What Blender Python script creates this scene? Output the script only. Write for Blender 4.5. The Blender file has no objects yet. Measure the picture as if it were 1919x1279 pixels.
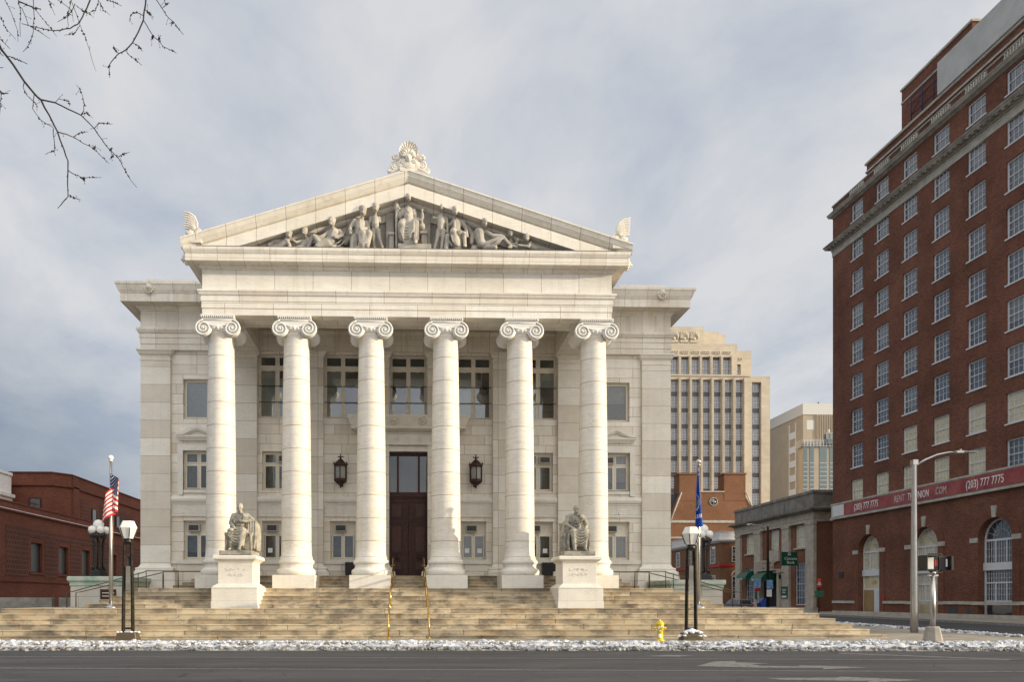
import bpy, math, random
from mathutils import Vector, Matrix, noise
random.seed(11)
R = math.radians
sc = bpy.context.scene
col = sc.collection

# ---------------------------------------------------------------- camera
EYE = 1.65
cam = bpy.data.cameras.new('camera'); co = bpy.data.objects.new('camera', cam); col.objects.link(co)
cam.sensor_width = 36; cam.sensor_fit = 'HORIZONTAL'
cam.lens = 1400 / 1919 * 36
cam.shift_x = (959.5 - 803.6) / 1919
cam.shift_y = (1123 - 639.5) / 1919
cam.clip_start = 0.1; cam.clip_end = 4000
YAW = math.atan(.029)
co.location = (-.07, 0, EYE); co.rotation_euler = (R(90), 0, -YAW)
sc.camera = co

def at(px, py, Y):
    """a point of the street at depth Y, from its place in the picture (1919 wide)"""
    u = (px - 803.6) / 1400; v = (1123 - py) / 1400
    s, c = math.sin(YAW), math.cos(YAW)
    t = Y / (c - u * s)
    return Vector((t * (s + u * c) - .07, Y, EYE + t * v))

# ---------------------------------------------------------------- sky and sun
SUN_AZ, SUN_EL = 75.5, 9.3          # azimuth to the right of the view back from the facade
sd = Vector((math.sin(R(SUN_AZ)) * math.cos(R(SUN_EL)), -math.cos(R(SUN_AZ)) * math.cos(R(SUN_EL)), math.sin(R(SUN_EL))))
sun = bpy.data.lights.new('sun', 'SUN'); so = bpy.data.objects.new('sun', sun); col.objects.link(so)
sun.energy = 4.5; sun.angle = R(.6); sun.color = (1, .84, .60)
so.rotation_euler = sd.to_track_quat('Z', 'Y').to_euler(); so.location = (60, -20, 60)

w = bpy.data.worlds.new('World'); sc.world = w; w.use_nodes = True
nt = w.node_tree; nt.nodes.clear()
def nn(tree, kind, **kw):
    n = tree.nodes.new(kind)
    for k, v in kw.items():
        if k.startswith('i_'):
            key = k[2:]; key = int(key) if key.isdigit() else key.replace('_', ' ')
            n.inputs[key].default_value = v
        else: setattr(n, k, v)
    return n
def lk(tree, a, b): tree.links.new(a, b)
def ramp(tree, src, stops):
    n = tree.nodes.new('ShaderNodeValToRGB'); lk(tree, src, n.inputs[0])
    el = n.color_ramp.elements
    while len(el) < len(stops): el.new(.5)
    for e, (p, c) in zip(el, stops):
        e.position = p; e.color = (c, c, c, 1) if isinstance(c, (int, float)) else (*c, 1)
    return n
def math_(tree, op, a, b=None, c=None, clamp=False):
    n = tree.nodes.new('ShaderNodeMath'); n.operation = op; n.use_clamp = clamp
    for i, s in enumerate((a, b, c)):
        if s is None: continue
        if isinstance(s, (int, float)): n.inputs[i].default_value = s
        else: lk(tree, s, n.inputs[i])
    return n.outputs[0]
def mixc(tree, fac, a, b, mode='MIX'):
    n = tree.nodes.new('ShaderNodeMix'); n.data_type = 'RGBA'; n.blend_type = mode
    for i, s in ((0, fac), (6, a), (7, b)):
        if isinstance(s, (int, float)): n.inputs[i].default_value = s
        elif isinstance(s, tuple): n.inputs[i].default_value = (*s, 1) if len(s) == 3 else s
        else: lk(tree, s, n.inputs[i])
    return n.outputs[2]

sky = nn(nt, 'ShaderNodeTexSky', sky_type='NISHITA', sun_disc=False)
sky.sun_elevation = R(SUN_EL); sky.sun_rotation = R(180 - SUN_AZ); sky.altitude = 10
tc = nn(nt, 'ShaderNodeTexCoord')
sep = nn(nt, 'ShaderNodeSeparateXYZ'); lk(nt, tc.outputs['Generated'], sep.inputs[0])
zz = math_(nt, 'ADD', math_(nt, 'MAXIMUM', sep.outputs[2], 0.0), .22)
cx_ = math_(nt, 'DIVIDE', sep.outputs[0], zz); cy_ = math_(nt, 'DIVIDE', sep.outputs[1], zz)
cmb = nn(nt, 'ShaderNodeCombineXYZ'); lk(nt, cx_, cmb.inputs[0]); lk(nt, cy_, cmb.inputs[1])
mp = nn(nt, 'ShaderNodeMapping'); lk(nt, cmb.outputs[0], mp.inputs[0]); mp.inputs[3].default_value = (1.0, .75, 1); mp.inputs[2].default_value = (0, 0, R(35)); mp.inputs[1].default_value = (3.1, 1.4, 0)
n1 = nn(nt, 'ShaderNodeTexNoise', i_Scale=2.9, i_Detail=8.0, i_Roughness=.58, i_Distortion=.25); lk(nt, mp.outputs[0], n1.inputs[0])
n2 = nn(nt, 'ShaderNodeTexNoise', i_Scale=.8, i_Detail=3.0, i_Roughness=.5); lk(nt, mp.outputs[0], n2.inputs[0])
nmix = math_(nt, 'ADD', math_(nt, 'MULTIPLY', n1.outputs[0], .5), math_(nt, 'MULTIPLY', n2.outputs[0], .5))
nmix = math_(nt, 'ADD', math_(nt, 'MULTIPLY', n1.outputs[0], .7), math_(nt, 'MULTIPLY', n2.outputs[0], .3))
nmix = math_(nt, 'ADD', nmix, math_(nt, 'MULTIPLY', math_(nt, 'MAXIMUM', sep.outputs[0], 0.0), .10))
cl = ramp(nt, nmix, [(.38, .0), (.49, .55), (.60, 1.0)])
# the cloud deck thins to a darker blue band low on the left
side = math_(nt, 'ADD', math_(nt, 'MULTIPLY', sep.outputs[2], 1.35), math_(nt, 'MULTIPLY', sep.outputs[0], 1.0))
band = ramp(nt, math_(nt, 'ADD', side, .42), [(.0, .0), (.14, .15), (.32, .62), (.50, 1.0)])
cloudcol = mixc(nt, cl.outputs[0], (4.15, 4.6, 5.4), (6.3, 6.35, 6.5))
lowcol = mixc(nt, cl.outputs[0], (1.3, 1.75, 2.5), (1.75, 2.2, 3.0))
base = mixc(nt, band.outputs[0], lowcol, cloudcol)
# the deck is brightest round the low sun, behind the viewer's right shoulder
dp = math_(nt, 'ADD', math_(nt, 'MULTIPLY', sep.outputs[0], .93), math_(nt, 'MULTIPLY', sep.outputs[1], -.37))
glow = ramp(nt, math_(nt, 'ADD', math_(nt, 'MULTIPLY', dp, .5), .5), [(.62, 0), (.97, 1)])
base = mixc(nt, glow.outputs[0], base, mixc(nt, 1.0, cloudcol, (2.5, 2.3, 2.0), 'MULTIPLY'))
up_ = math_(nt, 'MULTIPLY', ramp(nt, sep.outputs[2], [(.36, 0), (.62, 1)]).outputs[0], ramp(nt, math_(nt, 'MULTIPLY', sep.outputs[1], -1.0), [(.0, 0), (.35, 1)]).outputs[0])
base = mixc(nt, up_, base, mixc(nt, 1.0, cloudcol, (3.1, 2.95, 2.7), 'MULTIPLY'))
fin = mixc(nt, .90, sky.outputs[0], base)
bg = nn(nt, 'ShaderNodeBackground', i_Strength=.1); lk(nt, fin, bg.inputs[0])
ow = nn(nt, 'ShaderNodeOutputWorld'); lk(nt, bg.outputs[0], ow.inputs[0])
sc.view_settings.view_transform = 'Standard'; sc.view_settings.look = 'None'
sc.view_settings.exposure = 0.25; sc.view_settings.gamma = 1
sc.render.engine = 'CYCLES'
sc.cycles.max_bounces = 6; sc.cycles.transparent_max_bounces = 8; sc.cycles.caustics_reflective = False; sc.cycles.caustics_refractive = False

# ---------------------------------------------------------------- materials
def newmat(name):
    m = bpy.data.materials.new(name); m.use_nodes = True
    t = m.node_tree; t.nodes.clear()
    o = t.nodes.new('ShaderNodeOutputMaterial'); b = t.nodes.new('ShaderNodeBsdfPrincipled'); lk(t, b.outputs[0], o.inputs[0])
    return m, t, b
def wallvec(t, scale=1.0):
    """(along the face, up) in metres, whichever way the face looks"""
    tc = t.nodes.new('ShaderNodeTexCoord')
    a = t.nodes.new('ShaderNodeSeparateXYZ'); lk(t, tc.outputs['Object'], a.inputs[0])
    n = t.nodes.new('ShaderNodeSeparateXYZ'); lk(t, tc.outputs['Normal'], n.inputs[0])
    fx = math_(t, 'GREATER_THAN', math_(t, 'ABSOLUTE', n.outputs[0]), .72)
    fz = math_(t, 'GREATER_THAN', math_(t, 'ABSOLUTE', n.outputs[2]), .72)
    mu = t.nodes.new('ShaderNodeMix'); lk(t, fx, mu.inputs[0]); lk(t, a.outputs[0], mu.inputs[2]); lk(t, a.outputs[1], mu.inputs[3])
    mv = t.nodes.new('ShaderNodeMix'); lk(t, fz, mv.inputs[0]); lk(t, a.outputs[2], mv.inputs[2]); lk(t, a.outputs[1], mv.inputs[3])
    c = t.nodes.new('ShaderNodeCombineXYZ'); lk(t, mu.outputs[0], c.inputs[0]); lk(t, mv.outputs[0], c.inputs[1])
    return c.outputs[0], tc
def noi(t, vec, scale, detail=4, rough=.55, dist=0.0):
    n = nn(t, 'ShaderNodeTexNoise', i_Scale=scale, i_Detail=float(detail), i_Roughness=rough, i_Distortion=dist)
    if vec is not None: lk(t, vec, n.inputs[0])
    return n.outputs[0]
def mapv(t, vec, scale, loc=(0, 0, 0), rot=(0, 0, 0)):
    m = t.nodes.new('ShaderNodeMapping'); lk(t, vec, m.inputs[0]); m.inputs[3].default_value = scale; m.inputs[1].default_value = loc; m.inputs[2].default_value = rot
    return m.outputs[0]
def bump(t, b, h, strength=.3, dist=.02):
    n = nn(t, 'ShaderNodeBump', i_Strength=strength, i_Distance=dist); lk(t, h, n.inputs['Height']); lk(t, n.outputs[0], b.inputs['Normal'])

def marble(name, c1, c2, bw=None, bh=None, mortar=.012, mc=(.22, .16, .11), rough=.55, stain=.5, off=(0, 0), vein=.26, phase=.5, squash=None):
    m, t, b = newmat(name)
    v, tc = wallvec(t)
    ob = tc.outputs['Object']
    if bw:
        br = nn(t, 'ShaderNodeTexBrick', i_Scale=1.0, i_Mortar_Size=mortar, i_Mortar_Smooth=.1, i_Bias=-.25, i_Brick_Width=bw, i_Row_Height=bh)
        br.offset = phase
        if squash: br.squash, br.squash_frequency = squash
        lk(t, mapv(t, v, (1, 1, 1), (off[0], off[1], 0)), br.inputs[0])
        br.inputs['Color1'].default_value = (*c1, 1); br.inputs['Color2'].default_value = (*c2, 1); br.inputs['Mortar'].default_value = (*c1, 1)
        c = br.outputs[0]; fac = br.outputs[1]
    else:
        c = c1; fac = None
    # soft cloudiness, slanting grey-brown veins and rust stains of the stone
    n_a = ramp(t, noi(t, mapv(t, ob, (.9, .9, .9)), 1.3, 5, .6), [(.3, .91), (.7, 1.04)])
    c = mixc(t, 1.0, c, n_a.outputs[0], 'MULTIPLY')
    vv = noi(t, mapv(t, ob, (.5, .5, 2.6), rot=(R(20), R(28), 0)), 1.0, 8, .6, 1.8)
    vr = ramp(t, vv, [(.47, 0), (.5, vein), (.515, vein * .3), (.56, 0)])
    c = mixc(t, vr.outputs[0], c, (.50, .44, .36))
    dr = ramp(t, noi(t, mapv(t, ob, (3.2, 3.2, .16)), 1.3, 6, .6), [(.53, 0), (.70, stain * .55)])
    c = mixc(t, dr.outputs[0], c, (.44, .37, .28))
    sn = ramp(t, noi(t, mapv(t, ob, (1, 1, .45)), .8, 6, .65), [(.54, 0), (.76, stain * .8)])
    c = mixc(t, sn.outputs[0], c, (.56, .45, .31))
    fine = ramp(t, noi(t, ob, 26, 3, .6), [(.3, .93), (.7, 1.03)])
    c = mixc(t, 1.0, c, fine.outputs[0], 'MULTIPLY')
    if fac is not None:
        c = mixc(t, math_(t, 'MULTIPLY', fac, .8), c, mc)
    lk(t, c, b.inputs['Base Color']); b.inputs['Roughness'].default_value = rough
    b.inputs['Specular IOR Level'].default_value = .35
    hgt = noi(t, ob, 18, 4, .6)
    if fac is not None: hgt = math_(t, 'SUBTRACT', math_(t, 'MULTIPLY', hgt, .35), fac)
    bump(t, b, hgt, .35, .008)
    return m

def brickmat(name, c1, c2, mc, bw=.42, bh=.16, mortar=.012, dirt=.35, rough=.85):
    m, t, b = newmat(name)
    v, tc = wallvec(t); ob = tc.outputs['Object']
    br = nn(t, 'ShaderNodeTexBrick', i_Scale=1.0, i_Mortar_Size=mortar, i_Mortar_Smooth=.2, i_Bias=0.0, i_Brick_Width=bw, i_Row_Height=bh)
    lk(t, v, br.inputs[0]); br.inputs['Color1'].default_value = (*c1, 1); br.inputs['Color2'].default_value = (*c2, 1); br.inputs['Mortar'].default_value = (*mc, 1)
    big = ramp(t, noi(t, ob, .22, 6, .62), [(.3, 1 - dirt), (.7, 1.12)])
    c = mixc(t, 1.0, br.outputs[0], big.outputs[0], 'MULTIPLY')
    sm = ramp(t, noi(t, mapv(t, v, (1, 4, 1)), 3.2, 4, .7), [(.3, .8), (.7, 1.15)])
    c = mixc(t, 1.0, c, sm.outputs[0], 'MULTIPLY')
    lk(t, c, b.inputs['Base Color']); b.inputs['Roughness'].default_value = rough; b.inputs['Specular IOR Level'].default_value = .15
    bump(t, b, math_(t, 'SUBTRACT', noi(t, ob, 20, 3), br.outputs[1]), .3, .01)
    return m

def plain(name, c, rough=.6, metal=0.0, var=.12, scale=4.0, spec=.4, bmp=.15, c2=None, detail=5):
    m, t, b = newmat(name)
    tc = t.nodes.new('ShaderNodeTexCoord'); n = noi(t, tc.outputs['Object'], scale, detail, .62)
    if c2:
        r = ramp(t, n, [(.38, 0.0), (.64, 1.0)]); cc = mixc(t, r.outputs[0], c, c2)
    else:
        r = ramp(t, n, [(.3, 1 - var), (.7, 1 + var * .5)]); cc = mixc(t, 1.0, c, r.outputs[0], 'MULTIPLY')
    lk(t, cc, b.inputs['Base Color']); b.inputs['Roughness'].default_value = rough; b.inputs['Metallic'].default_value = metal
    b.inputs['Specular IOR Level'].default_value = spec
    if bmp: bump(t, b, noi(t, tc.outputs['Object'], scale * 6, 3), bmp, .006)
    return m

def glass(name, tint=(.05, .06, .065), rough=.03, wav=.08, spec=.9, wscale=1.2, coat=0.0):
    m, t, b = newmat(name)
    tc = t.nodes.new('ShaderNodeTexCoord')
    n = noi(t, tc.outputs['Object'], .9, 3)
    cc = mixc(t, n, tuple(x * .6 for x in tint), tuple(x * 1.4 for x in tint)); lk(t, cc, b.inputs['Base Color'])
    b.inputs['Roughness'].default_value = rough; b.inputs['IOR'].default_value = 1.75; b.inputs['Specular IOR Level'].default_value = spec
    bump(t, b, noi(t, tc.outputs['Object'], wscale, 2), wav, .05)
    return m
def seeglass(name, refl=.34, tint=(.8, .85, .84)):
    m = bpy.data.materials.new(name); m.use_nodes = True; t = m.node_tree; t.nodes.clear()
    o = t.nodes.new('ShaderNodeOutputMaterial'); mx = t.nodes.new('ShaderNodeMixShader')
    tr = nn(t, 'ShaderNodeBsdfTransparent'); tr.inputs[0].default_value = (*tint, 1)
    gl = nn(t, 'ShaderNodeBsdfGlossy', i_Roughness=.015); gl.inputs[0].default_value = (.9, .93, .95, 1)
    fr = nn(t, 'ShaderNodeFresnel', i_IOR=1.5)
    tc = t.nodes.new('ShaderNodeTexCoord')
    bp = nn(t, 'ShaderNodeBump', i_Strength=.06, i_Distance=.05); lk(t, noi(t, tc.outputs['Object'], 1.3, 2), bp.inputs['Height']); lk(t, bp.outputs[0], gl.inputs['Normal'])
    lk(t, math_(t, 'ADD', fr.outputs[0], refl, clamp=True), mx.inputs[0]); lk(t, tr.outputs[0], mx.inputs[1]); lk(t, gl.outputs[0], mx.inputs[2]); lk(t, mx.outputs[0], o.inputs[0])
    return m

M = {}
A1, A2 = (.84, .79, .70), (.68, .61, .50)
M['ashlar'] = marble('marble_ashlar', A1, A2, 1.55, .555, off=(.3, .12), squash=(1.5, 3), stain=.35)
M['pilaster'] = marble('marble_pilaster', (.82, .78, .70), (.60, .53, .43), 3.4, 1.0, off=(1.7, .33), phase=0, stain=.3, mortar=.012)
M['frieze'] = marble('marble_frieze', (.81, .775, .70), (.70, .65, .56), 1.87, 6.0, off=(.93, 0), phase=0, stain=.3)
M['cornice'] = marble('marble_cornice', (.79, .74, .65), (.64, .57, .47), 1.25, 9.0, off=(.4, 0), phase=0, stain=.85, mortar=.009)
M['marble'] = marble('marble_plain', (.76, .725, .65), (.7, .65, .56), stain=.3)
M['carved'] = marble('marble_carved', (.74, .69, .60), (.7, .65, .56), stain=.55, vein=.15)
M['white_marble'] = marble('marble_white', (.78, .76, .715), (.8, .78, .74), stain=.08, vein=.2)
M['shaft'] = marble('marble_shaft', (.74, .70, .62), (.70, .65, .57), 60, 1.135, off=(30, .05), phase=0, stain=.35, vein=.55, mortar=.018, mc=(.30, .22, .14))
M['statue'] = plain('weathered_statue_stone', (.42, .39, .32), .8, var=.4, scale=3.2, bmp=.4, c2=(.20, .188, .16))
M['relief'] = plain('weathered_relief_stone', (.47, .43, .37), .8, bmp=.35, scale=1.6, c2=(.31, .285, .245))
M['patina'] = plain('patina_stained_marble', (.55, .57, .50), .7, scale=1.5, c2=(.30, .42, .34))
M['pier'] = marble('marble_pier', (.60, .57, .50), (.52, .49, .43), 2.2, .62, stain=.6, off=(.2, .1))
M['frame'] = plain('cream_window_paint', (.74, .68, .57), .5, var=.1)
M['panel'] = plain('pale_panel_paint', (.66, .63, .57), .6, var=.06)
M['bronze'] = plain('dark_bronze', (.055, .024, .020), .42, metal=.35, var=.3, scale=6)
M['bronze2'] = plain('bronze_panel', (.075, .034, .026), .38, metal=.35, var=.3, scale=7)
M['brass'] = plain('polished_brass', (.75, .50, .16), .22, metal=1.0, var=.15, scale=5, bmp=.05)
M['iron'] = plain('brown_iron_rail', (.12, .095, .06), .5, metal=.4)
M['black'] = plain('black_paint', (.018, .017, .016), .42, var=.3, scale=8)
M['worn_black'] = plain('worn_black_paint', (.010, .009, .008), .75, scale=5, c2=(.03, .025, .018), spec=.15)
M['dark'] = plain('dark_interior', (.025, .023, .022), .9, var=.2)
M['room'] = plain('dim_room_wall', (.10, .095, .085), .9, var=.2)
M['blind'] = plain('window_blind', (.46, .47, .42), .8, var=.1)
M['curtain'] = plain('pale_curtain', (.20, .195, .175), .85, var=.3, scale=5)
M['globe'] = plain('opal_glass_globe', (.80, .79, .76), .35, var=.06, spec=.5, bmp=0)
M['opal'] = plain('opal_lamp_glass', (.78, .76, .70), .35, var=.08, spec=.5, bmp=0)
M['lantern_glass'] = plain('lantern_glass', (.33, .32, .30), .2, var=.2, bmp=0)
M['pane'] = seeglass('window_glass', .10)
M['pane_clear'] = seeglass('tall_window_glass', .22)
M['pane_dark'] = glass('transom_glass', (.03, .04, .045), wav=.03)
M['ac'] = plain('air_conditioner_case', (.42, .39, .34), .5, var=.1)
M['grille'] = plain('air_conditioner_grille', (.06, .06, .06), .6)
M['paper'] = plain('paper', (.75, .75, .72), .8, var=.03)
M['alu'] = plain('brushed_aluminium', (.50, .48, .46), .34, metal=.9, var=.15, scale=2, bmp=.1)
M['concrete'] = plain('cast_concrete', (.36, .33, .28), .85, scale=3, c2=(.27, .245, .21))
M['retaining'] = plain('stained_concrete', (.26, .25, .225), .9, scale=1.6, c2=(.15, .145, .13))
M['yellow'] = plain('yellow_hydrant_paint', (.80, .58, .015), .45, var=.2, scale=9)
M['snow'] = plain('snow', (.80, .82, .86), .7, scale=7, var=.1, bmp=.6, spec=.3)
M['white_paint'] = plain('white_paint', (.70, .69, .67), .55, var=.12)
M['blue'] = plain('blue_paint', (.03, .09, .38), .45)
M['green'] = plain('green_sign', (.003, .075, .042), .45, var=.15)
M['white'] = plain('white_lettering', (.78, .78, .76), .5, var=.04, bmp=0)
M['red'] = plain('red_paint', (.45, .02, .03), .5)
M['bark'] = plain('dark_bark', (.030, .023, .020), .9, var=.4, scale=20)
M['flag_red'] = plain('flag_red', (.50, .02, .03), .8, var=.1)
M['flag_white'] = plain('flag_white', (.72, .68, .62), .8, var=.06)
M['flag_navy'] = plain('flag_navy', (.02, .03, .10), .8, var=.1)
M['flag_blue'] = plain('flag_azure', (.01, .06, .33), .8, var=.1)
M['flag_gold'] = plain('flag_gold', (.55, .40, .12), .8, var=.1)

# ---------------------------------------------------------------- mesh builder
class MB:
    def __init__(s): s.v = []; s.f = []; s.m = []; s.sm = []; s.mi = 0
    def add(s, vs, fs, smooth=False):
        n = len(s.v); s.v += [tuple(v) for v in vs]
        for f in fs: s.f.append([i + n for i in f]); s.m.append(s.mi); s.sm.append(smooth)
        return s
    def box(s, x0, x1, y0, y1, z0, z1):
        vs = [(x, y, z) for x in (x0, x1) for y in (y0, y1) for z in (z0, z1)]
        return s.add(vs, [(0, 1, 3, 2), (4, 6, 7, 5), (0, 4, 5, 1), (2, 3, 7, 6), (0, 2, 6, 4), (1, 5, 7, 3)])
    def quad(s, a, b, c, d): return s.add([a, b, c, d], [(0, 1, 2, 3)])
    def prism(s, pts, axis, a, b):
        n = len(pts)
        def P(p, k):
            return (k, p[0], p[1]) if axis == 'x' else (p[0], k, p[1]) if axis == 'y' else (p[0], p[1], k)
        vs = [P(p, a) for p in pts] + [P(p, b) for p in pts]
        fs = [list(range(n))[::-1], list(range(n, 2 * n))] + [(i, (i + 1) % n, n + (i + 1) % n, n + i) for i in range(n)]
        return s.add(vs, fs)
    def lathe(s, cx, cy, prof, seg=24, smooth=True, a0=0.0, z0=0.0, sx=1, sy=1):
        vs = []; fs = []; n = len(prof)
        for k in range(seg):
            a = a0 + 2 * math.pi * k / seg
            for r, z in prof: vs.append((cx + r * math.cos(a) * sx, cy + r * math.sin(a) * sy, z0 + z))
        for k in range(seg):
            k2 = (k + 1) % seg
            for i in range(n - 1): fs.append((k * n + i, k2 * n + i, k2 * n + i + 1, k * n + i + 1))
        fs.append([k * n for k in range(seg)][::-1]); fs.append([k * n + n - 1 for k in range(seg)])
        return s.add(vs, fs, smooth)
    def tube(s, path, r, seg=8, smooth=True, caps=True):
        path = [Vector(p) for p in path]; n = len(path)
        rs = r if isinstance(r, (list, tuple)) else [r] * n
        vs = []; fs = []; prev = None
        for i, p in enumerate(path):
            d = (path[min(i + 1, n - 1)] - path[max(i - 1, 0)])
            if d.length < 1e-6: d = Vector((0, 0, 1))
            d.normalize()
            if prev is None:
                up = Vector((0, 0, 1)) if abs(d.z) < .9 else Vector((1, 0, 0))
                a = d.cross(up).normalized()
            else:
                a = (prev - d * prev.dot(d))
                a = a.normalized() if a.length > 1e-5 else d.orthogonal().normalized()
            prev = a; b = d.cross(a)
            for k in range(seg):
                t = 2 * math.pi * k / seg
                vs.append(p + (a * math.cos(t) + b * math.sin(t)) * rs[i])
        for i in range(n - 1):
            for k in range(seg):
                k2 = (k + 1) % seg
                fs.append((i * seg + k, i * seg + k2, (i + 1) * seg + k2, (i + 1) * seg + k))
        if caps: fs.append(list(range(seg))[::-1]); fs.append([(n - 1) * seg + k for k in range(seg)])
        return s.add(vs, fs, smooth)
    def ball(s, c, rx, ry=None, rz=None, seg=14, rings=8, rot=None):
        ry = ry or rx; rz = rz or rx; c = Vector(c)
        vs = [Vector((0, 0, -rz))]; fs = []
        for i in range(1, rings):
            th = -math.pi / 2 + math.pi * i / rings
            for k in range(seg):
                a = 2 * math.pi * k / seg; vs.append(Vector((rx * math.cos(th) * math.cos(a), ry * math.cos(th) * math.sin(a), rz * math.sin(th))))
        vs.append(Vector((0, 0, rz))); L = len(vs) - 1
        for k in range(seg):
            k2 = (k + 1) % seg
            fs.append((0, 1 + k2, 1 + k)); fs.append((L, L - seg + k, L - seg + k2))
            for i in range(rings - 2):
                a = 1 + i * seg; b = a + seg; fs.append((a + k, a + k2, b + k2, b + k))
        if rot: q = rot.to_matrix() if hasattr(rot, 'to_matrix') else rot; vs = [q @ v for v in vs]
        return s.add([v + c for v in vs], fs, True)
    def cap(s, p, q, r1, r2=None, seg=10):
        """tapered limb with rounded ends"""
        r2 = r1 if r2 is None else r2; p = Vector(p); q = Vector(q); d = (q - p)
        if d.length < 1e-5: return s.ball(p, r1)
        d.normalize(); pts = []; rs = []
        for a in (80, 50, 20): pts.append(p - d * r1 * math.sin(R(a))); rs.append(r1 * math.cos(R(a)))
        pts += [p, q]; rs += [r1, r2]
        for a in (20, 50, 80): pts.append(q + d * r2 * math.sin(R(a))); rs.append(r2 * math.cos(R(a)))
        return s.tube(pts, rs, seg)
    def mould(s, path, prof, closed_prof=True, loop=False):
        """sweep profile (out, z) along an XY path, out = to the right of the direction of travel, mitred corners"""
        P = [Vector((p[0], p[1])) for p in path]; n = len(P); vs = []; m = len(prof); fs = []
        for i, p in enumerate(P):
            if loop: d1 = (p - P[i - 1]).normalized(); d2 = (P[(i + 1) % n] - p).normalized()
            else:
                d1 = (p - P[i - 1]).normalized() if i else (P[1] - p).normalized(); d2 = (P[i + 1] - p).normalized() if i < n - 1 else d1
            n1 = Vector((d1.y, -d1.x)); n2 = Vector((d2.y, -d2.x)); k = (n1 + n2)
            k = k / max(.2, 1 + n1.dot(n2))
            for o, z in prof: vs.append((p.x + k.x * o, p.y + k.y * o, z))
        for i in range(n if loop else n - 1):
            j = (i + 1) % n
            for a in range(m if closed_prof else m - 1):
                b = (a + 1) % m; fs.append((i * m + a, j * m + a, j * m + b, i * m + b))
        if closed_prof and not loop: fs.append(list(range(m))); fs.append([(n - 1) * m + a for a in range(m)][::-1])
        return s.add(vs, fs)
    def wall(s, x0, x1, z0, z1, y, holes, depth=.35, keep=None):
        """front face with rectangular openings and their reveals (faces -Y)"""
        xs = sorted({x0, x1, *[h[0] for h in holes], *[h[1] for h in holes]}); zs = sorted({z0, z1, *[h[2] for h in holes], *[h[3] for h in holes]})
        xs = [x for x in xs if x0 <= x <= x1]; zs = [z for z in zs if z0 <= z <= z1]
        for a, b in zip(xs, xs[1:]):
            for c, d in zip(zs, zs[1:]):
                mx, mz = (a + b) / 2, (c + d) / 2
                if any(h[0] < mx < h[1] and h[2] < mz < h[3] for h in holes): continue
                s.quad((a, y, c), (b, y, c), (b, y, d), (a, y, d))
        for h in holes:
            a, b, c, d = h[:4]; Y = y + depth
            s.quad((a, y, c), (a, Y, c), (a, Y, d), (a, y, d)); s.quad((b, y, d), (b, Y, d), (b, Y, c), (b, y, c))
            s.quad((a, y, d), (a, Y, d), (b, Y, d), (b, y, d)); s.quad((b, y, c), (b, Y, c), (a, Y, c), (a, y, c))
        return s
    def mesh(s, name, mats):
        me = bpy.data.meshes.new(name); me.from_pydata(s.v, [], s.f)
        mats = mats if isinstance(mats, (list, tuple)) else [mats]
        for m in mats: me.materials.append(m)
        me.polygons.foreach_set('material_index', s.m); me.polygons.foreach_set('use_smooth', s.sm)
        me.update(); me.validate()
        return me
    def build(s, name, mat, parent=None, bevel=0.0, local=False):
        o = bpy.data.objects.new(name, s.mesh(name, mat)); col.objects.link(o)
        if parent is not None:
            o.parent = parent
            o.location = off(parent)
        if bevel:
            b = o.modifiers.new('bevel', 'BEVEL'); b.width = bevel; b.segments = 1; b.limit_method = 'ANGLE'; b.angle_limit = R(40)
        return o

def tag(o, label=None, cat=None, group=None, kind=None):
    if label: o['label'] = label
    if cat: o['category'] = cat
    if group: o['group'] = group
    if kind: o['kind'] = kind
    return o
LOCALS = set()
def off(p):
    # meshes of unrotated things are written in street coordinates, those of rotated things in their own
    if p.parent is None and p.type == 'EMPTY' and p.name not in LOCALS: return -p.location
    return Vector((0, 0, 0))
def thing(name, label, cat, loc=(0, 0, 0), rz=0.0, group=None, local=False):
    o = bpy.data.objects.new(name, None); col.objects.link(o); o.location = loc; o.rotation_euler = (0, 0, R(rz)); o.empty_display_size = .3
    if rz or local: LOCALS.add(o.name)
    return tag(o, label, cat, group)
def inst(name, me, parent, loc=(0, 0, 0), rz=0.0):
    o = bpy.data.objects.new(name, me); col.objects.link(o); o.parent = parent
    o.location = Vector(loc) + off(parent)
    o.rotation_euler = (0, 0, R(rz))
    return o
def copy_tree(o, parent=None):
    c = o.copy(); col.objects.link(c)
    if parent is not None: c.parent = parent
    for ch in [x for x in o.children]: copy_tree(ch, c)
    return c
def remesh(o, vox, smooth=2):
    r = o.modifiers.new('fuse', 'REMESH'); r.mode = 'VOXEL'; r.voxel_size = vox; r.use_smooth_shade = True
    if smooth:
        k = o.modifiers.new('soft', 'SMOOTH'); k.iterations = smooth; k.factor = .5
    return o
def text_mesh(body, size, thick=.01, name='lettering', align='CENTER', shear=0.0, xs=1.0):
    c = bpy.data.curves.new('t', 'FONT'); c.body = body; c.size = size; c.extrude = thick; c.align_x = align; c.shear = shear; c.resolution_u = 2
    o = bpy.data.objects.new('t', c); col.objects.link(o)
    bpy.context.view_layer.update()
    dg = bpy.context.evaluated_depsgraph_get()
    me = bpy.data.meshes.new_from_object(o.evaluated_get(dg)); me.name = name
    me.transform(Matrix.Rotation(R(90), 4, 'X') @ Matrix.Diagonal((xs, 1, 1, 1)))
    bpy.data.objects.remove(o); bpy.data.curves.remove(c)
    return me
def text(body, size, mat, parent, loc, rz=0.0, **kw):
    me = text_mesh(body, size, **kw); me.materials.clear(); me.materials.append(mat)
    o = bpy.data.objects.new('lettering', me); col.objects.link(o); o.parent = parent; o.location = Vector(loc) + off(parent); o.rotation_euler = (0, 0, R(rz))
    return o

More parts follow.
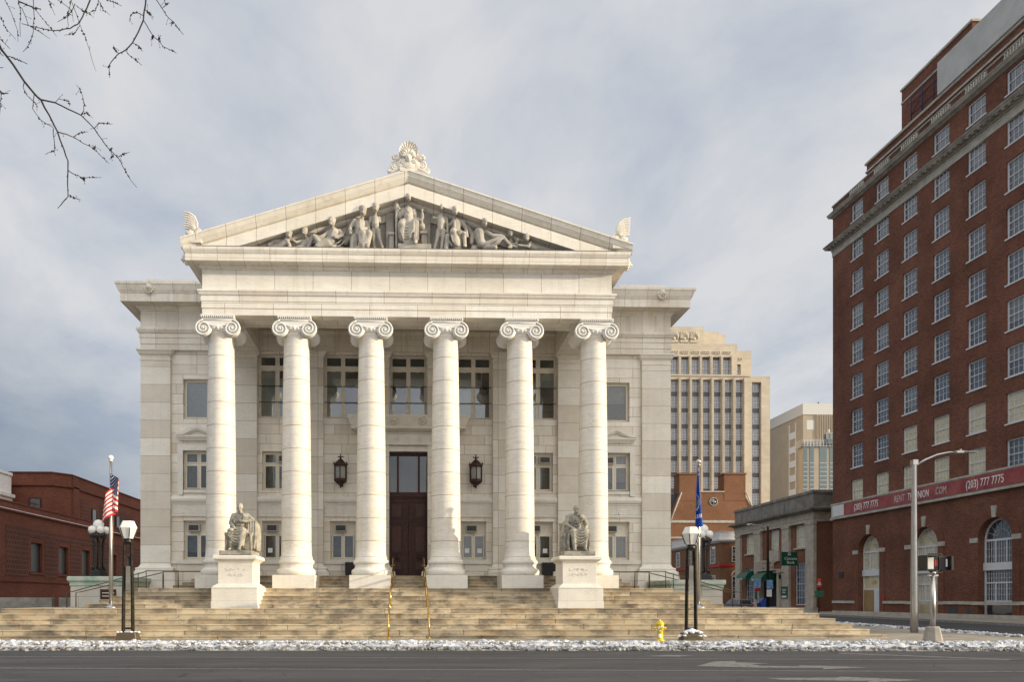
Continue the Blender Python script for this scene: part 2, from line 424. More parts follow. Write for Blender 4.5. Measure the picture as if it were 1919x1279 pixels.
# ================================================================ THE COURTHOUSE
YC, YF, YW = 37.4, 36.7, 42.3        # column centres, face of the portico beam, pilaster faces
COLX = [-9.3, -5.58, -1.86, 1.86, 5.58, 9.3]
ch = thing('courthouse', 'white marble neoclassical courthouse with six tall columns and a sculpted pediment', 'courthouse', (0, YW, 0))

# window openings in the back wall  (x0, x1, z0, z1)
lowX = [-11.85, -7.44, -3.72, 3.72, 7.44, 11.85]
LOW = [(x - (.82 if abs(x) > 5 else .72), x + (.82 if abs(x) > 5 else .72), 3.85, 6.06) for x in lowX]
MID = [(x - .83, x + .83, 7.78, 10.0) for x in (-11.85, -7.44, 7.44, 11.85)]
UPW = [(x - .83, x + .83, 11.79, 14.05) for x in (-11.85, 11.85)]
TALL = [(x - 1.06, x + 1.06, 11.88, 15.52) for x in (-7.44, -3.72, 0, 3.72, 7.44)]
DOOR = (-1.5, 1.5, 2.86, 10.0)
WY = YW + .2
m = MB()
m.wall(-14.9, 14.9, 0, 19.0, WY, LOW + MID + UPW + TALL + [DOOR], .42)
m.box(-14.9, -14.5, WY, 68, 0, 19.0); m.box(14.5, 14.9, WY, 68, 0, 19.0); m.box(-14.5, 14.5, 67.6, 68, 0, 19.0)
m.build('wall', M['ashlar'], ch)
m = MB(); m.box(-14.6, 14.6, 42.9, 67.9, 18.7, 18.9); m.build('roof', M['concrete'], ch)
m = MB()
for s in (-1, 1):
    a, b = sorted((s * 11.9, s * 14.55)); m.box(a, b, 41.9, 46, 18.9, 19.42)
m.build('attic_block', M['marble'], ch)
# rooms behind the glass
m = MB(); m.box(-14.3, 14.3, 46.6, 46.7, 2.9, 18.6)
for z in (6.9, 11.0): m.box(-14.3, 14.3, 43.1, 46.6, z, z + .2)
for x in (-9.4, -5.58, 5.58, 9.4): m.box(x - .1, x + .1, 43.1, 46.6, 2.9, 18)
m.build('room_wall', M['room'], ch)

# entablatures
PROF = lambda z0, top, o, inner: [(-inner, z0), (0, z0), (0, z0 + .32), (.035, z0 + .33), (.035, z0 + .68), (.07, z0 + .69), (.07, z0 + .90), (.10, z0 + .95), (.20, z0 + 1.10), (.20, z0 + 1.18), (.0, z0 + 1.19)]
m = MB()
ppath = [(-10.05, 42.3), (-10.05, YF), (10.05, YF), (10.05, 42.3)]
m.mould(ppath, [(-1.7, 15.5), (0, 15.5), (0, 15.82), (.03, 15.83), (.03, 16.16), (.06, 16.17), (.06, 16.42), (.12, 16.46), (.17, 16.58), (.20, 16.6), (.20, 16.68), (-1.7, 16.68)])
m.build('architrave', marble('marble_architrave', (.81, .775, .70), (.68, .61, .51), 2.35, .665, off=(1.2, .55), phase=.3, stain=.45), ch)
m = MB(); m.mould(ppath, [(-1.6, 16.683), (0, 16.683), (0, 17.70), (-1.6, 17.70)]); m.build('frieze', M['frieze'], ch)
m = MB()
m.mould(ppath, [(-1.6, 17.703), (.05, 17.703), (.06, 17.75), (.16, 17.80), (.16, 17.87), (.22, 17.875), (.60, 17.89), (.62, 17.86), (.64, 17.89), (.64, 18.22), (.665, 18.23), (.69, 18.28), (.73, 18.36), (.74, 18.40), (.74, 18.5), (-1.6, 18.55)])
m.build('cornice', M['cornice'], ch)
m = MB(); m.box(-8.4, 8.4, 38.35, WY, 17.0, 17.1); m.box(-10.0, 10.0, 38.3, 44, 18.56, 18.6); m.build('portico_ceiling', M['marble'], ch)
# beam returning from the end columns to the wall is part of the architrave path; inner wall beams:
for s in (-1, 1):
    m = MB(); pth = [(s * 10.1, YW), (s * 15.0, YW), (s * 15.0, 68)]
    if s > 0: pth = pth[:]
    else: pth = pth[::-1]
    k = -1 if False else 1
    pr = [(-.4, 15.62), (0, 15.62), (0, 15.94), (.03, 15.95), (.03, 16.28), (.06, 16.29), (.06, 16.52), (.12, 16.56), (.18, 16.68), (.20, 16.7), (.20, 16.82), (.0, 16.83), (.0, 17.78), (.05, 17.79), (.07, 17.86), (.16, 17.93), (.2, 18.0), (.78, 18.02), (.80, 17.99), (.82, 18.02), (.82, 18.46), (.85, 18.47), (.87, 18.52), (.92, 18.60), (1.02, 18.86), (1.06, 18.9), (1.06, 19.02), (-.4, 19.05)]
    # travel so that the outside lies to the right
    if s > 0: pth = [(10.1, YW), (15.0, YW), (15.0, 68)]
    else: pth = [(-15.0, 68), (-15.0, YW), (-10.1, YW)]
    m.mould(pth, pr)
    m.build('cornice', M['cornice'], ch)
# back-wall entablature seen inside the portico
m = MB(); m.mould([(-9.9, YW + .02), (9.9, YW + .02)], [(-.3, 15.64), (0, 15.64), (0, 15.97), (.03, 15.98), (.03, 16.3), (.06, 16.31), (.06, 16.55), (.15, 16.7), (.15, 16.8), (0, 16.81), (0, 17.0), (-.3, 17.0)])
m.build('architrave', M['cornice'], ch)

# pilasters
pprof_b = [(.36, 2.90), (.36, 3.0), (.33, 3.02), (.34, 3.10), (.33, 3.17), (.24, 3.20), (.20, 3.27), (.23, 3.33), (.21, 3.38), (.10, 3.42), (.04, 3.5), (0, 3.6), (0, 15.02), (.03, 15.03), (.03, 15.08), (.0, 15.10), (.0, 15.3), (.05, 15.33), (.12, 15.42), (.12, 15.48), (.2, 15.55), (.2, 15.62)]
def pilaster(x0, x1, corner=0, lo=0):
    m = MB(); yb = YW + .21
    outl = lambda o: [(x0 - o, yb), (x0 - o, YW - o), (x1 + o, YW - o), (x1 + o, yb)]
    for (o, z), (o2, z2) in zip(pprof_b, pprof_b[1:]):
        if z2 <= lo: continue
        a = outl(o); b = outl(o2)
        for i in range(3): m.quad((*a[i], z), (*a[i + 1], z), (*b[i + 1], z2), (*b[i], z2))
    a = outl(.4); m.box(x0 - .36, x1 + .36, YW - .36, yb, 1.1, 2.9)
    return m.build('pilaster', M['pilaster'], ch)
for x in COLX: pilaster(x - .775, x + .775)
for s in (-1, 1):
    a, b = sorted((s * 13.35, s * 15.0))
    pilaster(a, b)
# side returns of the corner pilasters
m = MB(); m.box(-15.0, -14.85, YW + .01, 44.0, 2.9, 15.61); m.box(14.85, 15.0, YW + .01, 44.0, 2.9, 15.61); m.build('corner_pier', M['pilaster'], ch)

# string courses, greek key band, sill courses
segs = [(-13.35, -10.08), (-8.52, -6.36), (-4.80, -2.64), (2.64, 4.80), (6.36, 8.52), (10.08, 13.35)]
for a, b in segs:
    m = MB(); m.mould([(a, WY), (b, WY)], [(-.05, 7.0), (.05, 7.0), (.05, 7.06), (.12, 7.12), (.16, 7.22), (.16, 7.30), (.13, 7.34), (.05, 7.46), (-.05, 7.48)])
    m.build('string_course', M['marble'], ch)
    m = MB(); m.mould([(a, WY), (b, WY)], [(-.05, 6.28), (.06, 6.28), (.08, 6.34), (.08, 6.40), (.02, 6.42), (-.05, 6.42)]); m.build('lower_moulding', M['marble'], ch)
    m = MB(); m.box(a, b, WY - .09, WY + .02, 3.62, 3.84); m.build('sill_course', M['marble'], ch)
for a, b in segs:
    m = MB(); m.box(a + .01, b - .01, WY - .008, WY + .01, 6.45, 6.95); n = max(2, int((b - a) / .62)); st = (b - a - .1) / n
    for k in range(n):
        x = a + .05 + k * st; y0, y1 = WY - .028, WY + .01; t = .045; z0, z1 = 6.47, 6.93
        if k % 2 == 0:
            X1 = x + st - .06
            m.box(x, X1, y0, y1, z1 - t, z1); m.box(x, X1, y0, y1, z0, z0 + t); m.box(x, x + t, y0, y1, z0 + t, z1 - t); m.box(X1 - t, X1, y0, y1, z0 + t, z1 - t)
            m.box(x + .12, X1 - .12, y0, y1, 6.62, 6.62 + t); m.box(x + .12, X1 - .12, y0, y1, 6.77, 6.77 + t)
        else:
            X1 = x + st - .06
            m.box(x, x + t, y0, y1, z0, z1); m.box(x, x + st * .6, y0, y1, z0, z0 + t); m.box(x + st * .6 - t, x + st * .6, y0, y1, z0 + t, 6.75); m.box(x + .14, x + st * .6 - t, y0, y1, 6.75 - t, 6.75)
            m.box(X1 - t, X1, y0, y1, z0, z1); m.box(x + .14, X1 - t, y0, y1, z1 - t, z1)
    m.build('greek_key_band', M['marble'], ch)

# ---- windows
def wmesh(w, h, bars_x, bars_z, t=.07, fd=.09, outer=.10):
    """frame w wide, h high, base centre at origin; bars in metres"""
    m = MB(); x0, x1 = -w / 2, w / 2
    m.box(x0, x0 + outer, -fd, 0, 0, h); m.box(x1 - outer, x1, -fd, 0, 0, h)
    m.box(x0 + outer, x1 - outer, -fd, 0, 0, outer); m.box(x0 + outer, x1 - outer, -fd, 0, h - outer, h)
    return m
def glazing(name, w, h, mat, y=-.03):
    m = MB(); m.quad((-w / 2 + .02, y, .02), (w / 2 - .02, y, .02), (w / 2 - .02, y, h - .02), (-w / 2 + .02, y, h - .02)); return m.mesh(name, mat)
WINY = WY + .34
def blind_mesh(x0, x1, z0, z1, y, name, mat):
    m = MB(); n = 14
    for i in range(n):
        a = x0 + (x1 - x0) * i / n; b = x0 + (x1 - x0) * (i + 1) / n
        m.quad((a, y + .02 * (i % 2), z0), (b, y + .02 * ((i + 1) % 2), z0), (b, y + .02 * ((i + 1) % 2), z1), (a, y + .02 * (i % 2), z1))
    return m.mesh(name, mat)
def sash(m, x0, x1, z0, z1, t=.055, d=.05):
    m.box(x0, x0 + t, -.09 - d, -.088, z0, z1); m.box(x1 - t, x1, -.09 - d, -.088, z0, z1)
    m.box(x0 + t, x1 - t, -.09 - d, -.088, z0, z0 + t); m.box(x0 + t, x1 - t, -.09 - d, -.088, z1 - t, z1)
def ac_mesh():
    m = MB(); m.box(-.32, .32, -.34, .1, 0, .40)
    m.mi = 1; m.box(-.27, .27, -.345, -.342, .05, .35)
    for k in range(7): m.box(-.27, .27, -.352, -.346, .07 + k * .04, .08 + k * .04)
    return m.mesh('air_conditioner', [M['ac'], M['grille']])
AC = ac_mesh()
def bump_glass(w, h): return glazing('pane', w, h, M['pane'])
# low windows: solid upper panel with an air conditioner, two casements
for i, (a, b, z0, z1) in enumerate(LOW):
    w_ = b - a; h = z1 - z0; m = wmesh(w_, h, [], [])
    m.box(-.045, .045, -.09, 0, .1, h - .75); m.box(-w_ / 2 + .1, w_ / 2 - .1, -.09, 0, h - .78, h - .70)
    m.box(-w_ / 2 + .1, w_ / 2 - .1, -.05, -.01, h - .70, h - .10)
    sash(m, -w_ / 2 + .1, -.045, .1, h - .78); sash(m, .045, w_ / 2 - .1, .1, h - .78)
    me = m.mesh('window', M['frame']); o = inst('window', me, ch, ((a + b) / 2, WINY, z0))
    for s in (-1, 1):
        g = MB(); g.quad((s * w_ / 4 - w_ / 4 + .06, -.1, .12), (s * w_ / 4 + w_ / 4 - .06, -.1, .12), (s * w_ / 4 + w_ / 4 - .06, -.1, h - .8), (s * w_ / 4 - w_ / 4 + .06, -.1, h - .8)); g.build('pane', M['pane'], o)
    if i in (0, 1, 3, 4, 5):
        inst('blind', blind_mesh(-w_ / 2 + .1, w_ / 2 - .1, [.45, .1, 0, .12, .35, .1][i], h - .8, .10, 'blind', M['curtain']), o)
    inst('air_conditioner', AC, o, ([-.25, -.28, -.12, -.12, -.2, -.2][i] * 1.0, -.03, h - .60))
    if i in (1, 3, 4):
        for s in (-1, 1):
            q = MB(); q.box(s * w_ / 4 - .13, s * w_ / 4 + .13, -.118, -.112, .42, .68); q.build('notice', M['paper'], o)
# middle windows: two small lights over two casements
for i, (a, b, z0, z1) in enumerate(MID):
    w_ = b - a; h = z1 - z0; m = wmesh(w_, h, [], [])
    m.box(-.05, .05, -.09, 0, .1, h - .1); m.box(-w_ / 2 + .1, -.05, -.09, 0, h - .76, h - .66); m.box(.05, w_ / 2 - .1, -.09, 0, h - .76, h - .66)
    for s in (-1, 1):
        x0, x1 = sorted((s * .05, s * (w_ / 2 - .1))); sash(m, x0, x1, .1, h - .76); sash(m, x0, x1, h - .66, h - .1)
    o = inst('window', m.mesh('window', M['frame']), ch, ((a + b) / 2, WINY, z0))
    for s in (-1, 1):
        x0, x1 = sorted((s * .06, s * (w_ / 2 - .11)))
        for (c, d) in ((.12, h - .78), (h - .64, h - .12)):
            g = MB(); g.quad((x0, -.1, c), (x1, -.1, c), (x1, -.1, d), (x0, -.1, d)); g.build('pane', M['pane'], o)
    inst('blind', blind_mesh(-w_ / 2 + .1, w_ / 2 - .1 if i != 0 else 0, [.1, .1, .1, .62][i], h - .15, .10, 'blind', M['curtain']), o)
    if i == 1: inst('air_conditioner', AC, o, (.40, -.05, h - .62))
    if i == 2: inst('air_conditioner', AC, o, (.36, -.05, h - .62))
    if i == 3: inst('air_conditioner', AC, o, (-.40, -.05, h - .62))
# upper wing windows
for i, (a, b, z0, z1) in enumerate(UPW):
    w_ = b - a; h = z1 - z0; m = wmesh(w_, h, [], []); sash(m, -w_ / 2 + .1, w_ / 2 - .1, .1, h - .1)
    o = inst('window', m.mesh('window', M['frame']), ch, ((a + b) / 2, WINY, z0))
    inst('pane', glazing('pane', w_ - .3, h - .3, M['pane_clear'] if i == 0 else M['pane'], -.1), o, (0, 0, .15))
    inst('blind', blind_mesh(-w_ / 2 + .1, w_ / 2 - .1, (.1, 1.15)[i], h - .1, .12, 'blind', M['curtain']), o)
# tall windows of the courtroom floor
TF = MB(); w_, h = 2.12, 3.64
TF = wmesh(w_, h, [], [])
TF.box(-.07, .07, -.09, 0, .1, h - .1)
for s in (-1, 1):
    x0, x1 = sorted((s * .07, s * (w_ / 2 - .1))); TF.box(x0, x1, -.09, 0, 2.78, 2.98); sash(TF, x0, x1, .1, 2.78, .05); sash(TF, x0, x1, 2.98, h - .1, .05)
    TF.box((x0 + x1) / 2 - .1, (x0 + x1) / 2 + .1, -.15, -.141, 2.70, 2.73); TF.box((x0 + x1) / 2 - .1, (x0 + x1) / 2 + .1, -.15, -.141, h - .05, h - .02)
TFm = TF.mesh('window', M['frame'])
BARm = MB()
for z in (.95, 1.86):
    for s in (-1, 1):
        x0, x1 = sorted((s * .04, s * (w_ / 2 - .04))); BARm.tube([(x0, -.19, z), (x1, -.19, z)], .018, 6); BARm.box(x0, x0 + .04, -.2, -.14, z - .03, z + .03); BARm.box(x1 - .04, x1, -.2, -.14, z - .03, z + .03)
BARm = BARm.mesh('glazing_bar', M['black'])
for i, (a, b, z0, z1) in enumerate(TALL):
    o = inst('window', TFm, ch, ((a + b) / 2, WINY, z0)); inst('glazing_bar', BARm, o)
    for s in (-1, 1):
        x0, x1 = sorted((s * .08, s * (w_ / 2 - .12)))
        g = MB(); g.quad((x0, -.1, .12), (x1, -.1, .12), (x1, -.1, 2.76), (x0, -.1, 2.76)); g.build('pane', M['pane_clear'], o)
        g = MB(); g.quad((x0, -.1, 3.0), (x1, -.1, 3.0), (x1, -.1, h - .12), (x0, -.1, h - .12)); g.build('pane', M['pane_dark'], o)
        if (i, s) in ((0, -1), (1, -1), (2, 1), (3, -1), (4, 1)):
            g = MB(); g.quad((x0, .1, .12 if i != 4 else 1.9), (x1, .1, .12 if i != 4 else 1.9), (x1, .1, 2.76), (x0, .1, 2.76)); g.build('blind', M['blind'], o)
for x, z, r in ((-3.95, 13.75, .33), (-4.1, 13.35, .28), (-.95, 13.7, .32), (-.98, 13.3, .26), (.93, 13.75, .33), (.9, 13.4, .27), (4.35, 13.75, .36), (4.15, 13.35, .27), (-7.0, 13.6, .3)):
    m = MB(); m.ball((x, 44.3 if r > .3 else 45.2, z), r); m.tube([(x, 44.3 if r > .3 else 45.2, z), (x, 44.3 if r > .3 else 45.2, 16.5)], .03, 5); m.build('pendant_lamp', M['globe'], ch)

# window surrounds and small pediments of the wings
for s in (-1, 1):
    x = s * 11.85; m = MB()
    for t_, d_ in ((.30, .06), (.16, .10)):
        for a, b in ((-.83 - t_, -.83), (.83, .83 + t_)): m.box(x + a, x + b, WY - d_, WY + .01, 7.5, 10.0)
        m.box(x - .83 - t_, x + .83 + t_, WY - d_ - .001, WY + .01, 10.001, 10.0 + t_)
    m.box(x - .80, x + .80, WY - .1, WY + .3, 7.62, 7.78)
    m.build('window_surround', M['marble'], ch)
    m = MB(); z0 = 10.72
    m.mould([(x - 1.0, WY), (x - 1.0, WY - .12), (x + 1.0, WY - .12), (x + 1.0, WY)], [(0, z0 - .16), (.02, z0 - .1), (.08, z0 - .04), (.08, z0), (.14, z0 + .02), (.14, z0 + .12), (-.05, z0 + .12)])
    for q in (-1, 1):
        pts = [(x + q * 1.18, z0 + .12), (x + q * 1.18, z0 + .2), (x, z0 + .68), (x, z0 + .5), (x + q * .78, z0 + .13)]
        m.prism(pts if q < 0 else pts[::-1], 'y', WY - .30, WY + .01)
        pts = [(x + q * .9, z0 + .13), (x, z0 + .50), (x, z0 + .40), (x + q * .65, z0 + .13)]
        m.prism(pts if q < 0 else pts[::-1], 'y', WY - .24, WY + .01)
    m.prism([(x - .7, z0 + .12), (x + .7, z0 + .12), (x, z0 + .42)], 'y', WY - .12, WY + .01)
    m.build('window_pediment', M['marble'], ch)

# ---- the great door
m = MB(); x0, x1, z0, z1 = DOOR; DY = WY + .40
for s in (-1, 1):
    a, b = sorted((s * 1.5, s * 1.36)); m.box(a, b, DY - .22, DY + .05, z0, z1)
m.box(-1.36, 1.36, DY - .22, DY + .05, z1 - .14, z1); m.box(-1.36, 1.36, DY - .2, DY + .05, 7.42, 7.74); m.box(-1.36, 1.36, DY - .24, DY - .2, 7.5, 7.62)
for x in (-.60, .60): m.box(x - .06, x + .06, DY - .18, DY + .04, 7.74, z1 - .14)
dfr = m.build('door_frame', M['bronze'], ch)
for a, b in ((-1.36, -.66), (-.54, .54), (.66, 1.36)):
    g = MB(); g.quad((a, DY - .02, 7.74), (b, DY - .02, 7.74), (b, DY - .02, z1 - .14), (a, DY - .02, z1 - .14)); g.build('transom_pane', M['pane_dark'], dfr)
for s in (-1, 1):
    a, b = sorted((s * .01, s * 1.36)); m = MB(); m.box(a, b, DY - .12, DY, z0, 7.42); c = (a + b) / 2
    for (p, q) in ((z0 + .35, z0 + 1.0), (z0 + 1.35, z0 + 3.05), (z0 + 3.35, z0 + 4.35)):
        for g_, d_ in ((0.0, .16), (.07, .13)):
            X0, X1, Z0, Z1 = c - .40 + g_, c + .40 - g_, p + g_, q - g_; t = .05
            m.box(X0, X1, DY - d_, DY - .115, Z0, Z0 + t); m.box(X0, X1, DY - d_, DY - .115, Z1 - t, Z1); m.box(X0, X0 + t, DY - d_, DY - .115, Z0 + t, Z1 - t); m.box(X1 - t, X1, DY - d_, DY - .115, Z0 + t, Z1 - t)
    m.mi = 1
    for (p, q) in ((z0 + .35, z0 + 1.0), (z0 + 1.35, z0 + 3.05), (z0 + 3.35, z0 + 4.35)): m.box(c - .26, c + .26, DY - .145, DY - .118, p + .14, q - .14)
    m.mi = 0
    for k in range(14):
        for xx in (a + .10, b - .10): m.ball((xx, DY - .125, z0 + .25 + k * .31), .028, seg=6, rings=4)
    m.box(a, b, DY - .15, DY - .12, z0 + 3.15, z0 + 3.22)
    d = m.build('door', [M['bronze'], M['bronze2']], ch)
    m = MB(); hx = s * .62; m.lathe(0, 0, [(.0, 0), (.13, .0), (.13, .04), (0, .04)], 14)
    m.v = [(hx + v[0], DY - .15 - v[2], z0 + 1.18 + v[1]) for v in m.v]
    ring = [(hx + .11 * math.sin(a_), DY - .2, z0 + 1.10 + .11 * math.cos(a_)) for a_ in [k * math.pi / 8 for k in range(17)]]
    m.tube(ring, .018, 6); m.build('door_handle', M['bronze2'], d)
# door case and hood with lion heads, dentils and rosettes
m = MB()
for t_, d_ in ((.42, .10), (.20, .16)):
    for s in (-1, 1):
        a, b = sorted((s * 1.5, s * (1.5 + t_))); m.box(a, b, WY - d_, WY + .02, 2.9, 10.0)
    m.box(-1.5 - t_, 1.5 + t_, WY - d_ - .001, WY + .02, 10.001, 10.0 + t_ * .75)
m.build('door_case', M['marble'], ch)
m = MB(); hp = [(-2.75, WY), (-2.75, WY - .25), (2.75, WY - .25), (2.75, WY)]
m.mould(hp, [(-.5, 10.38), (0, 10.38), (.0, 10.95), (.05, 10.97), (.12, 11.05), (.12, 11.16), (.2, 11.18), (.45, 11.2), (.45, 11.34), (.47, 11.36), (.52, 11.5), (.62, 11.78), (.66, 11.82), (.66, 11.93), (-.5, 11.95)])
for k in range(44):
    x = -2.68 + k * .1247; m.box(x, x + .07, WY - .37, WY - .24, 10.98, 11.12); m.box(x, x + .07, WY - .29, WY - .24, 10.33, 10.40)
for x in (-1.95, -1.3, -.65, 0, .65, 1.3, 1.95):
    for r_ in (.13, .07): m.tube([(x + r_ * math.sin(k * math.pi / 6), WY - .26, 10.67 + r_ * math.cos(k * math.pi / 6)) for k in range(13)], .018, 5)
hood = m.build('door_hood', M['marble'], ch)
for s in (-1, 1):
    m = MB()
    for k in range(9):
        z = 10.35 - k * .16; dpt = .42 - .035 * k + .05 * math.sin(k * 1.2); m.box(s * 2.45 - .19, s * 2.45 + .19, WY - dpt, WY + .01, z - .16, z)
    m.tube([(s * 2.45 - .2, WY - .4, 10.2), (s * 2.45 + .2, WY - .4, 10.2)], .15, 12); m.tube([(s * 2.45 - .2, WY - .17, 9.0), (s * 2.45 + .2, WY - .17, 9.0)], .13, 12)
    m.build('console', M['marble'], hood)
def lion(m, x, y, z, r, nx=0):
    """maned head looking along -Y"""
    m.ball((x, y, z), r * .62, r * .5, r * .7, 12, 8)
    for k in range(12):
        a = k * math.pi / 6; m.ball((x + math.cos(a) * r * .78, y + r * .12, z + math.sin(a) * r * .85), r * .27, r * .3, r * .27, 8, 5)
    m.ball((x, y - r * .45, z - r * .2), r * .32, r * .38, r * .25, 8, 6); m.ball((x, y - r * .52, z - r * .02), r * .13, r * .3, r * .14, 6, 5)
    for s in (-1, 1): m.ball((x + s * r * .26, y - r * .42, z + r * .2), r * .13, r * .1, r * .09, 6, 5); m.ball((x + s * r * .45, y - .1 * r, z + r * .62), r * .16, seg=6, rings=5)
    m.ball((x, y - r * .35, z - r * .55), r * .2, r * .22, r * .13, 6, 5)
def lionmesh(r):
    m = MB(); lion(m, 0, 0, 0, r); return m.mesh('lion_head', M['carved'])
L1 = lionmesh(.24); L2 = lionmesh(.30)
for x in (-.8, .8, -2.3, 2.3): inst('lion_head', L1, hood, (x, WY - .86, 11.62))
for s in (-1, 1): inst('lion_head', L2, ch, (s * 14.2, YW - .98, 18.72), 0)
for s in (-1, 1): inst('lion_head', L2, ch, (s * 10.75, 36.4, 18.1), s * 90)

# ---- columns
SH = MB(); prof = []
for k in range(25):
    t = k / 24; r_ = .745 - .125 * (t ** 1.6); prof.append((r_, 3.74 + t * (14.62 - 3.74)))
prof = [(.0, 3.7), (.80, 3.70), (.80, 3.74)] + [(.76, 3.77)] + prof[1:] + [(.66, 14.66), (.66, 14.72), (.62, 14.75), (0, 14.75)]
SH.lathe(0, 0, [(r_, z) for r_, z in prof], 40); SHm = SH.mesh('shaft', M['shaft'])
BA = MB()
BA.box(-1.02, 1.02, -1.02, 1.02, 2.14, 2.80)
def tor(rc, zc, h, b):  # bulging torus profile
    return [(rc + b * math.cos(R(a)), zc + h / 2 * math.sin(R(a))) for a in range(-90, 91, 20)]
prof = [(0, 2.8), (.97, 2.8)] + tor(.90, 2.96, .30, .09) + [(.88, 3.13), (.83, 3.17), (.815, 3.25), (.84, 3.33)] + tor(.83, 3.46, .22, .07) + [(.84, 3.58), (.80, 3.60), (.80, 3.70), (0, 3.70)]
BA.lathe(0, 0, prof, 44); BAm = BA.mesh('base', M['marble'])
CP = MB()
# echinus (egg and dart), cushion with volutes, bolsters, abacus
CP.lathe(0, 0, [(0, 14.72), (.63, 14.72), (.70, 14.80), (.76, 14.93), (.74, 15.02), (0, 15.02)], 32)
for k in range(24):
    a = k * math.pi / 12; CP.ball((.71 * math.cos(a), .71 * math.sin(a), 14.90), .065, .065, .10, 6, 5)
def volute(m, cx, y0, dirx, face):
    """spiral relief: fillet following a shrinking spiral; face -1 looks to -Y"""
    R0 = .40; pts = []; rs = []
    for k in range(54):
        t = k / 53; a = math.pi / 2 + dirx * t * 2 * math.pi * 2.25; r_ = R0 * (1 - t * .86)
        pts.append((cx + r_ * math.cos(a), y0 + face * (.02 + .05 * t), 14.86 + r_ * math.sin(a))); rs.append(.045 * (1 - t * .45))
    m.tube(pts, rs, 6); m.ball((cx, y0 + face * .05, 14.86), .075, .05, .075, 8, 6)
for s in (-1, 1):
    c = s * .69; prf = []
    ys = [-.70, -.66, -.62, -.4, -.15, -.04, 0, .04, .15, .4, .62, .66, .70]; rr = [.41, .41, .36, .33, .29, .29, .31, .29, .29, .33, .36, .41, .41]
    CP.tube([(c, y, 14.86) for y in ys], rr, 22)
    for y, fc in ((-.70, -1), (.70, 1)): volute(CP, c, y, -s if True else s, fc)
# the cushion across the front, sagging in the middle
for y0, y1 in ((-.72, -.62), (.62, .72)):
    top = 15.27; lowz = []
    pts = [(-.70, 15.27), (.70, 15.27), (.70, 15.06)] + [(.70 - 1.4 * k / 10, 15.06 - .085 * math.sin(math.pi * k / 10)) for k in range(1, 10)] + [(-.70, 15.06)]
    CP.prism(pts, 'y', y0, y1)
    fy = y0 - .01 if y0 < 0 else y1 + .01
    CP.tube([(-.72, fy, 15.25), (.72, fy, 15.25)], .03, 6)
    CP.tube([(-.42 + .84 * k / 8, fy, 15.02 - .075 * math.sin(math.pi * k / 8)) for k in range(9)], .024, 6)
CP.box(-.72, .72, -.62, .62, 15.0, 15.27)
CP.box(-.76, .76, -.76, .76, 15.27, 15.34)
CP.box(-.82, .82, -.82, .82, 15.42, 15.495)
for k in range(17):
    a = -.76 + k * .095
    for p in ((a, -.79), (a, .79), (-.79, a), (.79, a)): CP.ball((p[0], p[1], 15.38), .04, .04, .055, 6, 4)
CPm = CP.mesh('capital', M['white_marble'])
for i, x in enumerate(COLX):
    c = inst('column', SHm, ch, (x, YC, 0), i * 47 + 13); inst('base', BAm, c, (0, 0, 0), -(i * 47 + 13)); inst('capital', CPm, c, (0, 0, 0), -(i * 47 + 13))

# ---- pediment
SL = .3135; ZT = 22.26
RK = [(35.82, 0), (35.82, -.06), (35.86, -.09), (35.92, -.26), (36.06, -.44), (36.10, -.47), (36.18, -.48), (36.18, -.54), (36.09, -.56), (36.09, -.64), (36.04, -.66), (36.04, -1.14), (36.10, -1.12), (36.62, -1.12), (36.66, -1.2), (36.76, -1.27), (36.98, -1.29), (36.98, -1.6), (37.2, -1.6), (37.2, -.15), (62, -.15), (62, 0)]
for s in (-1, 1):
    m = MB(); vs = []; fs = []; n = 24
    for k in range(n + 1):
        x = 10.86 * (1 - k / n)
        for y, h_ in RK:
            # the end of the slope returns round the side of the portico
            z = ZT - SL * x + h_; z = max(z, 18.42 if y > 35.95 else 18.42)
            vs.append((s * x, y, z))
    q = len(RK)
    for k in range(n):
        for a in range(q):
            b = (a + 1) % q; fs.append((k * q + a, (k + 1) * q + a, (k + 1) * q + b, k * q + b) if s < 0 else (k * q + b, (k + 1) * q + b, (k + 1) * q + a, k * q + a))
    fs.append(list(range(q)))
    m.add(vs, fs); m.build('raking_cornice', marble('marble_rake_%s' % ('left' if s < 0 else 'right'), (.80, .75, .65), (.72, .66, .55), 1.42, 30, off=(.2, 0), phase=0, stain=.5, mortar=.012), ch)
m = MB(); m.prism([(-10.4, 18.5), (10.4, 18.5), (0, 18.5 + 10.4 * SL)], 'y', 37.12, 37.4); m.build('tympanum', M['relief'], ch)
m = MB(); m.box(-10.1, 10.1, 36.0, 37.2, 18.50, 18.56); m.build('lead_flashing', plain('dark_flashing', (.13, .12, .11), .7), ch)

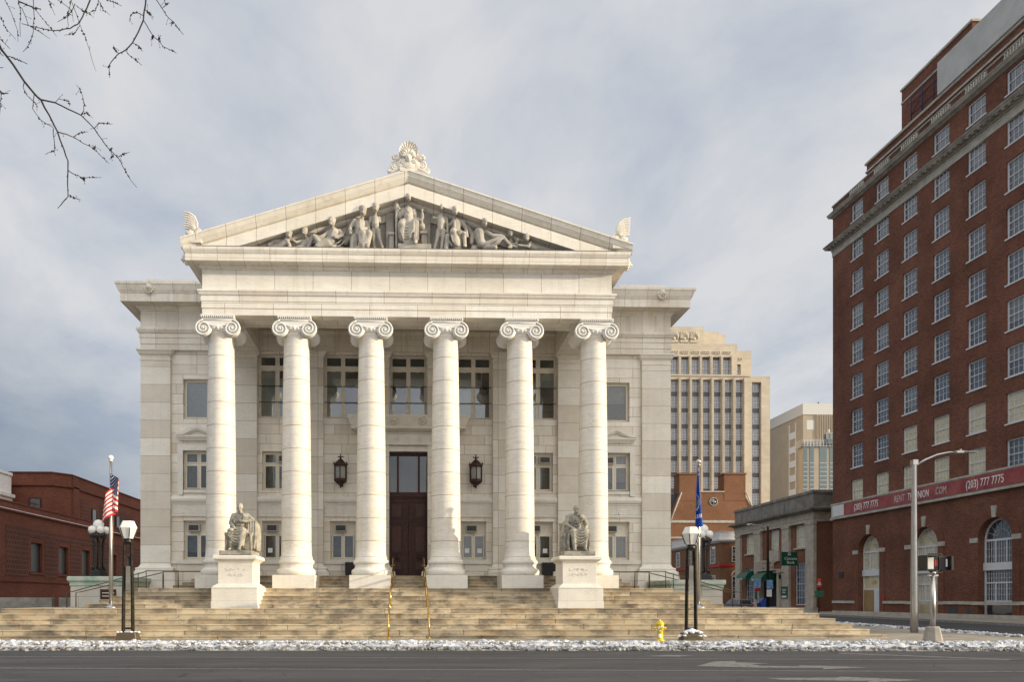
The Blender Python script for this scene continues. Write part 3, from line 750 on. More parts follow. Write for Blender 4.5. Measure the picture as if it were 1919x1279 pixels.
# relief sculpture: every figure is grown from limbs fused into one skin
def RP(px, py, d): p = at(px, py, 36.42); return Vector((p.x, 36.82 - d, p.z - .02))
def relief(ox, oy, sc_, head, limbs, name='relief_figure', vox=.021, extra=None):
    m = MB(); g = lambda x, y, d: RP(ox + x / sc_, oy + y / sc_, d); k = .0262 / sc_
    hx, hy, hr, hd, tilt = head; hr *= 1.2; hd += .14
    c = g(hx, hy, hd); r_ = hr * k
    m.ball(c, r_ * .82, r_ * .95, r_ * 1.12, 12, 10)
    m.ball(c + Vector((0, .02, r_ * .38)), r_ * .98, r_ * 1.02, r_ * .80, 12, 8)          # hair
    m.ball(c + Vector((tilt * r_ * .5, -r_ * .86, -r_ * .12)), r_ * .15, r_ * .2, r_ * .26, 6, 5)    # nose
    m.ball(c + Vector((tilt * r_ * .4, -r_ * .72, -r_ * .78)), r_ * .34, r_ * .3, r_ * .26, 6, 5)    # chin
    m.ball(c + Vector((tilt * r_ * .4, -r_ * .8, r_ * .18)), r_ * .52, r_ * .2, r_ * .12, 6, 5)     # brow
    for L in limbs:
        x1, y1, d1, r1, x2, y2, d2, r2 = L; m.cap(g(x1, y1, d1), g(x2, y2, d2), r1 * k, r2 * k)
    if extra: extra(m, g, k)
    return remesh(m.build(name, M['relief'], ch), vox, 0)
def folds(paths):
    def f(m, g, k):
        for r_, pts in paths: m.tube([g(*p) for p in pts], r_ * k, 6)
    return f
E3 = (480, 370, 8.0); E4 = (710, 355, 10.655); E5 = (860, 390, 9.6)
# left side, from the corner inwards
relief(*E3, (495, 575, 52, .45, .5), [(430, 690, .4, 62, 330, 745, .35, 55), (330, 740, .35, 55, 200, 745, .3, 45), (200, 745, .3, 42, 0, 760, .2, 22), (400, 640, .3, 40, 270, 655, .4, 26), (270, 655, .4, 28, 180, 700, .4, 20), (460, 650, .5, 40, 515, 745, .55, 24), (515, 745, .55, 24, 500, 790, .6, 22), (480, 620, .4, 30, 440, 680, .4, 45)])
relief(*E3, (728, 520, 48, .4, -.6), [(740, 580, .3, 26, 770, 640, .3, 45), (770, 630, .3, 52, 690, 730, .35, 50), (800, 620, .3, 36, 870, 590, .5, 26), (700, 650, .4, 26, 600, 690, .55, 20), (690, 740, .35, 50, 560, 770, .4, 30), (870, 590, .5, 30, 960, 610, .5, 24), (600, 690, .55, 20, 570, 670, .6, 16)])
relief(*E3, (1140, 395, 56, .5, -.5), [(1160, 460, .4, 30, 1160, 520, .35, 50), (1160, 530, .35, 88, 1120, 640, .4, 68), (1120, 660, .4, 78, 960, 720, .5, 62), (960, 715, .5, 60, 900, 640, .6, 38), (1080, 700, .5, 66, 930, 760, .6, 48), (1090, 520, .4, 38, 1010, 590, .5, 28), (1010, 590, .5, 30, 920, 645, .6, 24), (1240, 500, .35, 42, 1300, 570, .45, 30), (1300, 575, .45, 30, 1190, 630, .65, 24), (1150, 760, .4, 70, 1300, 790, .3, 60), (930, 630, .5, 30, 860, 600, .45, 28), (860, 590, .4, 30, 780, 740, .4, 28)],
       extra=folds([(9, [(1190, 720, .6), (1240, 700, .6), (1290, 640, .5)]), (9, [(1230, 760, .6), (1290, 720, .55), (1330, 650, .45)]), (14, [(1150, 620, .65), (1230, 640, .6), (1290, 600, .6)])]))
relief(*E3, (1605, 240, 58, .55, .2), [(1590, 310, .4, 32, 1570, 380, .35, 50), (1560, 400, .35, 92, 1560, 520, .4, 80), (1560, 560, .4, 90, 1610, 600, .7, 66), (1660, 580, .4, 66, 1700, 590, .75, 50), (1610, 600, .7, 64, 1600, 770, .65, 50), (1700, 590, .75, 50, 1670, 770, .7, 36), (1470, 350, .4, 46, 1410, 460, .45, 34), (1410, 465, .45, 34, 1420, 570, .6, 26), (1650, 370, .35, 44, 1680, 470, .4, 34), (1680, 470, .4, 32, 1570, 510, .7, 26), (1500, 420, .1, 70, 1330, 620, .1, 60), (1480, 600, .3, 80, 1460, 800, .4, 60), (1450, 620, .5, 34, 1440, 790, .6, 30), (1600, 800, .5, 80, 1530, 800, .5, 60)],
       extra=folds([(9, [(1400, 340, .3), (1340, 470, .3), (1300, 560, .3)]), (9, [(1440, 360, .3), (1380, 480, .35), (1350, 560, .35)])] + [(9, [(1540, 600 + 30 * i, .8), (1610, 680 + 34 * i, .85), (1690, 600 + 34 * i, .85)]) for i in range(4)]))
relief(*E3, (1790, 185, 54, .5, .3), [(1785, 240, .45, 24, 1785, 290, .4, 34), (1780, 320, .4, 58, 1790, 420, .5, 50), (1790, 420, .5, 54, 1790, 470, .45, 48), (1765, 500, .45, 38, 1760, 640, .45, 28), (1760, 640, .45, 28, 1775, 790, .4, 22), (1830, 500, .45, 38, 1850, 630, .5, 28), (1850, 630, .5, 28, 1900, 790, .45, 22), (1720, 300, .4, 30, 1690, 420, .4, 22), (1690, 420, .4, 22, 1700, 510, .5, 18), (1840, 300, .4, 26, 1850, 350, .35, 22)], vox=.021)
# enthroned woman with torch and figurine
relief(*E4, (592, 215, 58, .55, .5), [(588, 300, .45, 34, 588, 370, .42, 46), (585, 430, .4, 100, 588, 560, .45, 88), (588, 590, .5, 98, 600, 650, .5, 98), (480, 420, .4, 60, 420, 560, .4, 44), (420, 560, .4, 42, 370, 430, .5, 30), (690, 430, .4, 60, 740, 600, .4, 46), (740, 600, .45, 42, 850, 640, .55, 28), (480, 700, .55, 92, 460, 780, .75, 80), (460, 780, .7, 90, 470, 1000, .6, 80), (690, 700, .55, 84, 740, 740, .8, 62), (740, 740, .8, 62, 730, 1100, .75, 48), (600, 760, .6, 110, 590, 1000, .55, 110), (540, 1110, .6, 60, 700, 1120, .65, 40), (730, 1130, .85, 34, 720, 1160, .95, 26)],
       extra=folds([(10, [(420, 740 + 36 * i, .84), (500, 830 + 56 * i, .86), (600, 850 + 50 * i, .86), (700, 720 + 30 * i, .95)]) for i in range(6)] + [(10, [(x, 740, .9), (x + 6, 1100, .86)]) for x in (700, 745, 785)] + [(12, [(540 + 18 * i, 420, .62), (600 + 8 * i, 540, .68), (640, 480, .65)]) for i in range(3)]), vox=.032)
m = MB(); G4 = lambda x, y, d: RP(710 + x / 10.655, 355 + y / 10.655, d)
m.tube([G4(350, 1180, .5), G4(350, 700, .5), G4(350, 400, .5)], [.05, .07, .06], 10); m.tube([G4(350, 400, .5), G4(350, 330, .5), G4(345, 250, .5), G4(350, 205, .5)], [.09, .12, .09, .04], 10)
m.ball(G4(400, 400, .5), .09); m.ball(G4(310, 390, .5), .07); m.ball(G4(365, 215, .5), .07)
remesh(m.build('torch', M['relief'], ch), .03, 1)
m = MB(); m.cap(G4(862, 760, .5), G4(870, 740, .5), .17, .13); m.cap(G4(860, 740, .55), G4(858, 640, .55), .07, .05); m.cap(G4(860, 640, .55), G4(866, 520, .55), .06, .09); m.ball(G4(862, 440, .55), .07, .07, .09); m.cap(G4(870, 500, .55), G4(895, 590, .5), .05, .03)
remesh(m.build('figurine', M['relief'], ch), .03, 1)
m = MB()
def gb(m, x0, x1, y0, y1, d0, d1):
    a = G4(x0, y1, 0); b = G4(x1, y0, 0); m.box(a.x, b.x, 36.95 - d1, 36.95 - d0, a.z, b.z)
gb(m, 135, 300, 360, 1250, -.15, .12); gb(m, 380, 1040, 375, 1250, -.15, .12); gb(m, 140, 300, 790, 1250, .1, .26); gb(m, 205, 300, 870, 1250, .2, .5); gb(m, 190, 310, 840, 900, .2, .56)
gb(m, 850, 960, 870, 1250, .2, .5); gb(m, 820, 975, 810, 880, .2, .58); gb(m, 380, 1040, 1140, 1260, .1, .85)
m.build('throne', M['relief'], ch, bevel=.02)
# right of the throne
relief(*E4, (1245, 395, 56, .5, -.1), [(1245, 460, .45, 28, 1245, 520, .42, 38), (1235, 580, .4, 84, 1240, 700, .5, 70), (1240, 700, .5, 74, 1235, 800, .48, 72), (1190, 840, .45, 52, 1160, 1000, .45, 38), (1160, 1000, .45, 38, 1110, 1200, .45, 28), (1285, 840, .5, 52, 1275, 1000, .5, 40), (1275, 1000, .5, 38, 1250, 1200, .5, 28), (1340, 570, .4, 38, 1370, 720, .4, 30), (1370, 720, .4, 28, 1370, 880, .45, 24), (1130, 560, .4, 30, 1090, 590, .4, 20), (1090, 590, .4, 18, 1085, 540, .45, 18)], vox=.03)
relief(*E4, (1515, 480, 66, .55, .3), [(1500, 560, .45, 40, 1520, 640, .4, 60), (1540, 670, .38, 110, 1540, 820, .42, 92), (1500, 640, .4, 50, 1430, 720, .45, 34), (1430, 720, .5, 32, 1500, 690, .7, 26), (1500, 700, .7, 26, 1500, 860, .72, 26), (1660, 640, .38, 56, 1740, 780, .42, 40), (1740, 780, .42, 38, 1760, 950, .5, 30), (1540, 900, .5, 90, 1480, 930, .85, 76), (1650, 910, .5, 70, 1690, 950, .75, 48), (1480, 940, .8, 76, 1540, 1100, .72, 60), (1690, 960, .7, 48, 1710, 1170, .65, 34), (1560, 1000, .55, 90, 1560, 1250, .5, 90), (1370, 960, .55, 54, 1340, 1220, .6, 46), (1760, 640, .1, 50, 1850, 820, .1, 60), (1720, 1180, .7, 30, 1690, 1210, .9, 26)],
       extra=folds([(14, [(1480 + 28 * i, 870 - 4 * i, .85), (1550 + 26 * i, 930, .95), (1600 + 16 * i, 990 - 10 * i, .9)]) for i in range(4)] + [(13, [(1430 + 26 * i, 1000, .9), (1460 + 30 * i, 1120, .85), (1540 + 20 * i, 1190, .75)]) for i in range(3)] + [(13, [(1400, 1060 + 30 * i, .65), (1460, 1180 + 12 * i, .7)]) for i in range(2)]))
relief(*E5, (450, 300, 62, .5, .5), [(420, 360, .45, 36, 380, 420, .42, 64), (360, 450, .4, 100, 390, 600, .42, 82), (400, 640, .45, 84, 500, 690, .45, 64), (480, 680, .5, 62, 780, 560, .6, 44), (780, 560, .6, 42, 940, 720, .55, 28), (940, 720, .55, 28, 880, 745, .65, 20), (480, 430, .45, 42, 600, 530, .6, 32), (600, 530, .6, 34, 750, 530, .62, 26), (480, 720, .5, 56, 640, 740, .6, 44), (250, 480, .3, 60, 230, 600, .3, 40), (270, 700, .25, 60, 260, 790, .3, 60)],
       extra=folds([(10, [(620, 740, .7), (700, 680, .72), (780, 590, .7)]), (10, [(560, 740, .66), (660, 670, .72), (760, 580, .7)]), (10, [(230, 640, .4), (260, 740, .4)]), (10, [(290, 640, .35), (350, 740, .35)])]))
relief(*E5, (922, 475, 56, .42, -.1), [(925, 540, .35, 28, 930, 590, .32, 50), (920, 620, .3, 66, 950, 690, .3, 56), (960, 640, .35, 30, 1030, 650, .5, 24), (1030, 650, .5, 22, 1040, 570, .5, 28), (880, 600, .3, 30, 900, 690, .45, 24), (1040, 580, .5, 26, 1050, 600, .55, 30)])
relief(*E5, (1205, 560, 56, .5, -.5), [(1230, 610, .42, 34, 1270, 650, .38, 60), (1270, 660, .38, 68, 1380, 720, .34, 50), (1380, 710, .35, 52, 1480, 710, .35, 56), (1480, 710, .35, 54, 1640, 745, .3, 32), (1640, 740, .3, 34, 1860, 770, .25, 18), (1280, 640, .5, 32, 1240, 720, .6, 28), (1240, 725, .6, 28, 1060, 705, .65, 20), (1040, 720, .5, 24, 960, 690, .5, 24)])

# acroteria
def plume(m, x, y, z, n, r0, spread, h, lean=0.0, thick=.07, tipr=.05):
    for k in range(n):
        a = (k - (n - 1) / 2) * spread / (n - 1) + lean
        L = h * (1 - .16 * (abs(k - (n - 1) / 2) / ((n - 1) / 2)) ** 2)
        p = [Vector((x + math.sin(a) * r0, y, z + math.cos(a) * r0))]
        for t in (.35, .7, .93, 1.0):
            aa = a + .10 * t * (1 if a > lean else -1); p.append(Vector((x + math.sin(aa) * (r0 + (L - r0) * t), y - .05 * math.sin(t * 3), z + math.cos(aa) * (r0 + (L - r0) * t))))
        m.tube(p, [thick * .5, thick * .9, thick * 1.25, thick, thick * .35], 6)
def scroll(m, x, y, z, r0, d, turns=2.0, th=.05, a0=math.pi / 2):
    pts = []; rs = []
    for k in range(34):
        t = k / 33; a = a0 + d * t * 2 * math.pi * turns; r_ = r0 * (1 - .85 * t); pts.append((x + r_ * math.cos(a), y - .03 * t, z + r_ * math.sin(a))); rs.append(th * (1 - .4 * t))
    m.tube(pts, rs, 6); m.ball((x, y, z), r0 * .85, .05, r0 * .85, 12, 5)
m = MB(); y = 36.02; zb = 22.40
# ribbed shell
vs = []; fs = []; NA, NR = 136, 8
for i in range(NA + 1):
    a = R(-118 + 236 * i / NA); rib = abs(math.sin(a * 17 / 2 * 1.45)); RR = (.42 + .07 * math.cos(a)) * (1 + .07 * rib) * (1 + .12 * math.cos(a))
    for k in range(NR + 1):
        t = k / NR; vs.append((math.sin(a) * RR * t, y - .05 * t - .07 * rib * min(1, t * 1.6) - (.05 if k == NR else 0), zb + .66 + math.cos(a) * RR * t))
    vs.append((math.sin(a) * RR, y + .14, zb + .66 + math.cos(a) * RR)); vs.append((0, y + .14, zb + .66))
q_ = NR + 3
fs = [(i * q_ + k, (i + 1) * q_ + k, (i + 1) * q_ + k + 1, i * q_ + k + 1) for i in range(NA) for k in range(q_ - 1)]
m.add(vs, fs); plume(m, 0, y - .10, zb + .46, 7, .1, 2.4, .42, thick=.07)
m.ball((0, y - .12, zb + .42), .17, .18, .20, 12, 8); m.ball((0, y - .28, zb + .40), .05, .06, .08); m.ball((-.07, y - .26, zb + .47), .04, .04, .03); m.ball((.07, y - .26, zb + .47), .04, .04, .03)
for s in (-1, 1):
    scroll(m, s * .62, y - .02, zb + .12, .23, -s, th=.055); scroll(m, s * .95, y, zb - .10, .12, s, 1.5, .04); scroll(m, s * .30, y - .12, zb + .30, .13, s, 1.6, .04)
    scroll(m, s * .56, y, zb + .48, .12, s, 1.5, .045); m.ball((s * .58, y, zb + .48), .15, .09, .15); plume(m, s * .60, y - .02, zb + .46, 4, .05, 1.6, .22, s * .8, .045)
    m.tube([(s * .3, y, zb + .05), (s * .5, y, zb - .02), (s * .8, y, zb - .14), (s * 1.0, y, zb - .22)], [.09, .08, .06, .05], 7)
    m.ball((s * .35, y, zb + .14), .26, .12, .22)
m.ball((0, y - .02, zb + .15), .45, .14, .26)
m.box(-.42, .42, y - .1, y + .3, zb - .15, zb + .12)
m.build('crest_ornament', M['carved'], ch)
for s in (-1, 1):
    m = MB(); x0 = -10.26; y = 36.0; zb = 19.02
    m.box(x0 - .42, x0 + .36, y - .05, y + .3, zb - .35, zb)
    P = lambda a, b: (x0 + a, y, zb + b)
    for k in range(8):
        t = k / 7; e = 1 - t
        pts = [P(.16 - .14 * t, .10), P(.17 - .26 * t, .22 + .38 * e), P(.04 - .22 * t, .30 + .60 * e), P(-.22 - .10 * t, .34 + .74 * e), P(-.44 + .03 * t, .33 + .78 * e), P(-.52 + .04 * t, .40 + .78 * e)]
        m.tube(pts, [.03, .045, .05, .048, .035, .01], 6)
    m.prism([(x0 - .30, zb), (x0 + .16, zb), (x0 + .12, zb + .40), (x0 - .05, zb + .62), (x0 - .22, zb + .45)], 'y', y + .01, y + .1)
    scroll(m, x0 + .20, y - .02, zb + .17, .15, -1, 1.8, .04); scroll(m, x0 - .12, y - .05, zb + .12, .11, 1, 1.6, .035); scroll(m, x0 + .02, y - .06, zb + .34, .10, 1, 1.5, .035)
    m.ball(P(-.2, .1), .2, .1, .12); m.ball(P(.32, .08), .12, .08, .1)
    if s > 0: m.v = [(-v[0], v[1], v[2]) for v in m.v]
    m.build('corner_ornament', M['carved'], ch)

# wall lanterns either side of the door
for s in (-1, 1):
    x = s * 3.80; y = WY - .5
    L = thing('wall_lantern', 'black iron lantern on the marble wall, %s of the dark door' % ('left' if s < 0 else 'right'), 'lantern', (x, WY, 8.7), group='pair of wall lanterns beside the door')
    m = MB(); H = lambda prof, seg=6: m.lathe(x, y, prof, seg, False, R(30))
    H([(0, 9.06), (.40, 9.06), (.42, 9.12), (.42, 9.20), (.36, 9.22), (.30, 9.28), (.12, 9.46), (.05, 9.50), (.05, 9.56), (0, 9.56)])
    for k in range(6):
        a = R(30 + 60 * k); m.prism([(-.05, 0), (.05, 0), (.0, .16)], 'y', -.02, .02); n_ = len(m.v)
        for q in range(n_ - 6, n_): v = m.v[q]; m.v[q] = (x + .41 * math.cos(a) + v[0], y + .41 * math.sin(a) + v[1], 9.18 + v[2])
    m.ball((x, y, 9.60), .07); m.tube([(x, y, 9.5), (x, y, 9.76)], [.03, .02], 6); m.tube([(x - .14, y, 9.62), (x, y, 9.58), (x + .14, y, 9.62)], .03, 6); m.ball((x, y, 9.74), .045); m.ball((x - .14, y, 9.63), .035); m.ball((x + .14, y, 9.63), .035)
    m.build('cap', M['bronze'], L)
    m = MB(); m.lathe(x, y, [(0, 7.86), (.03, 7.88), (.05, 7.96), (.03, 8.0), (.10, 8.03), (.22, 8.10), (.34, 8.20), (.40, 8.24), (.40, 8.36), (.36, 8.38), (0, 8.38)], 6, False, R(30)); m.ball((x, y, 7.9), .045)
    m.build('bowl', M['bronze'], L)
    m = MB()
    for k in range(6):
        a = R(30 + 60 * k); m.tube([(x + .36 * math.cos(a), y + .36 * math.sin(a), 8.36), (x + .36 * math.cos(a), y + .36 * math.sin(a), 9.08)], .03, 6)
    m.tube([(x, y + .3, 8.8), (x, WY, 8.8)], .05, 6); m.tube([(x, y + .3, 8.3), (x, WY, 8.2)], .04, 6); m.box(x - .1, x + .1, WY - .04, WY, 8.0, 9.0)
    m.build('cage', M['bronze'], L)
    m = MB(); m.lathe(x, y, [(.31, 8.38), (.31, 9.06)], 6, False, R(30)); m.build('lamp_glass', M['lantern_glass'], L)
# dark vents low on the wall behind the plinths
for x in (-3.15, 8.0):
    tag(MB().box(x - .4, x + .4, YW - .25, WY, 2.87, 3.7).build('meter_box', M['black'], None, bevel=.01), 'black box at the foot of the wall, %s of the dark door' % ('left' if x < 0 else 'right'), 'box', 'black boxes at the foot of the courthouse wall')

# ================================================================ GROUND, STREETS, STEPS
def asphalt():
    m, t, b = newmat('asphalt'); tc = t.nodes.new('ShaderNodeTexCoord'); ob = tc.outputs['Object']
    big = ramp(t, noi(t, mapv(t, ob, (.12, 1.2, 1)), 1.0, 6, .6), [(.35, 0), (.65, 1)])
    c = mixc(t, big.outputs[0], (.050, .050, .052), (.080, .080, .083))
    fine = ramp(t, noi(t, ob, 60, 3, .7), [(.3, .7), (.7, 1.3)]); c = mixc(t, 1.0, c, fine.outputs[0], 'MULTIPLY')
    cr = nn(t, 'ShaderNodeTexVoronoi', feature='DISTANCE_TO_EDGE', i_Scale=.35); lk(t, mapv(t, ob, (1, 2.2, 1)), cr.inputs[0])
    k = ramp(t, cr.outputs[0], [(.0, .55), (.012, 1)]); c = mixc(t, 1.0, c, k.outputs[0], 'MULTIPLY')
    # salt dust
    s = ramp(t, noi(t, mapv(t, ob, (.3, .9, 1)), 1.6, 7, .7), [(.5, 0), (.78, .35)]); c = mixc(t, s.outputs[0], c, (.16, .155, .15))
    lk(t, c, b.inputs['Base Color']); b.inputs['Roughness'].default_value = .8; b.inputs['Specular IOR Level'].default_value = .25
    bump(t, b, noi(t, ob, 45, 3), .4, .01); return m
M['asphalt'] = asphalt()
def paving():
    m, t, b = newmat('pavement'); tc = t.nodes.new('ShaderNodeTexCoord'); ob = tc.outputs['Object']
    br = nn(t, 'ShaderNodeTexBrick', i_Scale=1.0, i_Mortar_Size=.012, i_Brick_Width=1.6, i_Row_Height=1.6); br.offset = 0; lk(t, ob, br.inputs[0])
    br.inputs['Color1'].default_value = (.40, .355, .285, 1); br.inputs['Color2'].default_value = (.34, .30, .24, 1); br.inputs['Mortar'].default_value = (.16, .14, .11, 1)
    s = ramp(t, noi(t, ob, 1.1, 6, .65), [(.35, .62), (.65, 1.08)]); c = mixc(t, 1.0, br.outputs[0], s.outputs[0], 'MULTIPLY')
    lk(t, c, b.inputs['Base Color']); b.inputs['Roughness'].default_value = .85; bump(t, b, noi(t, ob, 40, 3), .3, .01); return m
M['pave'] = paving()
M['kerb'] = plain('kerb_granite', (.33, .31, .28), .8, scale=5, c2=(.22, .205, .185))
def marking():
    m, t, b = newmat('worn_road_paint'); tc = t.nodes.new('ShaderNodeTexCoord'); ob = tc.outputs['Object']
    s = ramp(t, noi(t, ob, 6, 6, .75), [(.36, 0), (.56, .85)]); c = mixc(t, s.outputs[0], (.085, .082, .08), (.25, .24, .225))
    lk(t, c, b.inputs['Base Color']); b.inputs['Roughness'].default_value = .7; return m
M['mark'] = marking()

def sheet(name, pts, z, mat, kind='structure'):
    m = MB(); m.add([(p[0], p[1], z) for p in pts], [list(range(len(pts)))]); return tag(m.build(name, mat), kind=kind)
# road surface doubles as the ground: one sheet to the horizon
def gnd(px, py, z=-.155):
    a = at(px, py, 1.0); d = a - co.location; t = (z - EYE) / d.z; q = co.location + d * t; return (q.x, q.y, z)
sheet('ground', [(-1500, -900), (1500, -900), (1500, 2500), (-1500, 2500)], -.16, M['asphalt'])
# the pavement block of the courthouse with a rounded street corner, real kerb all round
corner = [(-60, 27.9), (0, 26.9), (15, 26.1), (20.5, 26.0)] + [(20.5 + 5.6 * math.sin(R(a)), 31.6 - 5.6 * math.cos(R(a))) for a in range(10, 91, 10)] + [(27.5, 45), (29.5, 60), (31.5, 100), (33, 170), (-60, 170)]
m = MB(); m.prism(corner, 'z', -.3, 0.0); tag(m.build('pavement', M['pave']), kind='structure')
m = MB(); pth = corner[:-1]
m.mould(pth, [(.002, -.2), (.002, -.012), (-.02, .005), (-.17, .005), (-.17, -.2)]); tag(m.build('kerb', M['kerb']), kind='structure')
# pavement in front of the hotel and the bank, side street beyond
m = MB(); m.prism([(38.9, 42), (40.2, 50), (42.5, 66), (44.5, 84), (46, 100), (47, 220), (140, 220), (140, 28), (40.0, 28), (38.6, 30)][::-1], 'z', -.3, .02); tag(m.build('pavement', M['pave']), kind='structure')
m = MB(); m.mould([(47, 220), (46, 100), (44.5, 84), (42.5, 66), (40.2, 50), (38.9, 42), (38.6, 30), (40.0, 28), (140, 28)], [(.002, -.25), (.002, .01), (-.02, .026), (-.17, .026), (-.17, -.25)])
tag(m.build('kerb', M['kerb']), kind='structure')
# near side of the street (the green the picture was taken from)
m = MB(); m.box(-200, 200, 3.2, 6.5, -.4, .0); tag(m.build('pavement', M['pave']), kind='structure')
m = MB(); m.box(-300, 300, -160, 3.2, -.4, .04); tag(m.build('bounce_snow_field', M['snow']), kind='structure')  # unseen snow cover added to bounce light up at the facade
# side street on the left, beyond the pavement
# lane lines and arrows
def line(name, x0, y0, x1, y1, wd=.13, lab=None):
    d = Vector((x1 - x0, y1 - y0)).normalized(); n = Vector((-d.y, d.x)) * wd / 2
    m = MB(); m.quad((x0 + n.x, y0 + n.y, -.155), (x1 + n.x, y1 + n.y, -.155), (x1 - n.x, y1 - n.y, -.155), (x0 - n.x, y0 - n.y, -.155)); return tag(m.build('lane_line', M['mark']), kind='structure')
line('a', -45, 26.1, 36, 20.1, .13); line('b', -40, 21.6, 34, 16.8, .13)
line('c', 14.2, 24.3, 24.5, 16.4, .34); line('d', 19.5, 23.3, 40, 20.5, .16)
def arrow(cx, cy, L, s=1):
    """turn arrow: long shaft, curl and head, read from the right"""
    pts = [(0, 0), (L * .62, .06), (L * .62, .34), (L, .0), (L * .62, -.42), (L * .62, -.14), (0, -.22)]
    m = MB(); d = Vector((1, -.068)).normalized(); n = Vector((-d.y, d.x))
    P = lambda a, b: (cx + d.x * a + n.x * b, cy + d.y * a + n.y * b, -.154)
    m.add([P(*p) for p in ((0, -.12), (L * .62, -.12), (L * .62, .12), (0, .12))], [(0, 1, 2, 3)])
    m.add([P(*p) for p in ((L * .62, -.42), (L, 0), (L * .62, .42))], [(0, 1, 2)])
    arc = [(0.0 + .1 - 1.0 * math.sin(R(a)) * .55, .55 * s - .55 * s * math.cos(R(a))) for a in range(0, 91, 15)]
    for (a, b), (c, e) in zip(arc, arc[1:]): m.add([P(a, b - .12 * s), P(c - .05, e - .10 * s), P(c + .12, e + .10 * s), P(a, b + .12 * s)], [(0, 1, 2, 3)])
    ex, ey = arc[-1]; m.add([P(ex - .5, ey), P(ex + .5, ey), P(ex + .0, ey + .75 * s)], [(0, 1, 2)])
    return tag(m.build('turn_arrow', M['mark']), kind='structure')
for pts in ([(480, 257), (560, 236), (650, 234), (655, 240), (800, 245), (720, 249), (775, 256), (940, 258), (925, 253), (1240, 262), (1030, 271), (1045, 264), (780, 264)], [(780, 309), (1100, 307), (1110, 303), (1480, 318), (1230, 328), (1240, 322), (860, 317)], [(240, 213), (350, 208), (470, 210), (400, 215)]):
    m = MB(); m.add([gnd(1100 + x / 2.343, 1140 + y / 2.343, -.154) for x, y in pts][::-1], [list(range(len(pts)))]); tag(m.build('turn_arrow', M['mark']), kind='structure')

# ---- the great steps: long granite blocks, every joint a real gap
def granite():
    m, t, b = newmat('step_granite'); tc = t.nodes.new('ShaderNodeTexCoord'); ob = tc.outputs['Object']
    g = t.nodes.new('ShaderNodeNewGeometry')
    c = mixc(t, g.outputs['Random Per Island'], (.62, .525, .37), (.36, .295, .20))
    s = ramp(t, noi(t, mapv(t, ob, (1.1, 1, 1.9)), .9, 8, .7), [(.45, 0), (.60, .8)]); c = mixc(t, s.outputs[0], c, (.16, .13, .095))
    r = ramp(t, noi(t, mapv(t, ob, (1.2, 1, 2.2), loc=(7, 3, 1)), 1.3, 5, .6), [(.55, 0), (.7, .5)]); c = mixc(t, r.outputs[0], c, (.46, .26, .10))
    f = ramp(t, noi(t, ob, 50, 3, .6), [(.3, .86), (.7, 1.1)]); c = mixc(t, 1.0, c, f.outputs[0], 'MULTIPLY')
    lk(t, c, b.inputs['Base Color']); b.inputs['Roughness'].default_value = .8; bump(t, b, noi(t, ob, 30, 3), .35, .01); return m
M['granite'] = granite()
rnd = random.Random(5)
def step_ring(m, hw, y0, ybk, z0, z1, tread):
    """one step: a row of blocks along the front (from -hw to hw at y0) and down both sides"""
    x = -hw
    while x < hw - .01:
        L = min(hw - x, rnd.uniform(2.0, 3.9))
        if hw - x - L < .9: L = hw - x
        ya, za = y0 + rnd.uniform(-.008, .008), z1 + rnd.uniform(-.004, .004)
        m.prism([(ya + .03, z0 + .02), (ya + .03, za - .065), (ya + .012, za - .055), (ya, za - .012), (ya + .012, za), (y0 + tread + .12, za), (y0 + tread + .12, z0 + .02)], 'x', x, x + L - .016); x += L
    for s in (-1, 1):
        y = y0 + tread + .13
        while y < ybk - .01:
            L = min(ybk - y, rnd.uniform(1.8, 3.0)); a, b = sorted((s * hw, s * (hw - tread - .12))); m.box(a, b, y, y + L - .014, z0 + .02, z1); y += L
st = thing('stone_steps', 'broad weathered granite steps rising from the pavement to the courthouse columns', 'steps', (0, 30.7, 0))
m = MB(); LZ = [0, .13, .348, .566, .784, 1.002, 1.22]; HB = 17.7
for k in range(6):
    step_ring(m, HB + (5 - k) * .47, 30.7 + k * .45, 46 - k * .01, LZ[k] - .03, LZ[k + 1], .45)
m.build('lower_flight', M['granite'], st, bevel=.012)
m = MB(); rise = (2.16 - 1.22) / 5
for k in range(5):
    step_ring(m, 13.0 + (4 - k) * .44, 34.55 + k * .42, 42.0, 1.22 + k * rise - .03, 1.22 + (k + 1) * rise, .42)
m.build('upper_flight', M['granite'], st, bevel=.012)
m = MB(); rise = (2.86 - 2.16) / 4
for k in range(4):
    step_ring(m, 10.9 + (3 - k) * .36, 38.35 + k * .36, 42.2, 2.16 + k * rise - .03, 2.16 + (k + 1) * rise, .36)
m.build('threshold_flight', M['granite'], st, bevel=.012)
m = MB(); m.box(-HB + .3, HB - .3, 33.3, 46, .1, 1.213); m.box(-12.9, 12.9, 36.4, 42.4, 1.213, 2.15); m.box(-10.7, 10.7, 39.6, 42.52, 2.15, 2.852)
m.build('landing', M['pave'], st)

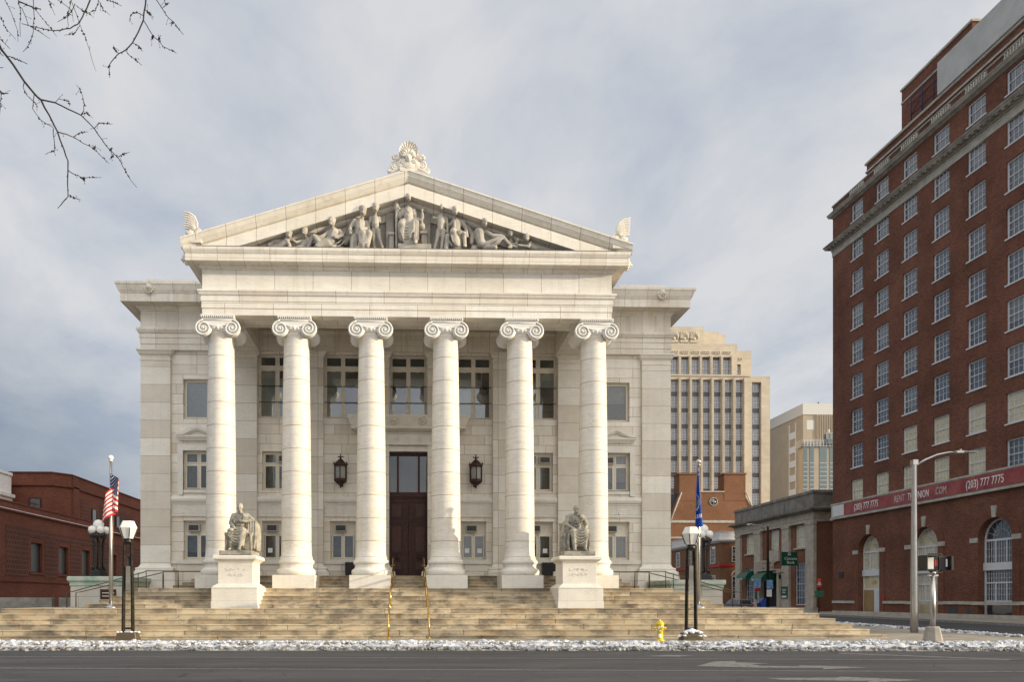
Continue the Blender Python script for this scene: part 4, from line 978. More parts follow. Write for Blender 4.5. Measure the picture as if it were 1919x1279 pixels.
# ---- snow heaped along the kerb
def snowbank(name, pts, hgt, wid, seed, dens=.07):
    """lumpy ridge following pts (x, y), ploughed against the kerb"""
    path = [Vector((p[0], p[1], 0)) for p in pts]; m = MB(); tot = [0]
    for a, b in zip(path, path[1:]): tot.append(tot[-1] + (b - a).length)
    n = int(tot[-1] / dens); rows = max(8, int(wid / (dens * .8))); vs = []
    for i in range(n + 1):
        d = tot[-1] * i / n; j = 0
        while j < len(tot) - 2 and tot[j + 1] < d: j += 1
        t = (d - tot[j]) / (tot[j + 1] - tot[j]); p = path[j].lerp(path[j + 1], t); dr = (path[j + 1] - path[j]).normalized(); nr = Vector((-dr.y, dr.x, 0))
        wv = noise.noise(Vector((d * .35, seed, 0))); fade = min(1, d / 1.2, (tot[-1] - d) / 1.2)
        for k in range(rows + 1):
            u = k / rows; q = p + nr * (u - .5) * wid * (1 + .35 * wv)
            env = math.sin(math.pi * u) ** .7
            v = Vector((q.x, q.y, seed))
            hh = .5 + 1.0 * noise.noise(v * 1.1) + .55 * noise.noise(v * 3.3) + .5 * noise.noise(v * 7.0) + .42 * noise.noise(v * 15.0)
            z = env * max(-.3, hh) * hgt * fade * (1 + .5 * wv) - .03 - (0 if env > .04 else .05)
            vs.append((q.x + .03 * noise.noise(v * 9), q.y + .03 * noise.noise(v * 9 + Vector((5, 0, 0))), z))
    fs = [(i * (rows + 1) + k, (i + 1) * (rows + 1) + k, (i + 1) * (rows + 1) + k + 1, i * (rows + 1) + k + 1) for i in range(n) for k in range(rows)]
    m.add(vs, fs, True)
    r = random.Random(seed); N = int(tot[-1] * 60)
    for _ in range(N):
        d = r.uniform(.3, tot[-1] - .3); j = 0
        while j < len(tot) - 2 and tot[j + 1] < d: j += 1
        t = (d - tot[j]) / (tot[j + 1] - tot[j]); p = path[j].lerp(path[j + 1], t); dr = (path[j + 1] - path[j]).normalized(); nr = Vector((-dr.y, dr.x, 0))
        u = r.gauss(0, .24); s_ = r.uniform(.02, .085) * (1 if r.random() > .1 else 1.6); q = p - nr * u * wid if False else p + nr * u * wid
        z = hgt * .75 * max(0, 1 - abs(u) * 2.0)
        m.mi = 1 if (abs(u) > .2 and r.random() < .4) else 0
        m.ball((q.x, q.y, z - s_ * .2), s_ * r.uniform(.8, 1.4), s_ * r.uniform(.8, 1.3), s_ * r.uniform(.6, 1.0), 6, 4, Matrix.Rotation(r.uniform(0, 6), 3, 'Z'))
    for i in range(len(m.sm)): m.sm[i] = m.sm[i] and m.mi == 0 and i < len(fs)
    return m, name
def snowmat():
    m, t, b = newmat('ploughed_snow'); tc = t.nodes.new('ShaderNodeTexCoord'); ob = tc.outputs['Object']
    s = nn(t, 'ShaderNodeSeparateXYZ'); lk(t, ob, s.inputs[0])
    d = ramp(t, noi(t, mapv(t, ob, (.9, 2.5, 2.5)), 2.6, 7, .75), [(.47, 0), (.66, .85)])
    c = mixc(t, d.outputs[0], (.62, .64, .68), (.20, .18, .15))
    lk(t, c, b.inputs['Base Color']); b.inputs['Roughness'].default_value = .65; b.inputs['Subsurface Weight'].default_value = .0
    bump(t, b, noi(t, ob, 35, 4), .6, .02); return m
M['slush'] = plain('grey_slush', (.42, .42, .42), .6, scale=3, c2=(.11, .10, .09), bmp=.4)
M['ploughed'] = snowmat(); M['dirty'] = plain('dirty_ice', (.10, .09, .075), .6, scale=8, c2=(.34, .32, .29))
for nm, pts, h_, w_, sd_ in (('snow', [(-60, 28.2), (-30, 27.9), (0, 27.1), (15, 26.4), (21.0, 26.25), (24.6, 27.3)], .135, 1.2, 3), ('snow', [(26.0, 30.8), (26.9, 37), (27.5, 42), (28.6, 50), (29.6, 62)], .13, .6, 9)):
    m, _ = snowbank(nm, pts, h_, w_, sd_); tag(m.build(nm, [M['ploughed'], M['dirty']]), kind='stuff')
m, _ = snowbank('snow', [(-60, 27.45), (-30, 27.15), (0, 26.4), (15, 25.65), (21.2, 25.4), (25.4, 26.9)], .07, .75, 14)
m.v = [(v[0], v[1], v[2] - .12) for v in m.v]; tag(m.build('snow', [M['slush'], M['dirty']]), kind='stuff')
m, _ = snowbank('snow', [(17.0, 27.9), (17.6, 27.9), (18.2, 28.0)], .12, .5, 21); 
tag(m.build('snow', [M['ploughed'], M['dirty']]), kind='stuff')

# ================================================================ STATUES ON THEIR PEDESTALS
PEDX = 7.93
for s in (-1, 1):
    side = 'left' if s < 0 else 'right'
    p = thing('pedestal', 'white marble pedestal under the seated statue, %s side of the steps' % side, 'pedestal', (s * PEDX, 35.2, 1.22), group='statue pedestals at the steps')
    cx_ = s * PEDX; y0 = 34.2; Y1 = 36.34
    def rect(o): return [(cx_ - 1.06 + o, Y1 - o), (cx_ - 1.06 + o, y0 + o), (cx_ + 1.06 - o, y0 + o), (cx_ + 1.06 - o, Y1 - o)]
    m = MB(); m.box(cx_ - 1.06, cx_ + 1.06, y0, Y1, 1.18, 1.55); m.box(cx_ - 1.04, cx_ + 1.04, y0 + .02, Y1 - .02, 1.553, 2.13)
    m.build('foot', M['marble'], p, bevel=.012)
    m = MB()
    loop = [(cx_ - .80, Y1 - .24), (cx_ - .80, y0 + .24), (cx_ + .80, y0 + .24), (cx_ + .80, Y1 - .24)]
    m.mould(loop, [(-.3, 2.13), (.24, 2.13), (.24, 2.16), (.2, 2.18), (.17, 2.24), (.08, 2.28), (.05, 2.33), (-.3, 2.33)], loop=True)
    m.mould(loop, [(-.3, 3.32), (.02, 3.32), (.04, 3.36), (.12, 3.42), (.14, 3.44), (.19, 3.46), (.19, 3.58), (.15, 3.63), (-.3, 3.66)], loop=True)
    m.box(cx_ - .79, cx_ + .79, y0 + .25, Y1 - .25, 2.2, 3.655)
    m.build('die', M['marble'], p, bevel=.008)
    # worn carved inscription on the front of the die
    m = MB(); r = random.Random(3 + s)
    for row in range(2):
        for k in range(9):
            x = cx_ - .40 + k * .1 + r.uniform(-.01, .01); z = 2.98 - row * .24 if s < 0 else 3.0 - row * .22
            pts = [(x + r.uniform(-.04, .04), y0 + .236, z + r.uniform(-.08, .08)) for _ in range(3)]; m.tube(pts, .007, 4, caps=True)
    m.build('worn_carving', M['marble'], p)

def seated(name, cx_, cy_, z0, flip, label):
    root = thing(name, label, 'statue', (cx_, cy_, z0), local=True, group='seated statues flanking the steps')
    m = MB(); m.box(-.74, .74, -.85, .95, 0, .20); m.build('plinth', M['statue'], root, bevel=.015)
    b = MB(); f = -1 if flip else 1
    # z is measured from the figure's feet, x to the viewer's right
    Z = .20
    V = lambda x, y, z: (x, y, Z + z)
    C = lambda p, q, r1, r2=None: b.cap(V(*p), V(*q), r1, r2)
    if not flip:
        hd = (.02, -.02, 2.09)
        b.ball(V(*hd), .125, .15, .185, 16, 12); b.ball(V(hd[0], hd[1] + .03, hd[2] + .06), .135, .155, .135, 14, 10)
        C((.02, -.02, 1.95), (.03, .12, 1.78), .085, .11)
        C((-.24, .15, 1.70), (.28, .15, 1.70), .14, .14); b.ball(V(.02, .14, 1.52), .30, .20, .27, 16, 10); b.ball(V(.0, .15, 1.22), .27, .20, .30, 14, 10)
        C((-.30, .14, 1.70), (-.43, .12, 1.36), .125, .105); C((-.43, .12, 1.36), (-.16, -.28, 1.03), .09, .065); b.ball(V(-.12, -.33, 1.01), .07, .08, .045)
        for k in range(4): C((-.12 + .02 * k, -.33 - .01 * k, 1.01 + .01 * (1 - k)), (-.03 + .02 * k, -.40 - .015 * k, .99 - .02 * k), .018)
        C((.32, .14, 1.70), (.60, .08, 1.47), .13, .11); C((.60, .08, 1.47), (.22, -.18, 1.40), .09, .07); b.ball(V(.16, -.2, 1.41), .075, .06, .06)
        for k in range(4): C((.15, -.22, 1.43 - .025 * k), (.06, -.24, 1.47 - .03 * k), .018)
        knees = [(-.32, -.42, .92), (.27, -.46, .95)]; ank = [(-.30, -.50, .12), (.13, -.62, .12)]
    else:
        hd = (.04, -.02, 2.06)
        b.ball(V(*hd), .125, .15, .185, 16, 12); b.ball(V(hd[0], hd[1] + .03, hd[2] + .06), .133, .15, .13, 14, 10)
        b.ball(V(hd[0], hd[1] - .11, hd[2] - .16), .09, .075, .10, 10, 8)
        C((.03, -.01, 1.93), (.02, .12, 1.78), .085, .11)
        C((-.27, .15, 1.68), (.30, .15, 1.68), .15, .15); b.ball(V(.02, .14, 1.50), .32, .21, .27, 16, 10); b.ball(V(.0, .15, 1.20), .29, .21, .30, 14, 10)
        C((-.33, .14, 1.68), (-.42, .06, 1.32), .13, .10); C((-.42, .06, 1.32), (-.12, -.32, 1.05), .085, .065); b.ball(V(-.08, -.36, 1.03), .07, .085, .05)
        for k in range(4): C((-.08 + .02 * k, -.38, 1.03), (.0 + .02 * k, -.45, .99 - .015 * k), .018)
        C((.36, .14, 1.68), (.58, .16, 1.30), .14, .115); C((.58, .16, 1.30), (.42, -.05, 1.03), .09, .07); b.ball(V(.38, -.1, 1.0), .075, .07, .06)
        knees = [(-.20, -.44, .92), (.38, -.44, .93)]; ank = [(-.17, -.60, .12), (.34, -.52, .12)]
    # face
    hx, hy, hz = hd
    b.ball(V(hx, hy - .145, hz - .01), .022, .04, .05, 8, 6); b.ball(V(hx, hy - .11, hz + .045), .085, .045, .022, 10, 6)
    for s in (-1, 1): b.ball(V(hx + s * .048, hy - .125, hz + .012), .018, .015, .014, 6, 5); b.ball(V(hx + s * .13, hy + .02, hz - .01), .025, .035, .045, 6, 5); b.ball(V(hx + s * .06, hy - .10, hz - .04), .04, .04, .04, 6, 5)
    b.ball(V(hx, hy - .135, hz - .085), .04, .025, .012, 6, 5); b.ball(V(hx, hy - .115, hz - .14), .05, .04, .04, 8, 6)
    # hips, thighs, shins, feet
    for (k, a), hx_ in zip(zip(knees, ank), (-.18, .18)):
        C((hx_, .12, .90), k, .21, .155); C(k, (a[0], a[1] + .02, a[2] + .08), .15, .085)
        C((a[0], a[1] + .02, .10), (a[0] * 1.05, a[1] - .20, .06), .075, .05); b.ball(V(a[0], a[1] + .06, .08), .07, .08, .08)
        for q in range(4): C((a[0] * 1.05 + (q - 1.5) * .028, a[1] - .19, .045), (a[0] * 1.05 + (q - 1.5) * .03, a[1] - .25, .035), .017)
    # robe filled between the legs, hem high enough to show the feet
    (kx0, ky0, kz0), (kx1, ky1, kz1) = knees
    for t in range(7):
        u = t / 6; x0 = kx0 * (1 - u) + kx1 * u; y0_ = (ky0 * (1 - u) + ky1 * u) + .10 * math.sin(math.pi * u)
        C((x0, y0_, kz0 - .04 - .08 * math.sin(math.pi * u)), (x0 * .86, y0_ - .02, .30), .135, .10)
    C((-.25, .0, .80), (.25, .0, .80), .25)
    # swags from knee to shin
    for k in range(5):
        zA, zB = kz1 + .10 - k * .11, kz0 + .05 - k * .05; xa, xb = (kx1 + .1, kx0 - .10) if not flip else (kx0 - .08, kx1 + .12)
        if flip: zA, zB = kz0 + .10 - k * .12, kz1 + .02 - k * .05
        pts = []
        for q in range(9):
            u = q / 8; x = xa * (1 - u) + xb * u; z = zA * (1 - u) + zB * u - (.10 + .05 * k) * math.sin(math.pi * u); y = -.545 - .05 * math.sin(math.pi * u) + .02 * (k % 2) - .012 * k
            pts.append(V(x, y, z))
        b.tube(pts, [.012] + [.024] * 7 + [.012], 6)
    for k in range(9):     # pleats of the tunic
        x = -.24 + .06 * k; b.tube([V(x * .8, -.06 - .05 * math.cos(x * 5), 1.62 - .04 * (k % 2)), V(x * 1.05, -.10 + .25 * x * x, 1.45), V(x * .95, -.09 + .3 * x * x, 1.28)], [.012, .022, .012], 5)
        b.tube([V(x * .9, -.07 + .3 * x * x, 1.20), V(x * 1.0, -.13, 1.04), V(x * 1.2, -.2, .98)], [.012, .022, .02], 5)
    b.tube([V(-.26, .06, 1.27), V(-.1, -.08, 1.25), V(.1, -.08, 1.25), V(.27, .06, 1.27)], .03, 6)
    # mantle over the shoulder and down one side, mantle bunched beside the chair
    sx = 1
    for k in range(4):
        b.tube([V(.16 + .07 * k, -.02 + .04 * k, 1.82 - .01 * k), V(.22 + .06 * k, -.10 + .04 * k, 1.62), V((.16 if not flip else -.02) + .07 * k, -.12 + .03 * k, 1.36)], [.035, .045, .03], 6)
    if not flip:
        for k in range(8):
            x = .40 + .055 * k; b.tube([V(x, .02 + .05 * (k % 2), 1.44), V(x + .015, -.04 + .1 * (k % 2), .95), V(x - .01 * k, .0 + .09 * (k % 2), .45 if k < 3 else .12)], [.045, .06, .04], 6)
        for k in range(6):
            y = .1 + .13 * k; b.tube([V(.78, y, 1.40 - .03 * k), V(.80, y, .7), V(.78, y, .05)], [.05, .07, .05], 6)
        for k in range(5): b.tube([V(-.42 - .03 * k, -.25 + .16 * k, .95), V(-.50 - .03 * k, -.3 + .16 * k, .5), V(-.54 - .03 * k, -.34 + .16 * k, .03)], [.05, .07, .07], 6)
    else:
        for k in range(6): b.tube([V(-.36 - .035 * k, -.30 + .12 * k, .95 + .05 * k), V(-.42 - .04 * k, -.34 + .14 * k, .5), V(-.40 - .03 * k, -.38 + .15 * k, .03)], [.05, .075, .06], 6)
        for k in range(5): b.tube([V(.50 + .03 * k, -.25 + .14 * k, .92), V(.56 + .03 * k, -.3 + .14 * k, .5), V(.56 + .025 * k, -.34 + .14 * k, .04)], [.05, .06, .055], 6)
        for k in range(4): b.tube([V(-.38 - .03 * k, .1 + .08 * k, 1.5), V(-.5, .2 + .08 * k, 1.2), V(-.55, .25 + .08 * k, .9)], .06, 6)
    o = b.build('figure', M['statue'], root); remesh(o, .0135, 1)
    # chair
    m = MB()
    m.box(-.56, .56, -.18, .86, .20, .24); m.box(-.54, .54, -.10, .84, .24, 1.02); m.box(-.60, .60, .62, .90, .24, 1.58); m.box(-.63, .63, .60, .92, 1.58, 1.66)
    for s in (-1, 1):
        a, c = sorted((s * .50, s * .64)); m.box(a, c, -.26, .62, .92, 1.08); m.tube([(s * .57, -.22, .24), (s * .57, -.26, .5), (s * .57, -.22, .95)], [.07, .05, .06], 8)
    m.build('chair', M['statue'], root, bevel=.015)
    return root
seated('seated_statue', -PEDX + .02, 35.2, 3.655, False, 'weathered stone statue of a bare-headed seated man in robes, left hand raised to his chest')
seated('seated_statue', PEDX - .02, 35.2, 3.655, True, 'weathered stone statue of a bearded seated man in robes with both hands lowered')

# ================================================================ RAILS, FLAGPOLES, LAMPS, HYDRANT
for s in (-1, 1):
    r_ = thing('brass_handrail', 'polished brass handrail up the middle of the steps, %s of the pair' % ('left' if s < 0 else 'right'), 'handrail', (s * .9, 31, 0), group='brass handrails up the steps')
    m = MB(); xa, xb = s * .83, s * .80
    for dx in (0,):
        for zz_ in ((.95, .95), (.55, .55)):
            m.tube([(xa + dx, 30.55, .0), (xa + dx, 30.55, zz_[0]), (xa + dx, 30.9, zz_[0] + .12), (xa + dx, 33.2, 1.22 + zz_[0]), (xa + dx, 34.4, 1.25 + zz_[0]), (xb + dx, 36.5, 2.16 + zz_[0]), (xb + dx, 38.2, 2.18 + zz_[0]), (xb + dx, 39.6, 2.86 + zz_[0]), (xb + dx, 40.0, 2.88 + zz_[0]), (xb + dx, 40.0, 2.86)], .024, 8)
    m.build('rail', M['brass'], r_)
    for y, z in ((30.55, 0), (32.2, .78), (33.4, 1.22), (34.4, 1.22), (35.5, 1.6), (36.6, 2.16), (38.2, 2.16), (40.0, 2.86)):
        m = MB(); m.tube([(s * .83, y, z), (s * .83, y, z + .95)], .03, 8); m.box(s * .83 - .09, s * .83 + .09, y - .025, y + .025, z + .55, z + .58); m.lathe(s * .83, y, [(0, z), (.07, z), (.07, z + .03), (.03, z + .05), (0, z + .05)], 10)
        m.build('post', M['brass'], r_)
def rail(name, label, pts, posts, grp):
    r_ = thing(name, label, 'handrail', pts[0], group=grp)
    m = MB(); m.tube(pts, .026, 7); m.build('rail', M['iron'], r_)
    for p in posts: MB().tube([(p[0], p[1], p[2]), (p[0], p[1], p[3])], .022, 6).build('post', M['iron'], r_)
for s in (-1, 1):
    sd_ = 'left' if s < 0 else 'right'
    # upper rail beside the wing, lower one running down to the landing
    for j, (dy, xs) in enumerate(((0, 0), (1.0, .9))):
        x1 = s * (11.6 + xs * -1.0); x2 = s * (13.2 - xs * .6); x3 = s * 16.3
        pts = [(x1, 38 + dy, 2.16), (x1, 38 + dy, 3.05), (x2, 38 + dy, 3.05), (x2 + s * .12, 38 + dy, 2.98), (x3, 38 + dy - 1.2, 2.0), (x3 + s * .3, 38 + dy - 1.2, 1.95), (x3 + s * .3, 38 + dy - 1.2, 1.22)]
        posts = [(x2, 38 + dy, 2.16, 3.05), (s * (12.6 + (1 - xs)), 38 + dy, 2.0, 2.95), (s * 14.7, 38 + dy - .6, 1.4, 2.5)]
        rail('iron_handrail', 'thin brown iron handrail beside the %s wing of the courthouse, %s of the two there' % (sd_, 'nearer' if j == 0 else 'farther'), pts, posts, 'iron handrails beside the wings')
    m = MB()

def hexlamp(x, y, side, sign_z, dz):
    L = thing('street_lamp', 'twin-post black street lamp with faceted white shade at the foot of the %s steps' % side, 'street lamp', (x, y, 0), group='twin-post street lamps before the steps')
    m = MB(); m.prism([(x - .42, y - .28), (x + .42, y - .28), (x + .42, y + .28), (x - .42, y + .28)], 'z', -.02, .30); m.v = [(v[0] * 1 if v[2] < .1 else x + (v[0] - x) * .84, v[1] if v[2] < .1 else y + (v[1] - y) * .84, v[2]) for v in m.v]
    m.build('base', M['iron'], L, bevel=.02)
    for q in (-1, 1):
        a = [(x + q * .19, y, .28), (x + q * .17, y, 2.2), (x + q * .13, y, 4.1 + dz)]; MB().tube(a, [.075, .070, .062], 4, smooth=False).build('post', M['worn_black'], L)
    m = MB(); m.box(x - .16, x + .16, y - .03, y + .03, .42, .50); m.box(x - .15, x + .15, y - .04, y + .04, 4.0 + dz, 4.10 + dz); m.lathe(x, y, [(0, 4.08), (.15, 4.08), (.18, 4.14), (.12, 4.2), (.15, 4.26), (0, 4.26)], 12, z0=dz)
    for k in range(6):
        a = R(60 * k); ca, sa = math.cos(a), math.sin(a); m.tube([(x + .12 * ca, y + .12 * sa, 4.2 + dz), (x + .24 * ca, y + .24 * sa, 4.3 + dz), (x + .375 * ca, y + .375 * sa, 4.66 + dz)], .02, 5)
    m.build('bracket', M['black'], L)
    m = MB(); m.lathe(x, y, [(0, 4.24), (.21, 4.25), (.35, 4.64), (.365, 4.68), (.24, 4.95), (0, 4.965)], 6, False, R(0), z0=dz); m.build('lamp_shade', M['opal'], L)
    m = MB(); m.box(x - .085 + sign_z, x + .085 + sign_z, y - .075, y - .055, 2.0, 2.95); m.build('notice_board', M['retaining'] if sign_z > -1 else M['retaining'], L)
hexlamp(-11.22, 30.2, 'left', 0.02, -.20); hexlamp(11.18, 29.3, 'right', -.02, -.46)
m = MB(); 
for _ in range(60):
    a = rnd.uniform(0, 6.28); r_ = abs(rnd.gauss(0, .3)); m.ball((11.18 + r_ * math.cos(a), 29.25 + r_ * math.sin(a) * .8, .30 * max(0, 1 - r_) + (.02 if r_ > .4 else .12)), rnd.uniform(.04, .10), rnd.uniform(.04, .1), rnd.uniform(.03, .07), 7, 5)
tag(m.build('snow', M['snow']), kind='stuff')
m = MB()
for _ in range(16): m.ball((-11.22 + rnd.gauss(0, .16), 30.2 + rnd.gauss(0, .1), .31), rnd.uniform(.05, .12), rnd.uniform(.05, .1), rnd.uniform(.03, .05), 7, 5)
tag(m.build('snow', M['snow']), kind='stuff')

def flagpole(x, y, side, top, mat, ballm):
    L = thing('flagpole', 'tall metal flagpole on the landing, %s side, flying the %s flag' % (('left', 'striped') if x < 0 else ('right', 'blue')), 'flagpole', (x, y, 1.22), group='flagpoles on the landing')
    m = MB(); m.lathe(x, y, [(0, 1.2), (.30, 1.22), (.28, 1.28), (.16, 1.32), (.12, 1.42), (0, 1.42)], 18); m.build('base', mat, L)
    m = MB(); m.tube([(x, y, 1.3), (x, y, 4.5), (x, y, top)], [.085, .075, .045], 12); m.tube([(x + .11, y - .03, 1.8), (x + .10, y - .03, top - .1)], .008, 4); m.build('pole', mat, L)
    m = MB(); m.lathe(x, y, [(0, top), (.06, top), (.10, top + .03), (.05, top + .06), (0, top + .06)], 12); m.ball((x, y, top + .17), .12, seg=16, rings=10); m.build('ball', ballm, L)
    return L
fp1 = flagpole(-13.55, 34.4, 'left', 7.9, M['alu'], M['globe']); fp2 = flagpole(13.25, 33.8, 'right', 7.75, M['alu'], M['alu'])
def flag_us(x, y, ztop):
    """cloth hanging in folds from the halyard: 13 stripes, canton at the hoist"""
    m = MB(); NU, NV = 48, 39; Wd, Hh = 2.6, 1.6; vs = []
    for j in range(NV + 1):
        for i in range(NU + 1):
            u = i / NU; v = j / NV
            sp = .62 * u + .05 * math.sin(u * 9); dx = -.02 + .85 * (.52 * math.sin(u * 3.0) * (1 - .25 * v) - .42 * max(0, u - .45) * 2.2 * (.4 + .6 * v))
            dy = .13 * math.sin(u * 11 + v * 2) * (.3 + u); dz = -v * Hh * (1 - .12 * u) - .95 * u * (1 - .35 * math.sin(u * 3))
            vs.append((x + dx, y - .12 + dy, ztop + dz))
    fs = []; mats = []
    for j in range(NV):
        for i in range(NU):
            fs.append((j * (NU + 1) + i, j * (NU + 1) + i + 1, (j + 1) * (NU + 1) + i + 1, (j + 1) * (NU + 1) + i))
            st_ = j // 3; c = 0 if st_ % 2 == 0 else 1
            if j < 21 and i < 19: c = 1 if (i % 4 == 1 and j % 4 == 1) or (i % 4 == 3 and j % 4 == 3) else 2
            mats.append(c)
    m.add(vs, fs, True); m.m = mats
    return tag(m.build('flag', [M['flag_red'], M['flag_white'], M['flag_navy']]), 'red and white striped flag with starred blue canton hanging from the left flagpole', 'flag')
flag_us(-13.52, 34.4, 7.35)
m = MB(); NU, NV = 30, 40; vs = []; fs = []; mats = []
for j in range(NV + 1):
    for i in range(NU + 1):
        u = i / NU; v = j / NV
        vs.append((13.20 + .52 * (-.42 * math.sin(u * 2.6) * (v ** .6) + .5 * max(0, u - .4) * v * 2), 33.68 + .10 * math.sin(u * 12), 7.55 - v * 2.45 * (1 - .25 * abs(.65 - u)) - .35 * u))
for j in range(NV):
    for i in range(NU):
        fs.append((j * (NU + 1) + i, j * (NU + 1) + i + 1, (j + 1) * (NU + 1) + i + 1, (j + 1) * (NU + 1) + i))
        du, dv = (i - 21) / 5, (j - 20) / 7; c = 1 if .45 < du * du + dv * dv < .8 else 2 if du * du + dv * dv < .22 else 1 if (29 < j < 33 and 14 < i < 29 and i % 3) else 0
        mats.append(c)
m.add(vs, fs, True); m.m = mats
tag(m.build('flag', [M['flag_blue'], M['flag_white'], M['flag_gold']]), 'bright blue flag with a pale emblem hanging limp from the right flagpole', 'flag')

# stone piers with clustered globe lamps
for s in (-1, 1):
    side = 'left' if s < 0 else 'right'; x = -15.75 if s < 0 else 14.95; y = 39.6
    P = thing('stone_pier', 'green-stained marble pier under the %s cluster of globe lamps' % side, 'pier', (x, y, 1.2), group='marble piers beside the steps')
    zt = 2.78 if s < 0 else 2.62
    m = MB(); m.box(x - 1.35, x + 1.35, y - 1.3, y + 3.2, 1.15, zt - .5); m.build('pier_body', M['pier'], P, bevel=.02)
    m = MB(); m.mould([(x - 1.35, y + 3.2), (x - 1.35, y - 1.3), (x + 1.35, y - 1.3), (x + 1.35, y + 3.2)], [(-.5, zt - .5), (0, zt - .5), (.03, zt - .46), (.03, zt - .30), (.08, zt - .26), (.12, zt - .2), (.12, zt - .02), (.1, zt), (-.5, zt)]); m.box(x - .9, x + .9, y - .9, y + 3.1, zt - .3, zt - .002)
    m.build('pier_cap', M['patina'], P)
    if s < 0:
        m = MB(); m.box(x + .15, x + .95, y - 1.33, y - 1.3, 1.62, 2.12); pl = m.build('plaque', M['bronze2'], P)
        for r_ in range(2): MB().box(x + .25, x + .85 - .2 * r_, y - 1.336, y - 1.331, 1.92 - .16 * r_, 1.96 - .16 * r_).build('plaque_lettering', M['marble'], pl)
    L = thing('globe_lamp', 'black cast-iron lamp standard with cluster of white globes on the %s pier' % side, 'lamp', (x + (-.35 if s < 0 else .72), y - .3, zt), group='globe lamp standards on the piers'); x += -.35 if s < 0 else .72; y -= .3
    m = MB(); m.lathe(x, y, [(0, zt), (.50, zt), (.50, zt + .12), (.44, zt + .16), (.44, zt + .24), (.36, zt + .30), (.34, zt + .40), (0, zt + .40)], 6, False)
    m.build('base', M['black'], L)
    m = MB(); h0 = zt + .35; h1 = zt + 2.05
    for k in range(6):
        a = R(60 * k); ca, sa = math.cos(a), math.sin(a); m.tube([(x + .31 * ca, y + .31 * sa, h0), (x + .25 * ca, y + .25 * sa, h0 + .25), (x + .24 * ca, y + .24 * sa, h0 + .9), (x + .27 * ca, y + .27 * sa, h1 - .25), (x + .36 * ca, y + .36 * sa, h1)], [.07, .055, .042, .05, .06], 8)
        m.ball((x + .25 * ca, y + .25 * sa, h1 - .4), .075); m.ball((x + .30 * ca, y + .30 * sa, h0 + .14), .085)
    m.tube([(x, y, h0), (x, y, h1)], [.10, .07], 10); m.build('shaft', M['black'], L)
    m = MB(); m.lathe(x, y, [(0, h1 - .05), (.34, h1 - .05), (.42, h1 + .02), (.46, h1 + .10), (.40, h1 + .16), (0, h1 + .18)], 12)
    gl = [(0, 0, h1 + .66, .27)] + [(.36 * math.cos(R(72 * k + 20)), .36 * math.sin(R(72 * k + 20)), h1 + .38, .205) for k in range(5)]
    for gx, gy, gz, gr in gl: m.tube([(x + gx * .6, y + gy * .6, h1 + .1), (x + gx, y + gy, gz - gr * .8)], .05, 7)
    m.build('crown', M['black'], L)
    for gx, gy, gz, gr in gl: MB().ball((x + gx, y + gy, gz), gr, seg=20, rings=14).build('globe', M['globe'], L)

# fire hydrant
hx, hy = 9.75, 28.75
L = thing('fire_hydrant', 'yellow fire hydrant standing in ploughed snow by the kerb', 'fire hydrant', (hx, hy, 0))
m = MB(); m.lathe(hx, hy, [(0, -.02), (.17, -.02), (.17, .05), (.125, .07), (.115, .12), (.11, .45), (.13, .48), (.15, .50), (.15, .56), (.12, .58), (.125, .62), (0, .62)], 16)
m.build('body', M['yellow'], L)
m = MB(); m.lathe(hx, hy, [(0, .62), (.155, .62), (.155, .66), (.14, .70), (.10, .76), (.05, .79), (.035, .80), (.035, .84), (0, .84)], 16); m.build('bonnet', M['yellow'], L)
for dx, dy, r_ in ((-.2, 0, .06), (.2, 0, .06), (0, -.21, .085)):
    m = MB(); m.tube([(hx + dx * .4, hy + dy * .4, .50), (hx + dx * .85, hy + dy * .85, .50)], r_ * .8, 12); m.tube([(hx + dx * .85, hy + dy * .85, .50), (hx + dx * 1.15, hy + dy * 1.15, .50)], r_, 6, smooth=False); m.tube([(hx + dx * 1.15, hy + dy * 1.15, .50), (hx + dx * 1.35, hy + dy * 1.35, .50)], r_ * .35, 5, smooth=False); m.build('outlet_cap', M['yellow'], L)
m = MB()
for k in range(16): m.ball((hx + rnd.gauss(-.03, .06), hy - .11 + rnd.gauss(0, .03), .40 + k * .013), rnd.uniform(.03, .06), .03, rnd.uniform(.03, .05), 7, 5)
m.ball((hx, hy, .80), .05, .05, .02); m.ball((hx - .05, hy - .12, .2), .06, .03, .09)
tag(m.build('snow', M['snow']), kind='stuff')

# tall aluminium street light at the corner
sx_, sy_ = 24.42, 35.4
L = thing('street_light', 'tall tapering aluminium street light with curved arm at the street corner', 'street light', (sx_, sy_, 0))
m = MB(); m.lathe(sx_, sy_, [(0, 0), (.175, 0), (.165, 1), (.105, 8.15), (.105, 8.22), (0, 8.24)], 18); m.build('pole', M['alu'], L)
m = MB(); m.box(sx_ - .12, sx_ + .12, sy_ - .12, sy_ + .12, 8.12, 8.36); m.tube([(sx_ + .1, sy_, 8.1), (sx_ + .5, sy_ - .1, 8.36), (sx_ + 1.0, sy_ - .2, 8.58), (sx_ + 1.5, sy_ - .3, 8.68), (sx_ + 1.9, sy_ - .35, 8.68)], [.06, .055, .05, .045, .04], 8); m.build('arm', M['alu'], L)
m = MB(); m.box(sx_ + 1.75, sx_ + 2.15, sy_ - .48, sy_ - .26, 8.62, 8.74); m.box(sx_ + 2.1, sx_ + 2.75, sy_ - .52, sy_ - .26, 8.66, 8.71); m.box(sx_ + 1.95, sx_ + 2.05, sy_ - .42, sy_ - .34, 8.74, 8.82); m.build('lamp_head', M['alu'], L, bevel=.015)

